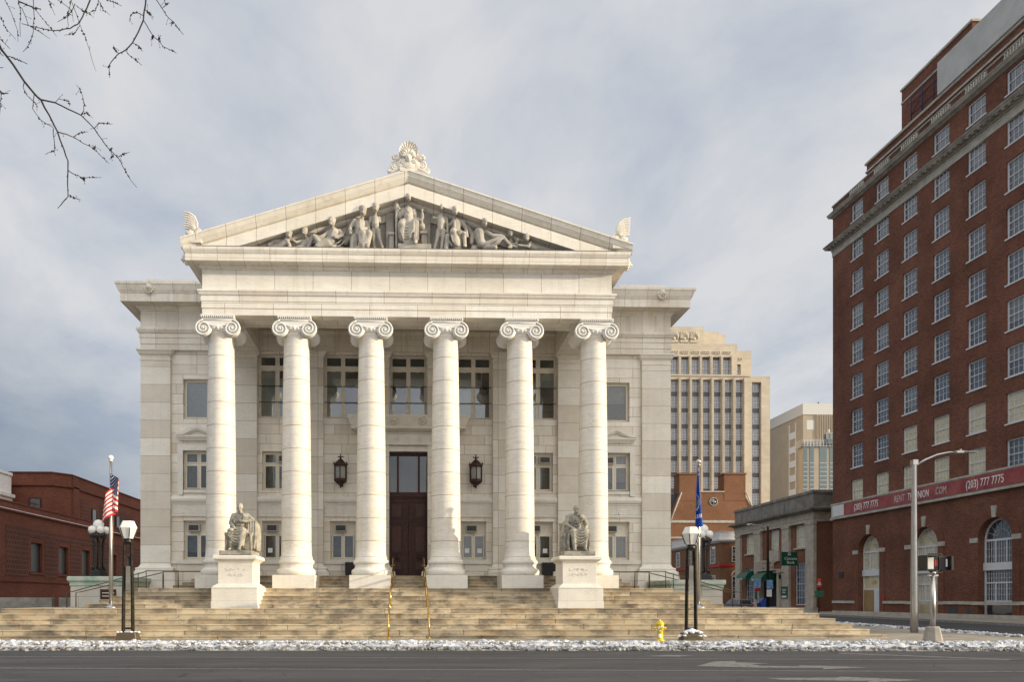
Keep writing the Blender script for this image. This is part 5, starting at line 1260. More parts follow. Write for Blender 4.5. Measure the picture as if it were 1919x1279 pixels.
# pedestrian signal post
px_, py_ = 18.95, 26.5
L = thing('pedestrian_signal', 'metal post on a flared concrete foot carrying black pedestrian signals', 'traffic signal', (px_, py_, 0))
m = MB(); m.lathe(px_, py_, [(0, -.02), (.34, -.02), (.32, .16), (.23, .60), (.18, .65), (0, .65)], 8, False, R(22.5)); m.build('foot', M['concrete'], L, bevel=.01)
m = MB(); m.tube([(px_, py_, .45), (px_, py_, 2.55)], .085, 14); m.tube([(px_, py_, 2.50), (px_, py_, 2.66)], .10, 10); m.box(px_ - .17, px_ + .17, py_ - .05, py_ + .05, 2.46, 2.52); m.build('pole', M['alu'], L)
m = MB(); m.box(px_ - .42, px_ + .10, py_ - .12, py_ + .16, 2.66, 3.20); m.box(px_ - .44, px_ - .41, py_ - .32, py_ + .16, 2.66, 3.21); m.box(px_ - .41, px_ + .10, py_ - .32, py_ - .12, 3.18, 3.21)
m.mi = 1; m.box(px_ - .36, px_ - .06, py_ - .13, py_ - .121, 2.72, 3.14); m.mi = 2; m.box(px_ - .02, px_ + .08, py_ - .135, py_ - .121, 2.82, 3.06); m.mi = 0; m.build('signal_head', [M['black'], M['opal'], M['red']], L)
m = MB(); m.box(px_ + .15, px_ + .56, py_ - .10, py_ + .22, 2.68, 3.18); m.box(px_ + .50, px_ + .58, py_ - .26, py_ - .10, 2.68, 3.18); m.mi = 1; m.box(px_ + .40, px_ + .46, py_ - .115, py_ - .101, 2.80, 3.08); m.build('signal_head', [M['black'], M['opal']], L)
m = MB(); m.tube([(px_ - .18, py_, 3.18), (px_ - .14, py_, 3.27), (px_ + .3, py_, 3.27), (px_ + .36, py_, 3.16)], .025, 6); m.tube([(px_ - .16, py_, 2.68), (px_, py_, 2.58), (px_ + .3, py_, 2.60), (px_ + .34, py_, 2.70)], .03, 6); m.build('bracket', M['black'], L)

# ================================================================ NEIGHBOURING BUILDINGS
M['hotel'] = brickmat('hotel_brick', (.265, .100, .060), (.150, .058, .038), (.17, .115, .085), .24, .085, .010, .42)
M['redbrick'] = brickmat('red_brick', (.20, .068, .043), (.135, .048, .032), (.12, .065, .05), .30, .10, .010, .25)
M['darkbrick'] = brickmat('dark_brick_panel', (.095, .046, .038), (.08, .038, .032), (.17, .072, .05), .42, .42, .045, .2)
M['bankbrick'] = brickmat('bank_brick', (.30, .125, .07), (.22, .09, .052), (.2, .13, .09), .24, .085, .010, .3)
M['gablebrick'] = brickmat('gable_brick', (.27, .125, .065), (.20, .088, .048), (.25, .17, .11), .24, .085, .010, .25)
M['trim'] = plain('cast_stone_trim', (.50, .47, .41), .8, scale=1.2, c2=(.36, .34, .29))
M['limestone'] = plain('bank_limestone', (.52, .46, .37), .8, scale=1.4, c2=(.38, .34, .28))
M['soot'] = plain('sooty_limestone', (.27, .25, .215), .9, scale=.8, c2=(.16, .15, .13))
M['tower'] = brickmat('tower_limestone', (.60, .53, .42), (.54, .47, .37), (.48, .42, .33), 1.4, .6, .02, .12)
M['tan'] = plain('tan_concrete', (.40, .345, .275), .85, scale=.3, var=.1)
M['pale'] = plain('pale_metal_fascia', (.58, .58, .56), .5, var=.05)
M['teal'] = glass('teal_glass', (.015, .06, .07), wav=.1)
M['wframe'] = plain('grey_white_window_paint', (.66, .68, .71), .55, var=.06)
M['hglass'] = glass('hotel_glass', (.045, .052, .06), .03, wav=.10, spec=1.0, wscale=.9)
M['dglass'] = glass('dark_window_glass', (.03, .034, .036), .05, wav=.08)
M['tglass'] = glass('tower_glass', (.13, .15, .19), .08, wav=.2)
M['spandrel'] = plain('spandrel_metal', (.13, .125, .13), .5, metal=.3)
M['banner'] = plain('banner_vinyl', (.26, .035, .045), .55, scale=.8, c2=(.34, .09, .075))
M['wrap'] = plain('scaffold_sheeting', (.50, .50, .48), .6, scale=.7, c2=(.42, .42, .40))
M['slate'] = plain('slate', (.07, .07, .075), .7, scale=2)
M['poster'] = plain('blue_poster', (.10, .27, .50), .5, scale=3, c2=(.35, .48, .62))
M['limestone2'] = plain('weathered_cornice_stone', (.34, .315, .27), .85, scale=1.1, c2=(.20, .185, .16))
M['shadeglass'] = glass('shaded_glass', (.13, .135, .135), .05, wav=.1, spec=.9)
M['blindglass'] = plain('screened_glass', (.06, .065, .062), .35, spec=.5, bmp=0)
M['warmglass'] = glass('reflection_and_blind_glass', (.62, .54, .33), .05, wav=.15, spec=.7, wscale=1.5)  # cream colour: painted warm reflections on the hotel, drawn blinds on the bank
M['plywood'] = plain('plywood', (.33, .22, .10), .7, scale=2, var=.15)

def dhung(w, h, nx, nz, y=0.0, t=.05, sill=True, rail=True):
    """double-hung window: frame round the opening, meeting rail, glazing bars"""
    m = MB(); x0, x1 = -w / 2, w / 2; o = .11
    m.box(x0, x0 + o, y - .10, y, 0, h); m.box(x1 - o, x1, y - .10, y, 0, h); m.box(x0 + o, x1 - o, y - .10, y, 0, o); m.box(x0 + o, x1 - o, y - .10, y, h - o, h)
    if rail: m.box(x0 + o, x1 - o, y - .08, y, h / 2 - .035, h / 2 + .035)
    for i in range(1, nx): x = x0 + o + (w - 2 * o) * i / nx; m.box(x - .016, x + .016, y - .05, y - .01, o, h - o)
    for i in range(1, nz):
        if rail and nz % 2 == 0 and i == nz // 2: continue
        z = o + (h - 2 * o) * i / nz; m.box(x0 + o, x1 - o, y - .048, y - .012, z - .016, z + .016)
    return m
def pane_of(w, h, y=-.02):
    m = MB(); m.quad((-w / 2 + .02, y, .02), (w / 2 - .02, y, .02), (w / 2 - .02, y, h - .02), (-w / 2 + .02, y, h - .02)); return m
def place_window(parent, fm, pm, sm, loc):
    o = inst('window', fm, parent, loc); inst('pane', pm, o)
    if sm: inst('sill', sm, o)
    return o

# ---- the brick hotel on the right; x runs along the street front towards the viewer, y into the block
HL = 54.1  # unseen near end lengthened to shade the courthouse wing and back wall
ht = thing('brick_hotel', 'tall dark red brick hotel with rows of white sash windows and arched ground floor', 'building', (47.4, 82, 0), -88.98)
HW, HH = 1.98, 2.42
ucs = [4.35 + 4.05 * k for k in range(8)]
rows = [13.12 + 3.70 * k for k in range(8)]
holes = [(u - HW / 2, u + HW / 2, z - HH / 2, z + HH / 2) for u in ucs for z in rows]
att = [(u - HW / 2, u + HW / 2, 41.9, 43.75) for u in ucs]
m = MB()
upper = MB().wall(0, HL, 12.1, 45.4, 0, holes + att, .26)
m.v, m.f, m.m, m.sm = upper.v, upper.f, upper.m, upper.sm
m.box(0, .3, .001, 26, 0, 45.4); m.box(HL - .3, HL, .001, 26, 0, 45.4); m.box(.3, HL - .3, 25.7, 26, 0, 45.4)
# ground storey with three arched bays (real openings)
AR = [(6.3, 1.72), (14.4, 1.72), (22.5, 1.72), (30.6, 1.72), (38.7, 1.72)]
def arched_wall(m, x0, x1, z0, z1, y, arches, zb, zs, depth):
    xs = x0
    for c, r_ in arches:
        m.quad((xs, y, z0), (c - r_, y, z0), (c - r_, y, z1), (xs, y, z1)); xs = c + r_
        if zb > z0: m.quad((c - r_, y, z0), (c + r_, y, z0), (c + r_, y, zb), (c - r_, y, zb)); m.quad((c - r_, y, zb), (c + r_, y, zb), (c + r_, y + depth, zb), (c - r_, y + depth, zb))
        n = 20; P = [(c - r_ * math.cos(math.pi * k / n), zs + r_ * math.sin(math.pi * k / n)) for k in range(n + 1)]
        for (a, b), (d, e) in zip(P, P[1:]):
            m.quad((a, y, b), (d, y, e), (d, y, z1), (a, y, z1)); m.quad((a, y, b), (a, y + depth, b), (d, y + depth, e), (d, y, e))
        for q in (-1, 1): m.quad((c + q * r_, y, zb), (c + q * r_, y + depth, zb), (c + q * r_, y + depth, zs), (c + q * r_, y, zs))
    m.quad((xs, y, z0), (x1, y, z0), (x1, y, z1), (xs, y, z1))
arched_wall(m, 0, HL, .02, 10.55, -.0, AR, .3, 6.55, .75)
m.build('wall', M['hotel'], ht)
for c, r_ in AR:
    m = MB(); n = 22
    for rr, dd in ((1.10, .05),):
        P0 = [(c - (r_ + .02) * math.cos(math.pi * k / n), 6.55 + (r_ + .02) * math.sin(math.pi * k / n)) for k in range(n + 1)]; P1 = [(c - (r_ + .75) * math.cos(math.pi * k / n), 6.55 + (r_ + .75) * math.sin(math.pi * k / n)) for k in range(n + 1)]
        for i in range(n): m.quad((P0[i][0], -dd, P0[i][1]), (P0[i + 1][0], -dd, P0[i + 1][1]), (P1[i + 1][0], -dd, P1[i + 1][1]), (P1[i][0], -dd, P1[i][1])); m.quad((P1[i][0], -dd, P1[i][1]), (P1[i + 1][0], -dd, P1[i + 1][1]), (P1[i + 1][0], 0, P1[i + 1][1]), (P1[i][0], 0, P1[i][1]))
        for q in (-1, 1):
            a, b = sorted((c + q * (r_ + .02), c + q * (r_ + .75))); m.box(a, b, -dd, .01, .3, 6.55)
    m.build('arch_surround', M['hotel'], ht)
m = MB()
m.box(-.05, HL, -.16, .05, 10.55, 12.1); m.box(-.1, HL, -.26, .05, 10.42, 10.62); m.box(-.1, HL, -.22, .05, 12.0, 12.16)
m.box(-.02, 4.0, -.1, .02, 1.15, 1.42)
for a, b in ((8.6, 12.0), (16.8, 20.1), (24.9, 28.2), (33, HL)): m.box(a, b, -.1, .02, 1.15, 1.42)
for (c, r_) in AR[1:]: m.box(c - r_ - .75, c + r_ + .75, -.1, .02, 1.12, 1.40)
for c, r_ in AR:
    m.prism([(c - .16, 8.30), (c + .16, 8.30), (c + .24, 9.25), (c - .24, 9.25)], 'y', -.16, .02)
    for q in (-1, 1):
        a, b = sorted((c + q * (r_ + .03), c + q * (r_ + .85))); m.box(a, b, -.11, .02, 6.35, 6.75)
m.build('stone_trim', M['trim'], ht)
m = MB()
cp = [(.0, 26), (.0, 0), (HL, 0), (HL, 26)]
m.mould(cp, [(-.2, 39.75), (.06, 39.75), (.06, 40.25), (.12, 40.3), (.12, 40.55), (.2, 40.58), (-.2, 40.58)]); m.build('frieze', M['trim'], ht)
m = MB(); m.mould(cp, [(-.2, 40.583), (.2, 40.583), (.2, 40.72), (.62, 40.74), (.62, 40.86), (.66, 40.88), (.74, 41.02), (.74, 41.08), (-.2, 41.14)])
for k in range(int(HL / .62)): m.box(.25 + k * .62, .50 + k * .62, -.58, -.19, 40.60, 40.735)
for k in range(int(HL / .17)): m.box(.05 + k * .17, .13 + k * .17, -.18, -.11, 40.40, 40.53)
m.mould(cp, [(-.2, 44.0), (.04, 44.0), (.05, 44.12), (.35, 44.2), (.38, 44.34), (.46, 44.5), (.46, 44.56), (-.2, 44.6)])
m.mould(cp, [(-.2, 45.32), (.08, 45.32), (.10, 45.40), (.08, 45.5), (-.2, 45.52)])
m.build('cornice', M['limestone2'], ht)
for u in ucs[:8]:
    m = MB(); m.box(u - 1.15, u + 1.15, -.02, .03, 44.62, 44.70); m.box(u - 1.15, u + 1.15, -.03, -.001, 44.60, 45.3)
    for k in range(8): m.lathe(u - 1.0 + k * .286, -.10, [(0, 44.6), (.07, 44.62), (.045, 44.7), (.09, 44.88), (.05, 45.1), (.07, 45.25), (0, 45.27)], 8)
    m.build('balustrade', M['trim'], ht)
m = MB(); m.box(-28, 8, 27, 50, 0, 24); m.build('hidden_shade_block', M['hotel'], ht)  # unseen block added behind the hotel to shade the bank's end wall
m = MB(); m.box(4.6, HL, .9, 25, 45.4, 47.5); m.box(9.6, 18.6, 1.2, 24, 47.5, 51.9); m.box(18.7, HL, 1.6, 24, 47.5, 49.4); m.build('penthouse', M['hotel'], ht)
m = MB(); m.box(4.45, HL, .75, 25.1, 47.4, 47.62); m.box(4.5, HL, .8, 25, 46.55, 46.75); m.box(9.5, 18.7, 1.1, 24.1, 51.8, 52.0); m.box(9.55, 18.65, 1.14, 24.1, 50.5, 50.65); m.build('coping', M['trim'], ht)
m = MB(); m.box(15.2, HL, .62, .85, 47.66, 50.6); m.build('scaffold_wrap', M['wrap'], ht)
m = MB()
for u in (11.4, 12.9, 14.4): m.tube([(u, .9, 47.6), (u, .9, 50.0)], .05, 5)
for z in (48.3, 49.4, 50.0): m.tube([(11.3, .9, z), (15.0, .9, z)], .04, 5)
m.tube([(11.4, .9, 48.3), (12.9, .9, 49.4)], .03, 5); m.build('scaffold', M['flag_navy'], ht)
fm = dhung(HW, HH, 4, 4).mesh('window', M['wframe']); pm = pane_of(HW, HH).mesh('pane', M['hglass'])
hr = random.Random(4)
def half_pane(fr):
    m = MB(); z1 = HH * fr; m.quad((-HW / 2 + .02, -.02, .02), (HW / 2 - .02, -.02, .02), (HW / 2 - .02, -.02, z1), (-HW / 2 + .02, -.02, z1)); m.mi = 1
    m.quad((-HW / 2 + .02, -.02, z1), (HW / 2 - .02, -.02, z1), (HW / 2 - .02, -.02, HH - .02), (-HW / 2 + .02, -.02, HH - .02)); return m.mesh('pane', [M['hglass'], M['shadeglass']])
pm2 = half_pane(.5); pm3 = half_pane(.25)
pw = pane_of(HW, HH).mesh('pane', M['warmglass'])  # low panes with the warm reflection painted into the glass colour
sm = MB().box(-HW / 2 - .1, HW / 2 + .1, -.30, -.001, -.11, -.002).mesh('sill', M['wframe'])
for k, u in enumerate(ucs):
    for j, z in enumerate(rows):
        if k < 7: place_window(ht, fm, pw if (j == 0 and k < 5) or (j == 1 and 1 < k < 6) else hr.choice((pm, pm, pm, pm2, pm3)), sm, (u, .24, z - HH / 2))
fa = dhung(HW, 1.85, 3, 2).mesh('window', M['wframe']); pa = pane_of(HW, 1.85).mesh('pane', M['hglass'])
for u in ucs[:7]: place_window(ht, fa, pa, sm, (u, .24, 41.9))
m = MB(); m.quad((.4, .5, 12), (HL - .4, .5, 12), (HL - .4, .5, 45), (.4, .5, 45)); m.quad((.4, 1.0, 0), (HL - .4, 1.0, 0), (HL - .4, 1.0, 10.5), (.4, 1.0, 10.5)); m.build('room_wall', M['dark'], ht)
for i, (c, r_) in enumerate(AR):
    m = MB(); n = 16; y0, y1 = .52, .64; zs = 6.55; ri = r_ - .02
    pts_o = [(c - ri * math.cos(math.pi * k / n), zs + ri * math.sin(math.pi * k / n)) for k in range(n + 1)]
    pts_i = [(c - (ri - .14) * math.cos(math.pi * k / n), zs + (ri - .14) * math.sin(math.pi * k / n)) for k in range(n + 1)]
    for k in range(n): m.prism([pts_o[k], pts_o[k + 1], pts_i[k + 1], pts_i[k]], 'y', y0, y1)
    m.box(c - ri, c - ri + .14, y0, y1, .32, zs); m.box(c + ri - .14, c + ri, y0, y1, .32, zs); m.box(c - ri + .14, c + ri - .14, y0, y1, 6.40, 6.58)
    for q in (-.55, .55): m.box(c + q - .05, c + q + .05, y0, y1, 4.7, 6.4)
    m.box(c - ri, c + ri, y0 - .12, y1, 4.0, 4.62)
    for k in range(1, 8):
        a = math.pi * k / 8; m.tube([(c - .35 * math.cos(a), .57, zs + .1 + .35 * math.sin(a)), (c - (ri - .1) * math.cos(a), .57, zs + (ri - .1) * math.sin(a))], .018, 4)
    m.tube([(c - .8 * math.cos(math.pi * k / 10), .57, zs + .8 * math.sin(math.pi * k / 10)) for k in range(11)], .018, 4)
    for k in range(1, 12):
        x = c - ri + .14 + (2 * ri - .28) * k / 12; m.box(x - .012, x + .012, .56, .60, 4.6, 6.4)
    for z in (5.15, 5.75): m.box(c - ri + .1, c + ri - .1, .56, .60, z - .012, z + .012)
    if i:
        m.box(c - ri + .14, c + ri - .14, y0, y1, 1.40, 1.5)
        for q in (-.55, .55): m.box(c + q - .05, c + q + .05, y0, y1, 1.5, 2.9)
        m.box(c - ri + .14, c + ri - .14, y0, y1, 2.9, 3.02)
        for k in range(1, 12):
            x = c - ri + .14 + (2 * ri - .28) * k / 12; m.box(x - .012, x + .012, .56, .60, 1.5, 4.0)
        for z in (2.0, 2.45, 3.35, 3.7): m.box(c - ri + .1, c + ri - .1, .56, .60, z - .012, z + .012)
    else: m.box(c - ri + .14, c + ri - .14, y0, y1, 2.55, 2.68)
    o = m.build('arched_window', M['wframe'], ht)
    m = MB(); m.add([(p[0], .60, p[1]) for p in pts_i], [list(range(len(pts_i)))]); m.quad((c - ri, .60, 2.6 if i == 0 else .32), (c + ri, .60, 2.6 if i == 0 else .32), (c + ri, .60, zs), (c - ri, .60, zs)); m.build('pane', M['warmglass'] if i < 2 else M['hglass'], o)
m = MB(); c = 6.3; m.box(c - 1.56, c + .1, .50, .6, .05, 2.55); m.mi = 1; m.box(c + .12, c + 1.56, .50, .6, .05, 2.55)
for k in range(10): m.box(c + .2 + k * .14, c + .24 + k * .14, .49, .5, .15, 2.45)
dr = m.build('door', [M['plywood'], M['wframe']], ht)
text('209', .55, M['flag_gold'], ht, (c, .48, 3.2))
m = MB(); m.box(8.55, 8.85, -.10, -.02, 1.5, 2.0); m.build('alarm_box', M['red'], ht)
m = MB(); m.box(1.2, 2.0, -.06, -.01, 4.0, 4.55); m.build('wall_plaque', M['black'], ht)
for c in (17.9, 20.0, 25.9): MB().box(c - .5, c + .5, -.03, .02, .35, .95).build('basement_grille', M['grille'], ht)
m = MB(); m.box(0, HL, -.08, .02, .02, .32); m.build('base_course', M['trim'], ht)
# banner along the first floor
bn = MB(); bn.box(2.4, HL - 2, -.23, -.18, 10.72, 11.92); bn = bn.build('banner', M['banner'], ht)
m = MB(); m.box(.3, 2.38, -.22, -.18, 10.72, 11.92); m.build('banner_end', M['white_paint'], ht)
for tx, u, mt in (('(203) 777 7775', 6.2, 'white'), ('RENT', 11.35, 'wrap'), ('THEUNION', 13.9, 'white'), ('.COM', 16.75, 'wrap'), ('(203) 777 7775', 21.7, 'white'), ('RENTTHEUNION.COM', 29.6, 'wrap')):
    o = text(tx, .98, M[mt], ht, (u, -.245, 10.98), xs={'(203) 777 7775': .66, 'RENT': .62, 'THEUNION': .56, '.COM': .60}.get(tx, .6))
    o.name = 'banner_lettering'

# ---- bank, same street line, farther on
bk = thing('bank_building', 'brick bank building with tall limestone pilasters and sooty parapet beside the hotel', 'building', (51.6, 95, 0), -90)
m = MB()
wins = [(-18.3, -15.4, 8.45, 11.4), (-10.5, -8.1, 8.5, 11.35), (-3.65, -1.1, 8.4, 11.37), (-18.3, -15.4, .9, 6.3), (-3.7, -1.1, .8, 6.4)]
m.wall(-21, 1.2, 0, 12.0, .35, wins + [(-12.8, -7.2, .4, 5.3)], .3)
m.box(-21, -20.7, .36, 18, 0, 15.0); m.box(1.0, 1.3, .3, 18, 0, 15.2)
m.build('wall', M['bankbrick'], bk)
for a, b in ((-21.3, -19.6), (-14.9, -12.95), (-6.7, -4.8), (-.55, 1.4)):
    m = MB(); m.box(a, b, 0, .4, .4, 11.2); m.box(a - .08, b + .08, -.08, .4, 11.2, 11.5); m.box(a - .1, b + .1, -.1, .4, 0, .55)
    m.build('pilaster', M['limestone'], bk)
m = MB(); m.mould([(-21.4, 18), (-21.4, -.02), (1.45, -.02), (1.45, 18)], [(-.3, 11.5), (0, 11.5), (.0, 11.9), (.05, 11.92), (.05, 12.6), (.15, 12.7), (-.3, 12.75)]); m.box(-21.4, 1.45, .1, .6, .0, .5); m.build('entablature', M['limestone'], bk)
m = MB(); m.mould([(-21.4, 18), (-21.4, -.02), (1.45, -.02), (1.45, 18)], [(-.3, 12.752), (.2, 12.76), (.35, 12.9), (.75, 13.0), (.8, 13.2), (.1, 13.3), (0, 13.35), (0, 15.1), (.12, 15.15), (.12, 15.5), (-.4, 15.52)])
for u in (-18.9, -12.6, -6.0, -.9): m.box(u - .12, u + .12, -.08, 0, 13.4, 15.1)
m.build('parapet', M['soot'], bk)
for i, (a, b, z0, z1) in enumerate(wins):
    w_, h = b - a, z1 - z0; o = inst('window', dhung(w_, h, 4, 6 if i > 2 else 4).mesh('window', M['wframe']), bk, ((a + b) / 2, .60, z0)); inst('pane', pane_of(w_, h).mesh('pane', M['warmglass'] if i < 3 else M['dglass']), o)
    if i < 3: inst('sill', MB().box(-w_ / 2 - .2, w_ / 2 + .2, -.45, -.1, -.22, -.002).mesh('sill', M['limestone']), o)
m = MB(); m.box(-12.8, -7.2, .66, .7, .4, 5.3); m.build('dark_entry', M['dark'], bk)
m = MB()
for u in (-12.9, -7.1): m.box(u - .3, u + .3, -.35, .4, .4, 5.2)
m.box(-13.3, -6.7, -.5, .4, 5.2, 5.6); m.box(-12.9, -7.1, -1.0, .4, 5.6, 5.8); m.box(-12.8, -7.2, -.95, -.8, 6.9, 7.05)
for k in range(14): m.lathe(-12.6 + k * .41, -.88, [(0, 5.8), (.09, 5.85), (.05, 6.0), (.1, 6.3), (.05, 6.7), (.08, 6.9), (0, 6.91)], 8)
m.tube([(-9.3 + 1.0 * math.sin(R(20 * k)), .2, 7.7 + 1.0 * math.cos(R(20 * k))) for k in range(19)], .1, 6); m.box(-10.8, -7.8, .12, .4, 6.9, 8.3)
m.build('portal', M['limestone'], bk)
# green awnings and signs
def awning(x0, x1, y0, y1, z0, z1, nm):
    m = MB(); n = 8; P = [(y1 - (y1 - y0) * math.sin(R(90 * k / n)), z0 + (z1 - z0) * math.cos(R(90 * k / n))) for k in range(n + 1)] + [(y1, z0)]
    m.prism(P, 'x', x0, x1); return m.build('awning', M['green'], bk)
awning(-18.4, -15.2, -1.2, .2, 4.5, 5.8, 'a'); awning(-11.6, -8.2, -2.2, .1, 4.1, 5.6, 'b')
text('Citizens Bank', .42, M['white'], bk, (-16.8, -1.42, 4.5)); text('Citizens Bank', .4, M['white'], bk, (-9.9, -2.22, 4.2))
m = MB(); m.prism([(-3.3, 6.5), (-.1, 6.2), (-.1, 9.0), (-3.3, 8.9)], 'y', -1.3, -.9) if False else m.box(-2.1, -1.9, -2.3, -.3, 6.0, 7.8); m.box(-2.15, -1.85, -2.4, -2.3, 5.95, 7.85)
bs = m.build('hanging_sign', M['green'], bk)
for tx, z in (('Citizens', 6.75), ('Bank', 6.25)):
    o = text(tx, .52, M['white'], bk, (-1.85 + .03, -1.25, z), rz=90)
m = MB(); m.box(-1.86, -1.83, -1.6, -1.25, 7.35, 7.42); m.box(-1.86, -1.83, -1.6, -1.53, 7.42, 7.7); m.box(-1.86, -1.83, -1.32, -1.25, 7.42, 7.7); m.box(-1.86, -1.83, -1.6, -1.25, 7.62, 7.7); m.build('sign_emblem', M['white'], bk)
m = MB(); m.box(-6.6, -5.0, -.1, -.01, 1.7, 3.3); m.build('wall_sign', M['green'], bk); text('Citizens\nBank', .36, M['white'], bk, (-5.8, -.12, 2.75))
m = MB(); m.box(-6.4, -5.2, -.115, -.105, 1.8, 2.05); m.build('sign_plate', M['white'], bk)
m = MB(); m.box(-14.5, -13.5, -.1, -.01, 1.6, 3.2); m.build('wall_sign', M['green'], bk)
m = MB(); m.tube([(-6.0, -.1, 5.2), (-6.0, -.5, 5.3), (-6.0, -.6, 5.0)], .05, 5); m.lathe(-6.0, -.6, [(0, 4.3), (.14, 4.4), (.2, 4.85), (.05, 5.05), (0, 5.1)], 6, False); m.build('wall_lamp', M['black'], bk)

# ---- small brick building with white balustrade
sb = thing('corner_shop', 'small brick building with white roof balustrade and red stripe behind the bank', 'building', (51.6, 123, 0), -90)
m = MB(); wn = [(u - .8, u + .8, 7.7, 10.3) for u in (-18, -12.3, -6.6, -1.8)] + [(u - .8, u + .8, 2.2, 5.4) for u in (-18, -12.3, -6.6, -1.8)]
m.wall(-21.5, .9, 0, 11.0, 0, wn, .2); m.box(.6, .9, .01, 14, 0, 11.0); m.box(-21.5, -21.2, .01, 14, 0, 11); m.build('wall', M['gablebrick'], sb)
m = MB(); m.mould([(-21.5, 14), (-21.5, 0), (.9, 0), (.9, 14)], [(-.3, 10.95), (.05, 10.95), (.08, 11.1), (.45, 11.2), (.5, 11.4), (-.3, 11.42)])
m.mould([(-21.5, 14), (-21.5, 0), (.9, 0), (.9, 14)], [(-.2, 11.43), (.0, 11.43), (0, 12.7), (.08, 12.72), (.08, 12.82), (-.2, 12.84)])
for k in range(36): m.box(-21.3 + k * .62, -21.0 + k * .62, -.09, 0, 11.6, 12.6)
m.build('balustrade', M['white_paint'], sb)
m = MB(); m.mould([(-21.5, 14), (-21.5, 0), (.9, 0), (.9, 14)], [(-.1, 6.95), (.12, 6.95), (.12, 7.3), (-.1, 7.3)]); m.build('red_band', M['red'], sb)
for i, (a, b, z0, z1) in enumerate(wn):
    w_, h = b - a, z1 - z0; o = inst('window', dhung(w_ + .3, h + .3, 3, 4).mesh('window', M['white_paint']), sb, ((a + b) / 2, .02, z0 - .15)); inst('pane', pane_of(w_, h).mesh('pane', M['dglass']), o)
# its end wall, towards the viewer
for x, z0, z1, ar in ((2.9, 7.7, 10.3, 0), (2.9, 1.6, 5.4, 1), (6.5, 7.7, 10.3, 0)):
    m = dhung(1.9, z1 - z0, 3, 5)
    if ar: m.tube([(.95 * math.cos(R(20 * k)), -.05, z1 - z0 + .95 * math.sin(R(20 * k))) for k in range(10)], .1, 6)
    o = inst('window', m.mesh('window', M['white_paint']), sb, (1.02, x, z0), 90); inst('pane', pane_of(1.9, z1 - z0).mesh('pane', M['dglass']), o)

# ---- tall gabled brick building with two chimneys
GY = 150
def pg(pts, Y): return [(at(x, y, Y).x, at(x, y, Y).z) for x, y in pts]
gx = at(1330, 1125, GY)
gb_ = thing('gabled_building', 'brick building with stepped gable between two broad chimneys and a round window', 'building', (gx.x, GY, 0))
m = MB(); m.prism([(at(1245, 0, GY).x, 0)] + pg([(1245, 985), (1258, 965), (1274, 925), (1306, 921), (1357, 921), (1392, 922), (1412, 958)], GY)[::1] + [(at(1412, 0, GY).x, 0)], 'y', GY, GY + 14)
m.build('wall', M['gablebrick'], gb_)
for a, b in ((1273, 1306), (1357, 1397)):
    m = MB(); p0, p1 = at(a, 887, GY), at(b, 930, GY); m.box(p0.x, p1.x, GY - .05, GY + 3, p1.z - 1, p0.z - .35); m.box(p0.x - .15, p1.x + .15, GY - .2, GY + 3.1, p0.z - .35, p0.z); m.build('chimney', M['gablebrick'], gb_)
m = MB()
for yy, t in ((976, .5), (1007, .35), (921, .25)):
    a, b = (1255, 1400) if yy > 950 else (1306, 1357); p0, p1 = at(a, yy, GY), at(b, yy, GY); m.box(p0.x, p1.x, GY - .15, GY + .01, p0.z - t, p0.z)
p = at(1337, 941, GY); m.tube([(p.x + .8 * math.sin(R(20 * k)), GY - .05, p.z + .8 * math.cos(R(20 * k))) for k in range(19)], .08, 6)
q = pg([(1255, 985), (1260, 968), (1277, 924)], GY); m.tube([(a, GY - .05, b) for a, b in q], .16, 5); q = pg([(1398, 924), (1413, 960)], GY); m.tube([(a, GY - .05, b) for a, b in q], .16, 5)
m.build('stone_trim', M['trim'], gb_)
m = MB(); m.tube([(p.x, GY - .08, p.z), (p.x, GY - .03, p.z)], .72, 20); rw = m.build('round_window', M['dglass'], gb_)
m = MB(); m.box(p.x - .7, p.x + .7, GY - .11, GY - .09, p.z - .02, p.z + .02); m.box(p.x - .02, p.x + .02, GY - .11, GY - .09, p.z - .7, p.z + .7); m.build('glazing_bar', M['wframe'], rw)
m = MB(); a = pg([(1235, 1010), (1235, 925), (1272, 925), (1256, 985)], GY); m.prism(a, 'y', GY + 1, GY + 12); m.build('roof', M['slate'], gb_)

# ---- art-deco tower
TY = 165
tw = thing('limestone_tower', 'tan stepped office tower with tall vertical window bays and carved crown', 'building', (at(1340, 0, TY).x, TY, 0))
X = lambda px: at(px, 0, TY).x
Zt = lambda py: at(1350, py, TY).z
m = MB()
strips = [1263.7, 1284, 1304.4, 1324.8, 1345.2, 1365.5, 1385.8]; hw_ = .88
hs = [(X(c) - hw_, X(c) + hw_, 0, Zt(712)) for c in [1243.3] + strips] + [(X(1418) - 1.05, X(1418) + 1.05, 0, Zt(716))]
m.wall(X(1150), X(1443), 0, Zt(705), TY, hs, 1.1); m.box(X(1150), X(1443), TY + 1.1, TY + 26, 0, Zt(705) - .01); m.box(X(1150), X(1406), TY - .2, TY + .3, Zt(706), Zt(703))
t2 = [1249.8, 1270, 1290, 1309.8, 1329.8, 1349.8, 1369.6]
hs2 = [(X(c) - hw_, X(c) + hw_, Zt(703), Zt(664)) for c in t2]
m.wall(X(1150), X(1389), Zt(703), Zt(639), TY + 2, hs2, .9); m.box(X(1150), X(1389), TY + 2.9, TY + 24, Zt(705), Zt(639) - .01)
m.wall(X(1389), X(1424), Zt(705), Zt(646), TY + 4, [(X(1396) - .9, X(1396) + .9, Zt(703), Zt(672))], .8); m.box(X(1389), X(1424), TY + 4.8, TY + 22, Zt(705), Zt(646) - .01)
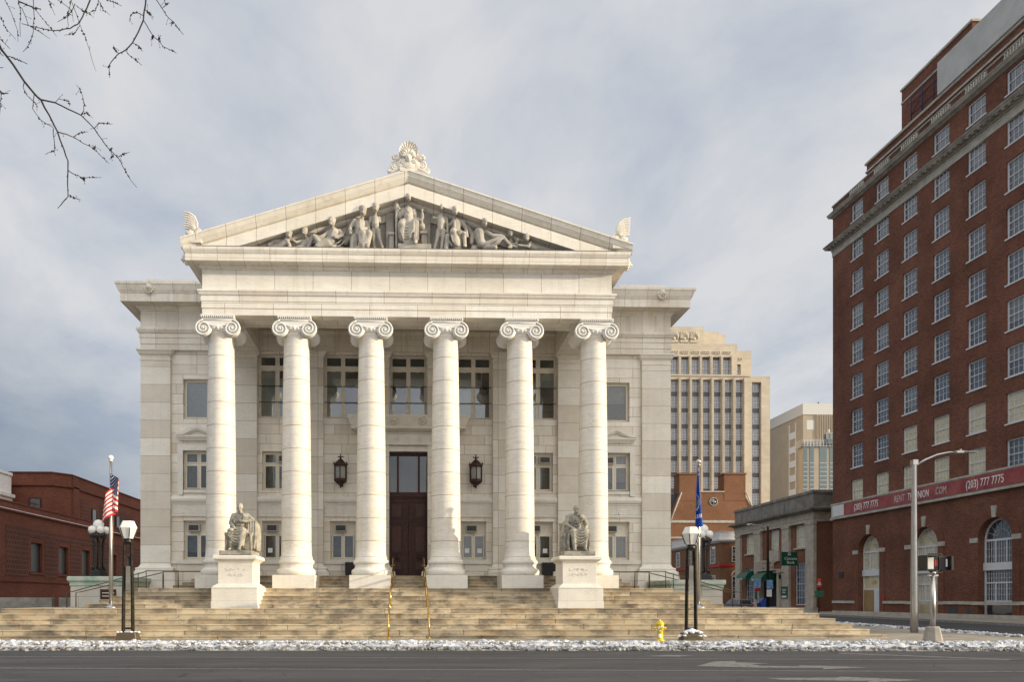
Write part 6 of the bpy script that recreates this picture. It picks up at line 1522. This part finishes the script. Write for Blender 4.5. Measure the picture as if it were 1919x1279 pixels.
m.box(X(1150), X(1336), TY + 5, TY + 20, Zt(640), Zt(598)); m.box(X(1336), X(1370), TY + 6.5, TY + 20, Zt(640), Zt(602.5)); m.box(X(1370), X(1386), TY + 7.5, TY + 20, Zt(640), Zt(604.5))
# thin fins either side of each window bay
for c in [1243.3] + strips:
    for q in (-1, 1): x = X(c) + q * (hw_ + .24); m.box(x - .13, x + .13, TY - .25, TY + .05, 0, Zt(709))
for c in t2:
    for q in (-1, 1): x = X(c) + q * (hw_ + .2); m.box(x - .1, x + .1, TY + 1.8, TY + 2.05, Zt(703), Zt(662))
m.build('wall', M['tower'], tw)
z0 = Zt(626)
for c in (1257.5, 1277.5, 1297, 1316.3):
    x = X(c); m = MB()
    for k in range(9):
        a = (k - 4) * .42; m.tube([(x + .2 * math.sin(a), TY + 4.8, z0 + .5 + .2 * math.cos(a)), (x + .9 * math.sin(a), TY + 4.65, z0 + .7 + .9 * math.cos(a)), (x + 1.05 * math.sin(a), TY + 4.7, z0 + .8 + 1.5 * math.cos(a * .8))], [.1, .2, .12], 5)
    m.box(x - .9, x + .9, TY + 4.7, TY + 5, z0 - .3, z0 + .3); m.ball((x, TY + 4.7, z0 + .5), .4, .2, .4); m.build('carved_ornament', M['tower'], tw)
for k in range(7):
    x = X(1252 + 20 * k); m = MB()
    for j in range(3): m.tube([(x - .8 + .55 * j + .25 * math.sin(R(45 * q)), TY + 1.92, Zt(656) + .32 * math.cos(R(45 * q))) for q in range(9)], .09, 5)
    m.build('carved_ornament', M['tower'], tw)
m = MB()
for j in range(3): m.tube([(X(1391) + .3 + .6 * j + .25 * math.sin(R(45 * q)), TY + 3.92, Zt(662) + .3 * math.cos(R(45 * q))) for q in range(9)], .09, 5)
m.build('carved_ornament', M['tower'], tw)
m = MB()
for k in range(16): m.box(X(1275) + k * .27, X(1275) + k * .27 + .08, TY + 8, TY + 8.1, Zt(599), Zt(592.5))
m.box(X(1275), X(1275) + 4.2, TY + 8, TY + 8.12, Zt(593), Zt(592)); m.build('roof_railing', M['alu'], tw)
FH = 3.62
def tower_window(hw_, h):
    m = MB(); m.box(-hw_, hw_, -.06, 0, 0, .07); m.box(-hw_, hw_, -.06, 0, h - .07, h); m.box(-hw_, -hw_ + .07, -.06, 0, .07, h - .07); m.box(hw_ - .07, hw_, -.06, 0, .07, h - .07)
    for x in (-hw_ / 3, hw_ / 3): m.box(x - .03, x + .03, -.05, 0, .07, h - .07)
    for z in (h * .5,): m.box(-hw_ + .07, hw_ - .07, -.055, 0, z - .04, z + .04)
    for z in (h * .25, h * .75): m.box(-hw_ + .07, hw_ - .07, -.045, 0, z - .025, z + .025)
    return m
TW = tower_window(.86, 2.5).mesh('window', M['wframe']); TP = pane_of(1.72, 2.5).mesh('pane', M['tglass'])
m = MB()
for (a, b, z0, z1) in hs: m.box(a, b, TY + .86, TY + 1.1, 0, z1)
for (a, b, z0, z1) in hs2: m.box(a, b, TY + 2.7, TY + 2.9, z0, z1)
m.box(X(1396) - .9, X(1396) + .9, TY + 4.6, TY + 4.8, Zt(703), Zt(672)); m.build('spandrel_panel', M['spandrel'], tw)
zt = Zt(712)
for i, (a, b, z0, z1) in enumerate(hs):
    for k in range(9):
        if i == 0 and k > 2: continue
        z = zt - 2.55 - k * FH
        if z > 15: o = inst('window', TW, tw, ((a + b) / 2, TY + .85, z)); inst('pane', TP, o)
T2 = tower_window(.86, 3.9).mesh('window', M['wframe']); P2 = pane_of(1.72, 3.9).mesh('pane', M['tglass'])
for (a, b, z0, z1) in hs2: o = inst('window', T2, tw, ((a + b) / 2, TY + 2.69, z0 + .2)); inst('pane', P2, o)
o = inst('window', tower_window(.86, 3.3).mesh('window', M['wframe']), tw, (X(1396), TY + 4.59, Zt(703) + .1)); inst('pane', pane_of(1.7, 3.3).mesh('pane', M['tglass']), o)
for c in (1257.5, 1277.5, 1297, 1316.3): o = inst('window', tower_window(.8, .9).mesh('window', M['wframe']), tw, (X(c), TY + 4.95, Zt(638))); inst('pane', pane_of(1.6, .9).mesh('pane', M['tglass']), o)

# ---- modern slab with pale roof band
MY = 187; x0 = at(1505, 0, MY).x; x1 = x0 + 24; zt = at(1505, 757, MY).z
mb_ = thing('office_slab', 'plain tan office block with pale metal roof band behind the tower', 'building', (x0, MY, 0))
m = MB(); m.box(x0, x1, MY, MY + 24, 0, zt - 2.8)
for k in range(14): m.box(x0 + 3.4 + k * .45, x0 + 3.6 + k * .45, MY - .25, MY - .001, zt - 26, zt - 2.85)
m.build('wall', M['tan'], mb_)
m = MB(); m.box(x0 - .15, x1, MY - .15, MY + 24, zt - 2.8, zt); m.build('roof_band', M['pale'], mb_)
m = MB(); m.box(x0 - .12, x0 - .001, MY + 3.4, MY + 3.7, 0, zt - 4); m.box(x0 - .12, x0 - .001, MY + 6.6, MY + 6.9, 0, zt - 4)
for k in range(9): m.box(x0 - .14, x0 - .001, MY + 3.7, MY + 6.6, zt - 8 - k * 3.7, zt - 6.3 - k * 3.7)
m.build('stair_strip', M['wframe'], mb_)
m = MB(); m.box(x0 + .9, x0 + 2.8, MY - .03, MY + .01, zt - 6.6, zt - 4.2); m.build('window', M['pale'], mb_)
m = MB(); m.tube([(x0 + 5.6, MY + 3, zt), (x0 + 5.6, MY + 3, zt + 1.2)], .15, 6); m.build('antenna', M['black'], mb_)

# ---- stone and glass building with lantern-like crown
VY = 170; xa = at(1506, 0, VY).x; zv = at(1540, 838, VY).z
vb = thing('glass_crowned_building', 'stone building with teal glass strips and white lattice crown beside the hotel', 'building', (xa, VY, 0))
m = MB(); m.box(xa + .2, xa + 14, VY, VY + 2.5, 0, zv)
m.build('wall', M['tan'], vb)
m = MB()
for px, w_ in ((1509, 1.0), (1521, 1.0), (1542.5, 1.7), (1558.5, 1.0)): x = at(px, 0, VY).x; m.box(x - w_ / 2, x + w_ / 2, VY - .06, VY + .02, 4, zv)
m.box(xa, xa + 13, VY - .05, VY + 2.6, zv, zv + .02); m.box(xa + .6, xa + 12, VY + .5, VY + 2.4, zv + .03, zv + 1.2)
tx = at(1553, 0, VY).x; m.box(tx - .7, tx + .7, VY - .7, VY + .7, zv + .5, zv + 3.0); m.build('glass_strip', M['teal'], vb)
m = MB()
for px, w_ in ((1509, 1.0), (1521, 1.0), (1542.5, 1.7), (1558.5, 1.0)):
    x = at(px, 0, VY).x
    for k in range(28): m.box(x - w_ / 2, x + w_ / 2, VY - .09, VY - .065, 6 + k * 1.0, 6.09 + k * 1.0)
for z in (zv + .1, zv + .45, zv + .8, zv + 1.15, zv + 1.5): m.box(xa - .3, xa + 13, VY - .45, VY - .30, z, z + .10); m.box(xa - .4, xa - .25, VY - .45, VY + 2.5, z, z + .10)
for k in range(18): m.box(xa - .2 + k * .75, xa - .1 + k * .75, VY - .5, VY - .4, zv, zv + 1.65)
for z in (zv + 1.6, zv + 2.1, zv + 2.6, zv + 3.0): m.box(tx - 1.1, tx + 1.1, VY - 1.0, VY - .9, z, z + .1)
for q in (-1, 0, 1): m.box(tx + q - .05, tx + q + .05, VY - 1.0, VY - .9, zv + 1.6, zv + 3.1)
m.tube([(tx, VY, zv + 3), (tx, VY, zv + 4)], .2, 6); m.build('lattice_crown', M['pale'], vb)

# ---- brick building on the left, its long front along the side street
lb = thing('brick_library', 'low dark red brick building with recessed grid panels and stepped upper storey on the left', 'building', (-34, 60, 0), 90)
lw = [(8.45, 10.55), (13.85, 15.85), (19.0, 20.95), (26.0, 28.3), (31.5, 33.5), (37.2, 39.2)]
m = MB(); holes = [(a, b, 4.05, 6.75) for a, b in lw] + [(a, b, .9, 1.8) for a, b in ((8.9, 11.1), (14.2, 16.0))]
m.wall(-12, 50, 0, 9.9, 0, holes + [(3.2, 24.2, 3.6, 8.4)] if False else holes, .35); m.box(-12, -11.7, .01, 12, 0, 9.9); m.box(-12, 50, .6, 12, 9.0, 9.1)
up = [(x, y) for x, y in ((25.6, 4.0), (60, 4.0), (60, 40), (23.9, 40), (23.9, 5.4))]
m.prism(up, 'z', 8, 15.6); m.box(25.7, 27.2, 3.8, 4.1, 9, 15.5)
m.build('wall', M['redbrick'], lb)
xs = [4.2] + [v for a, b in lw for v in (a - .45, b + .45)] + [44]
for a, b in zip(xs[::2], xs[1::2]):
    if b > a: MB().box(a, b, -.03, -.002, 3.6, 7.9).build('grid_panel', M['darkbrick'], lb)
for a, b in ((28.0, 30.3), (33.4, 38), (39.8, 44.5)): MB().box(a, b, 3.96, 3.999, 10.4, 13.2).build('grid_panel', M['darkbrick'], lb)
for a, b in lw: MB().box(a - .449, b + .449, -.03, -.002, 7.2, 7.9).build('grid_panel', M['darkbrick'], lb)
m = MB()
for z, d in ((9.05, .22), (3.05, .12)): m.mould([(50, 0), (-12, 0)][::-1], [(-.1, z), (.05, z), (d, z + .1), (d, z + .22), (-.1, z + .24)])
m.mould([(23.9, 40), (23.9, 5.4), (25.6, 4.0), (60, 4.0)], [(-.1, 14.1), (.08, 14.1), (.2, 14.2), (.2, 14.35), (-.1, 14.4)])
m.mould([(23.9, 40), (23.9, 5.4), (25.6, 4.0), (60, 4.0)], [(-.4, 15.6), (.12, 15.6), (.12, 15.72), (-.4, 15.72)])
m.mould([(-12, 0), (50, 0)], [(-.3, 9.9), (.08, 9.9), (.08, 10.02), (-.3, 10.02)])
m.build('cornice', M['redbrick'], lb)
m = MB(); m.mould([(-12, 0), (50, 0)], [(-.2, 9.285), (.20, 9.285), (.18, 9.32), (-.2, 9.33)]); tag(m.build('snow_edge', M['snow'], lb))
def fixed(w, h):
    m = MB(); m.box(-w / 2, -w / 2 + .09, -.08, 0, 0, h); m.box(w / 2 - .09, w / 2, -.08, 0, 0, h); m.box(-w / 2 + .09, w / 2 - .09, -.08, 0, 0, .09); m.box(-w / 2 + .09, w / 2 - .09, -.08, 0, h - .09, h); return m
for a, b, z0, z1 in holes:
    o = inst('window', fixed(b - a, z1 - z0).mesh('window', M['bronze']), lb, ((a + b) / 2, .33, z0)); inst('pane', pane_of(b - a, z1 - z0).mesh('pane', M['blindglass']), o)
    if z0 > 3: MB().mould([(a - .3, 0), (b + .3, 0)], [(-.05, z0 - .2), (.1, z0 - .2), (.1, z0 - .02), (-.05, z0 - .02)]).build('sill', M['redbrick'], lb)
for u, y, rz_ in ((31.6, 3.93, 0), (39.0, 3.93, 0), (44.6, 3.93, 0)):
    o = inst('window', fixed(1.4, 1.6).mesh('window', M['bronze']), lb, (u, y, 10.9), 0); inst('pane', pane_of(1.4, 1.6).mesh('pane', M['dglass']), o)
o = inst('window', fixed(1.3, 1.5).mesh('window', M['bronze']), lb, (23.84, 7.2, 11.3), -90); inst('pane', pane_of(1.3, 1.5).mesh('pane', M['blind'] if False else M['hglass']), o)
# pale stone building behind it
wb = thing('white_stone_building', 'sliver of a white stone building with bracketed cornice at the left edge', 'building', (-48, 80, 0))
xr = at(14, 0, 80).x - .9
m = MB(); m.box(-70, xr, 80, 82.5, 0, 15.0); m.mould([(-70, 80), (xr, 80), (xr, 82.5)], [(-.1, 12.2), (.1, 12.2), (.12, 12.5), (.40, 12.6), (.44, 12.95), (-.1, 13.0)]); m.box(-70, xr + .15, 79.85, 82.5, 15, 15.3)
for k in range(10): m.box(xr - .6 - k * .8, xr - .3 - k * .8, 79.4, 80, 12.25, 12.6)
m.build('wall', M['white_paint'], wb)
for k in range(4): MB().box(xr - 2.6 - k * 3, xr - 1.3 - k * 3, 79.95, 80.0, 8, 11).build('window', M['dglass'], wb)

# ---- retaining walls, access sign, posts and signs along the streets
for i, (a, b, lab) in enumerate(((0, 97, 'long stained concrete wall at the left end of the steps'), (110, 156, 'short stained concrete wall against the left marble pier'))):
    p, q = at(a, 1121, 41), at(b, 1121, 41); m = MB(); m.box(p.x - (12 if i == 0 else 0), q.x, 41, 41.35, -.1, p.z)
    tag(m.build('retaining_wall', M['retaining'], None, bevel=.015), lab, 'wall', 'concrete walls left of the steps')
p = at(149, 1130, 40.7); m = MB(); m.box(p.x - .22, p.x + .22, 40.68, 40.70, p.z - .22, p.z + .2)
T = tag(m.build('access_sign', M['blue']), 'small blue accessibility sign on the wall beside the left pier', 'sign')
m = MB(); m.ball((p.x - .02, 40.67, p.z + .12), .035, .01, .035); m.tube([(p.x - .02, 40.67, p.z + .08), (p.x - .01, 40.67, p.z - .02), (p.x + .08, 40.67, p.z - .03), (p.x + .12, 40.67, p.z - .14)], .015, 4); m.tube([(p.x - .03 + .1 * math.cos(R(30 * k)), 40.67, p.z - .07 + .1 * math.sin(R(30 * k))) for k in range(3, 12)], .013, 4); m.build('symbol', M['white'], T, local=True)

def signpost(name, label, x, y, h, plates, base=0.0, group=None):
    L = thing(name, label, 'sign', (x, y, base), group=group); MB().tube([(x, y, base), (x, y, base + h)], .035, 6).build('post', M['worn_black'], L)
    for (dx, z0, z1, hw_, mt, tx, ts, tm) in plates:
        MB().box(x + dx - hw_, x + dx + hw_, y - .06, y - .04, base + z0, base + z1).build('plate', M[mt], L)
        if tx: text(tx, ts, M[tm], L, (x + dx, y - .065, base + (z0 + z1) / 2 - ts * .35))
    return L
p = at(1534.5, 1166, 53.5)
signpost('parking_sign', 'thin black signpost with red plate over green street plates at the corner', p.x, 53.5, 3.2, [(0, 2.5, 3.12, .13, 'red', 'NO\nPARK', .12, 'white'), (0, 2.02, 2.22, .34, 'green', '', .1, 'white'), (0, 1.78, 1.98, .30, 'green', '', .1, 'white')])
p = at(1419, 1143, 96)
signpost('street_sign', 'blue poster sign with small red plate on a dark post before the green awning', p.x, 96, 4.2, [(0, 3.1, 4.2, .45, 'poster', '', .2, 'white'), (0, 2.6, 3.0, .35, 'red', '', .1, 'white')])
lx = at(1439, 0, 93).x
L = thing('cobra_street_light', 'dark street light with grey arm before the bank carrying small blue and white plates', 'street light', (lx, 93, 0))
m = MB(); m.tube([(lx, 93, 0), (lx, 93, 6), (lx, 93, 10.8)], [.2, .16, .12], 10); m.build('pole', M['worn_black'], L)
m = MB(); m.tube([(lx, 93, 9.9), (lx - .9, 93, 10.8), (lx - 1.7, 93, 11.0), (lx - 2.0, 93, 11.0)], .06, 6); m.build('arm', M['alu'], L)
m = MB(); m.ball((lx - 2.3, 93, 10.98), .45, .2, .14, 12, 8); m.build('lamp_head', M['alu'], L)
MB().box(lx - .25, lx + .55, 92.78, 92.8, 2.9, 4.0).build('plate', M['poster'], L); MB().box(lx - .25, lx + .4, 92.78, 92.8, 1.9, 2.8).build('plate', M['white'], L)
# mailbox and newspaper box
mx_ = at(1432, 0, 97).x
L = thing('mailbox', 'dark blue mailbox with rounded top on the pavement before the bank', 'mailbox', (mx_, 97, 0))
m = MB(); m.prism([(mx_ - .55, .35), (mx_ + .55, .35), (mx_ + .55, 1.3)] + [(mx_ + .55 * math.cos(R(a)), 1.3 + .4 * math.sin(R(a))) for a in range(15, 180, 15)] + [(mx_ - .55, 1.3)], 'y', 96.6, 97.3); m.build('body', M['blue'], L)
for q in (-.45, .45): MB().box(mx_ + q - .06, mx_ + q + .06, 96.7, 97.2, .02, .35).build('leg', M['black'], L)
nx_ = at(1423.5, 0, 97).x
L = thing('newspaper_box', 'small bright blue newspaper box beside the mailbox', 'newspaper box', (nx_, 97, 0))
m = MB(); m.box(nx_ - .3, nx_ + .3, 96.8, 97.2, .3, 1.1); m.box(nx_ - .1, nx_ + .1, 96.9, 97.1, .02, .3); m.build('body', M['blue'], L, bevel=.03)
m = MB(); m.box(nx_ - .22, nx_ + .22, 96.78, 96.8, .65, 1.0); m.build('window', M['dglass'], L)

# ---- minivan parked beyond the steps
van = thing('minivan', 'grey minivan parked by the kerb, seen from behind', 'minivan', (44.0, 96, -.16), 0, local=True)
M['vanpaint'] = plain('grey_car_paint', (.16, .155, .16), .28, metal=.5, var=.05, scale=1, bmp=0)
body = [(0, .35), (-.05, .55), (-.04, 1.0), (.08, 1.12), (.35, 1.66), (.55, 1.72), (2.9, 1.74), (3.35, 1.62), (4.0, 1.12), (4.85, .92), (5.0, .7), (5.0, .4), (4.7, .28), (.2, .28)]
def carshell(pts, wfun, mat, name, par):
    m = MB(); vs = []; n = len(pts)
    lv = [-1, -.86, .86, 1]
    rings = []
    for k, s in enumerate(lv):
        for (y, z) in pts:
            wv = wfun(z); vs.append((s * wv, y + (.04 if abs(s) == 1 else 0), z))
    fs = [list(range(n))[::-1], list(range(3 * n, 4 * n))] + [(k * n + i, k * n + (i + 1) % n, (k + 1) * n + (i + 1) % n, (k + 1) * n + i) for k in range(3) for i in range(n)]
    m.add(vs, fs); return m.build(name, mat, par, bevel=.04)
wf = lambda z: .95 if z < 1.05 else .95 - (z - 1.05) * .27
carshell(body, wf, M['vanpaint'], 'body', van)
def sidepoly(pts, s, off_=.012): return [(s * (wf(z) + off_), y, z) for y, z in pts]
for s in (-1, 1):
    for pts in ([(.32, 1.12), (1.15, 1.12), (1.15, 1.60), (.50, 1.60)], [(1.25, 1.12), (2.2, 1.12), (2.2, 1.60), (1.25, 1.60)], [(2.3, 1.12), (3.65, 1.12), (3.2, 1.58), (2.3, 1.60)]):
        m = MB(); m.add(sidepoly(pts, s, .03), [(0, 1, 2, 3)]); m.build('side_window', M['dglass'], van)
    for y in (.95, 4.05):
        m = MB(); m.tube([(s * .96, y, .34), (s * .74, y, .34)], .34, 20); wl = m.build('wheel', M['black'], van); m = MB(); m.tube([(s * .975, y, .34), (s * .955, y, .34)], .2, 16); m.build('rim', M['alu'], wl)
    m = MB(); m.box(*sorted((s * .78, s * .95)), -.075, .02, .85, 1.12); m.build('tail_light', M['red'], van)
m = MB(); m.add([(-.72, -.005, 1.16), (.72, -.005, 1.16), (.62, .27, 1.58), (-.62, .27, 1.58)], [(0, 1, 2, 3)]); m.v = [(v[0], v[1] + .02, v[2]) for v in m.v]; m.v = [(v[0], v[1] - .03 + (.06 if v[2] < 1.3 else 0), v[2]) for v in m.v]; m.build('rear_window', M['dglass'], van)
m = MB(); m.box(-.9, .9, -.12, .05, .38, .58); m.build('bumper', M['vanpaint'], van, bevel=.03)
MB().box(-.18, .18, -.075, -.06, .68, .82).build('number_plate', M['white'], van)

# ================================================================ BARE TREE, branches reaching into the view
TR = thing('bare_tree', 'leafless dark tree whose budded twigs hang into the upper left corner', 'tree', (-11.2, 11.5, 0))
DY_ = 11.0
def bp(x, y, d=0.0): return at(x / 3.2, y / 3.2, DY_ + d)
S_ = .0079
lines_ = [
 ([(-500, -420), (-200, 30), (0, 285), (145, 487), (205, 560), (245, 597), (295, 690), (345, 790), (385, 900), (408, 965), (405, 1100), (408, 1180), (380, 1210), (345, 1250)], 4.6, .9),
 ([(245, 597), (330, 615), (410, 655), (485, 690), (565, 770), (610, 835), (660, 900), (720, 960), (755, 1030), (780, 1075), (822, 1125)], 2.4, .7),
 ([(345, 790), (400, 805), (440, 822), (500, 860), (560, 890), (600, 930), (655, 980)], 1.7, .6), ([(408, 1020), (430, 1038), (460, 1050), (500, 1068), (560, 1065), (610, 1065)], 1.4, .6), ([(408, 1170), (440, 1185), (485, 1198)], 1.3, .7),
 ([(485, 690), (503, 665), (505, 620), (495, 575), (480, 535), (458, 508)], 1.5, .6), ([(485, 690), (517, 675), (557, 708)], 1.1, .5), ([(565, 770), (592, 736), (630, 738), (675, 745)], 1.2, .6), ([(700, 945), (735, 925), (778, 912)], 1.1, .6),
 ([(330, 615), (350, 592), (385, 598), (410, 608), (418, 640)], 1.0, .5), ([(145, 487), (138, 520), (160, 570), (218, 625), (222, 665)], 1.3, .6), ([(205, 560), (200, 600), (195, 650), (245, 720), (320, 765)], 1.4, .8), ([(320, 770), (325, 840), (325, 905), (272, 925)], 1.4, .7), ([(440, 822), (480, 798), (530, 790)], 1.1, .6), ([(500, 1068), (510, 1090)], 1.5, 1.2), ([(560, 890), (573, 872)], 1.4, 1.1), ([(660, 900), (676, 888)], 1.2, 1.0), ([(680, 930), (660, 955)], 1.3, 1.0),
 ([(700, -700), (860, -300), (880, -60), (872, 30), (860, 120), (830, 190), (795, 255), (755, 298), (712, 320), (680, 355), (655, 390), (655, 430), (658, 465)], 3.0, .9),
 ([(860, 120), (890, 170), (920, 215), (950, 240), (980, 280), (1020, 298), (1058, 318)], 1.5, .8), ([(858, 92), (820, 72), (795, 80), (780, 100), (776, 130)], 1.3, .7), ([(795, 255), (830, 275), (855, 308)], 1.1, .8), ([(755, 298), (770, 325), (810, 355), (850, 390)], 1.2, .8), ([(712, 320), (690, 295), (680, 272)], 1.0, .8), ([(870, 55), (895, 80), (920, 103)], 1.3, .9),
 ([(860, -300), (900, -60), (940, 0), (985, 70), (1010, 105), (1040, 130), (1070, 170), (1100, 206)], 1.7, .8), ([(980, 42), (1000, 22), (1015, 15)], 1.2, .9), ([(920, 215), (903, 240)], 1.0, .8), ([(950, 235), (965, 210)], 1.0, .9), ([(1040, 130), (1025, 155)], 1.2, 1.0),
 ([(480, -500), (560, -150), (540, 0), (520, 50), (495, 100), (465, 145), (420, 170), (360, 180), (300, 180), (210, 160), (130, 140)], 2.6, .9),
 ([(380, -200), (430, 10), (480, 150), (520, 250), (550, 350), (575, 425)], 1.2, .5), ([(480, 150), (445, 200), (385, 210)], 1.0, .5), ([(150, -300), (200, 0), (205, 100), (200, 190), (170, 270), (138, 310)], 1.3, .7), ([(60, -300), (110, 0), (125, 70), (122, 220)], 1.3, .7), ([(-50, -200), (30, 0), (70, 80), (105, 180), (108, 250)], 1.2, .6),
 ([(-120, -60), (0, 95), (35, 170), (95, 235)], 1.1, .6), ([(110, 10), (200, 40), (280, 140), (340, 218)], 1.2, .6), ([(130, 45), (170, 150), (230, 185), (300, 232)], 1.1, .6), ([(300, -90), (350, 0), (430, 60), (440, 130)], 1.2, .6), ([(450, 20), (430, 65), (400, 95), (345, 130)], 1.3, .7), ([(425, -40), (425, 0), (405, 80), (410, 158)], 1.1, .7), ([(455, 30), (520, 75), (562, 103)], 1.0, .6), ([(590, -80), (590, 10), (570, 60), (530, 75)], 1.1, .7), ([(590, 0), (620, 60), (660, 90)], .9, .6), ([(600, -60), (640, 0), (680, 10), (730, 35)], 1.1, .7), ([(250, -100), (290, 0), (330, 90)], 1.0, .6), ([(110, 5), (200, 45), (245, 52)], 1.8, 1.2),
 ([(-200, 30), (-60, 140), (0, 232), (60, 292)], 1.3, .8), ([(-10, 240), (10, 290), (40, 335), (100, 355), (165, 383)], 1.6, 1.0), ([(-120, 400), (-30, 405), (20, 405)], 1.3, 1.0), ([(-160, 420), (-20, 520), (8, 560), (5, 620), (-5, 705)], 1.3, .8), ([(5, 560), (50, 560)], 1.6, 1.2), ([(-20, 300), (20, 335)], 1.5, 1.2)]
tw_rnd = random.Random(8)
m = MB(); bud = MB()
for i, (pts, r0, r1) in enumerate(lines_):
    dd = tw_rnd.uniform(-.25, .25) if i not in (0,) else 0
    P = [bp(x, y, dd * min(1, k / 3.0)) for k, (x, y) in enumerate(pts)]
    # slight wobble between the traced joints
    Q = []
    for a, b in zip(P, P[1:]):
        Q.append(a); Q.append(a.lerp(b, .5) + Vector((tw_rnd.uniform(-1, 1), tw_rnd.uniform(-1, 1), tw_rnd.uniform(-1, 1))) * .004 * min(3, (b - a).length / .1))
    Q.append(P[-1]); n = len(Q)
    m.tube(Q, [S_ * .5 * (r0 * (1 - k / (n - 1)) + r1 * (k / (n - 1))) * 1.12 for k in range(n)], 6)
    for k in range(int(1 + .8 * r0)):      # short spurs off the branch
        j = tw_rnd.randint(1, n - 2); a_ = Q[j]; d_ = Vector((tw_rnd.uniform(-1, 1), tw_rnd.uniform(-.4, .4), tw_rnd.uniform(-1, .7))).normalized() * tw_rnd.uniform(.03, .10)
        m.tube([a_, a_ + d_ * .5 + Vector((0, 0, .004)), a_ + d_], [.0028, .0024, .0018], 5); bud.ball(a_ + d_, .006, .006, .008, 6, 4)
    for k in range(9 if r0 < 2 else 12):
        t = 1 - .55 * tw_rnd.random() ** 1.4; q = Q[min(n - 1, int(t * (n - 1)))].lerp(Q[max(0, min(n - 1, int(t * (n - 1)) - 1))], tw_rnd.random())
        s_ = tw_rnd.uniform(.006, .0125); bud.ball(q + Vector((tw_rnd.uniform(-.012, .012), 0, tw_rnd.uniform(-.012, .012))), s_, s_, s_ * 1.2, 6, 4)
m.build('branch', M['bark'], TR); tag(bud.build('buds', M['bark'], TR), kind='stuff')
m = MB(); m.tube([(-11.2, 11.5, -.2), (-11.15, 11.5, 1.2), (-11.3, 11.45, 3.2), (-11.1, 11.5, 5.4), (-11.0, 11.4, 8.0), (-11.3, 11.3, 11.5)], [.36, .27, .24, .21, .16, .07], 14)
m.lathe(-11.2, 11.5, [(.55, -.2), (.42, .05), (.30, .5)], 14)
m.build('trunk', M['bark'], TR)
m = MB()
def limb(p, d, L, r, depth, rr):
    pts = [p]; q = Vector(p); dv = Vector(d).normalized()
    for k in range(5): dv = (dv + Vector((rr.uniform(-.18, .18), rr.uniform(-.18, .18), rr.uniform(-.08, .16)))).normalized(); q = q + dv * L / 5; pts.append(q.copy())
    m.tube(pts, [r * (1 - .13 * k) for k in range(6)], 5)
    if depth:
        for k in range(3):
            j = rr.randint(2, 5); s = Vector((rr.uniform(-1, 1), rr.uniform(-1, 1), rr.uniform(-.2, .9))); s = (dv * .9 + s * .8); s.x = min(s.x, .12)
            if pts[j].x > -8.6: s.x = -abs(s.x) - .3
            limb(pts[j], s, L * .62, r * .42, depth - 1, rr)
rr = random.Random(2)
for z, a in ((5.0, 150), (6.2, 250), (7.0, 200), (8.2, 110), (9.0, 290), (10.2, 180), (11.0, 230)): limb((-11.15, 11.45, z), (math.cos(R(a)), math.sin(R(a)), .75), 3.4, .085, 3, rr)
for tgt, z in ((bp(-500, -420), 7.2), (bp(700, -700), 9.6), (bp(480, -500), 8.8), (bp(380, -200), 8.5), (bp(150, -300), 8.0), (bp(60, -300), 7.6), (bp(-50, -200), 7.4)):
    a = Vector((-11.1, 11.45, z)); m.tube([a, a.lerp(tgt, .35) + Vector((0, 0, .5)), a.lerp(tgt, .7) + Vector((0, 0, .35)), tgt], [.075, .055, .035, .018], 6)
for a, b in ((bp(700, -700), bp(860, -300)),): m.tube([a, b], .015, 5)
m.build('limb', M['bark'], TR)
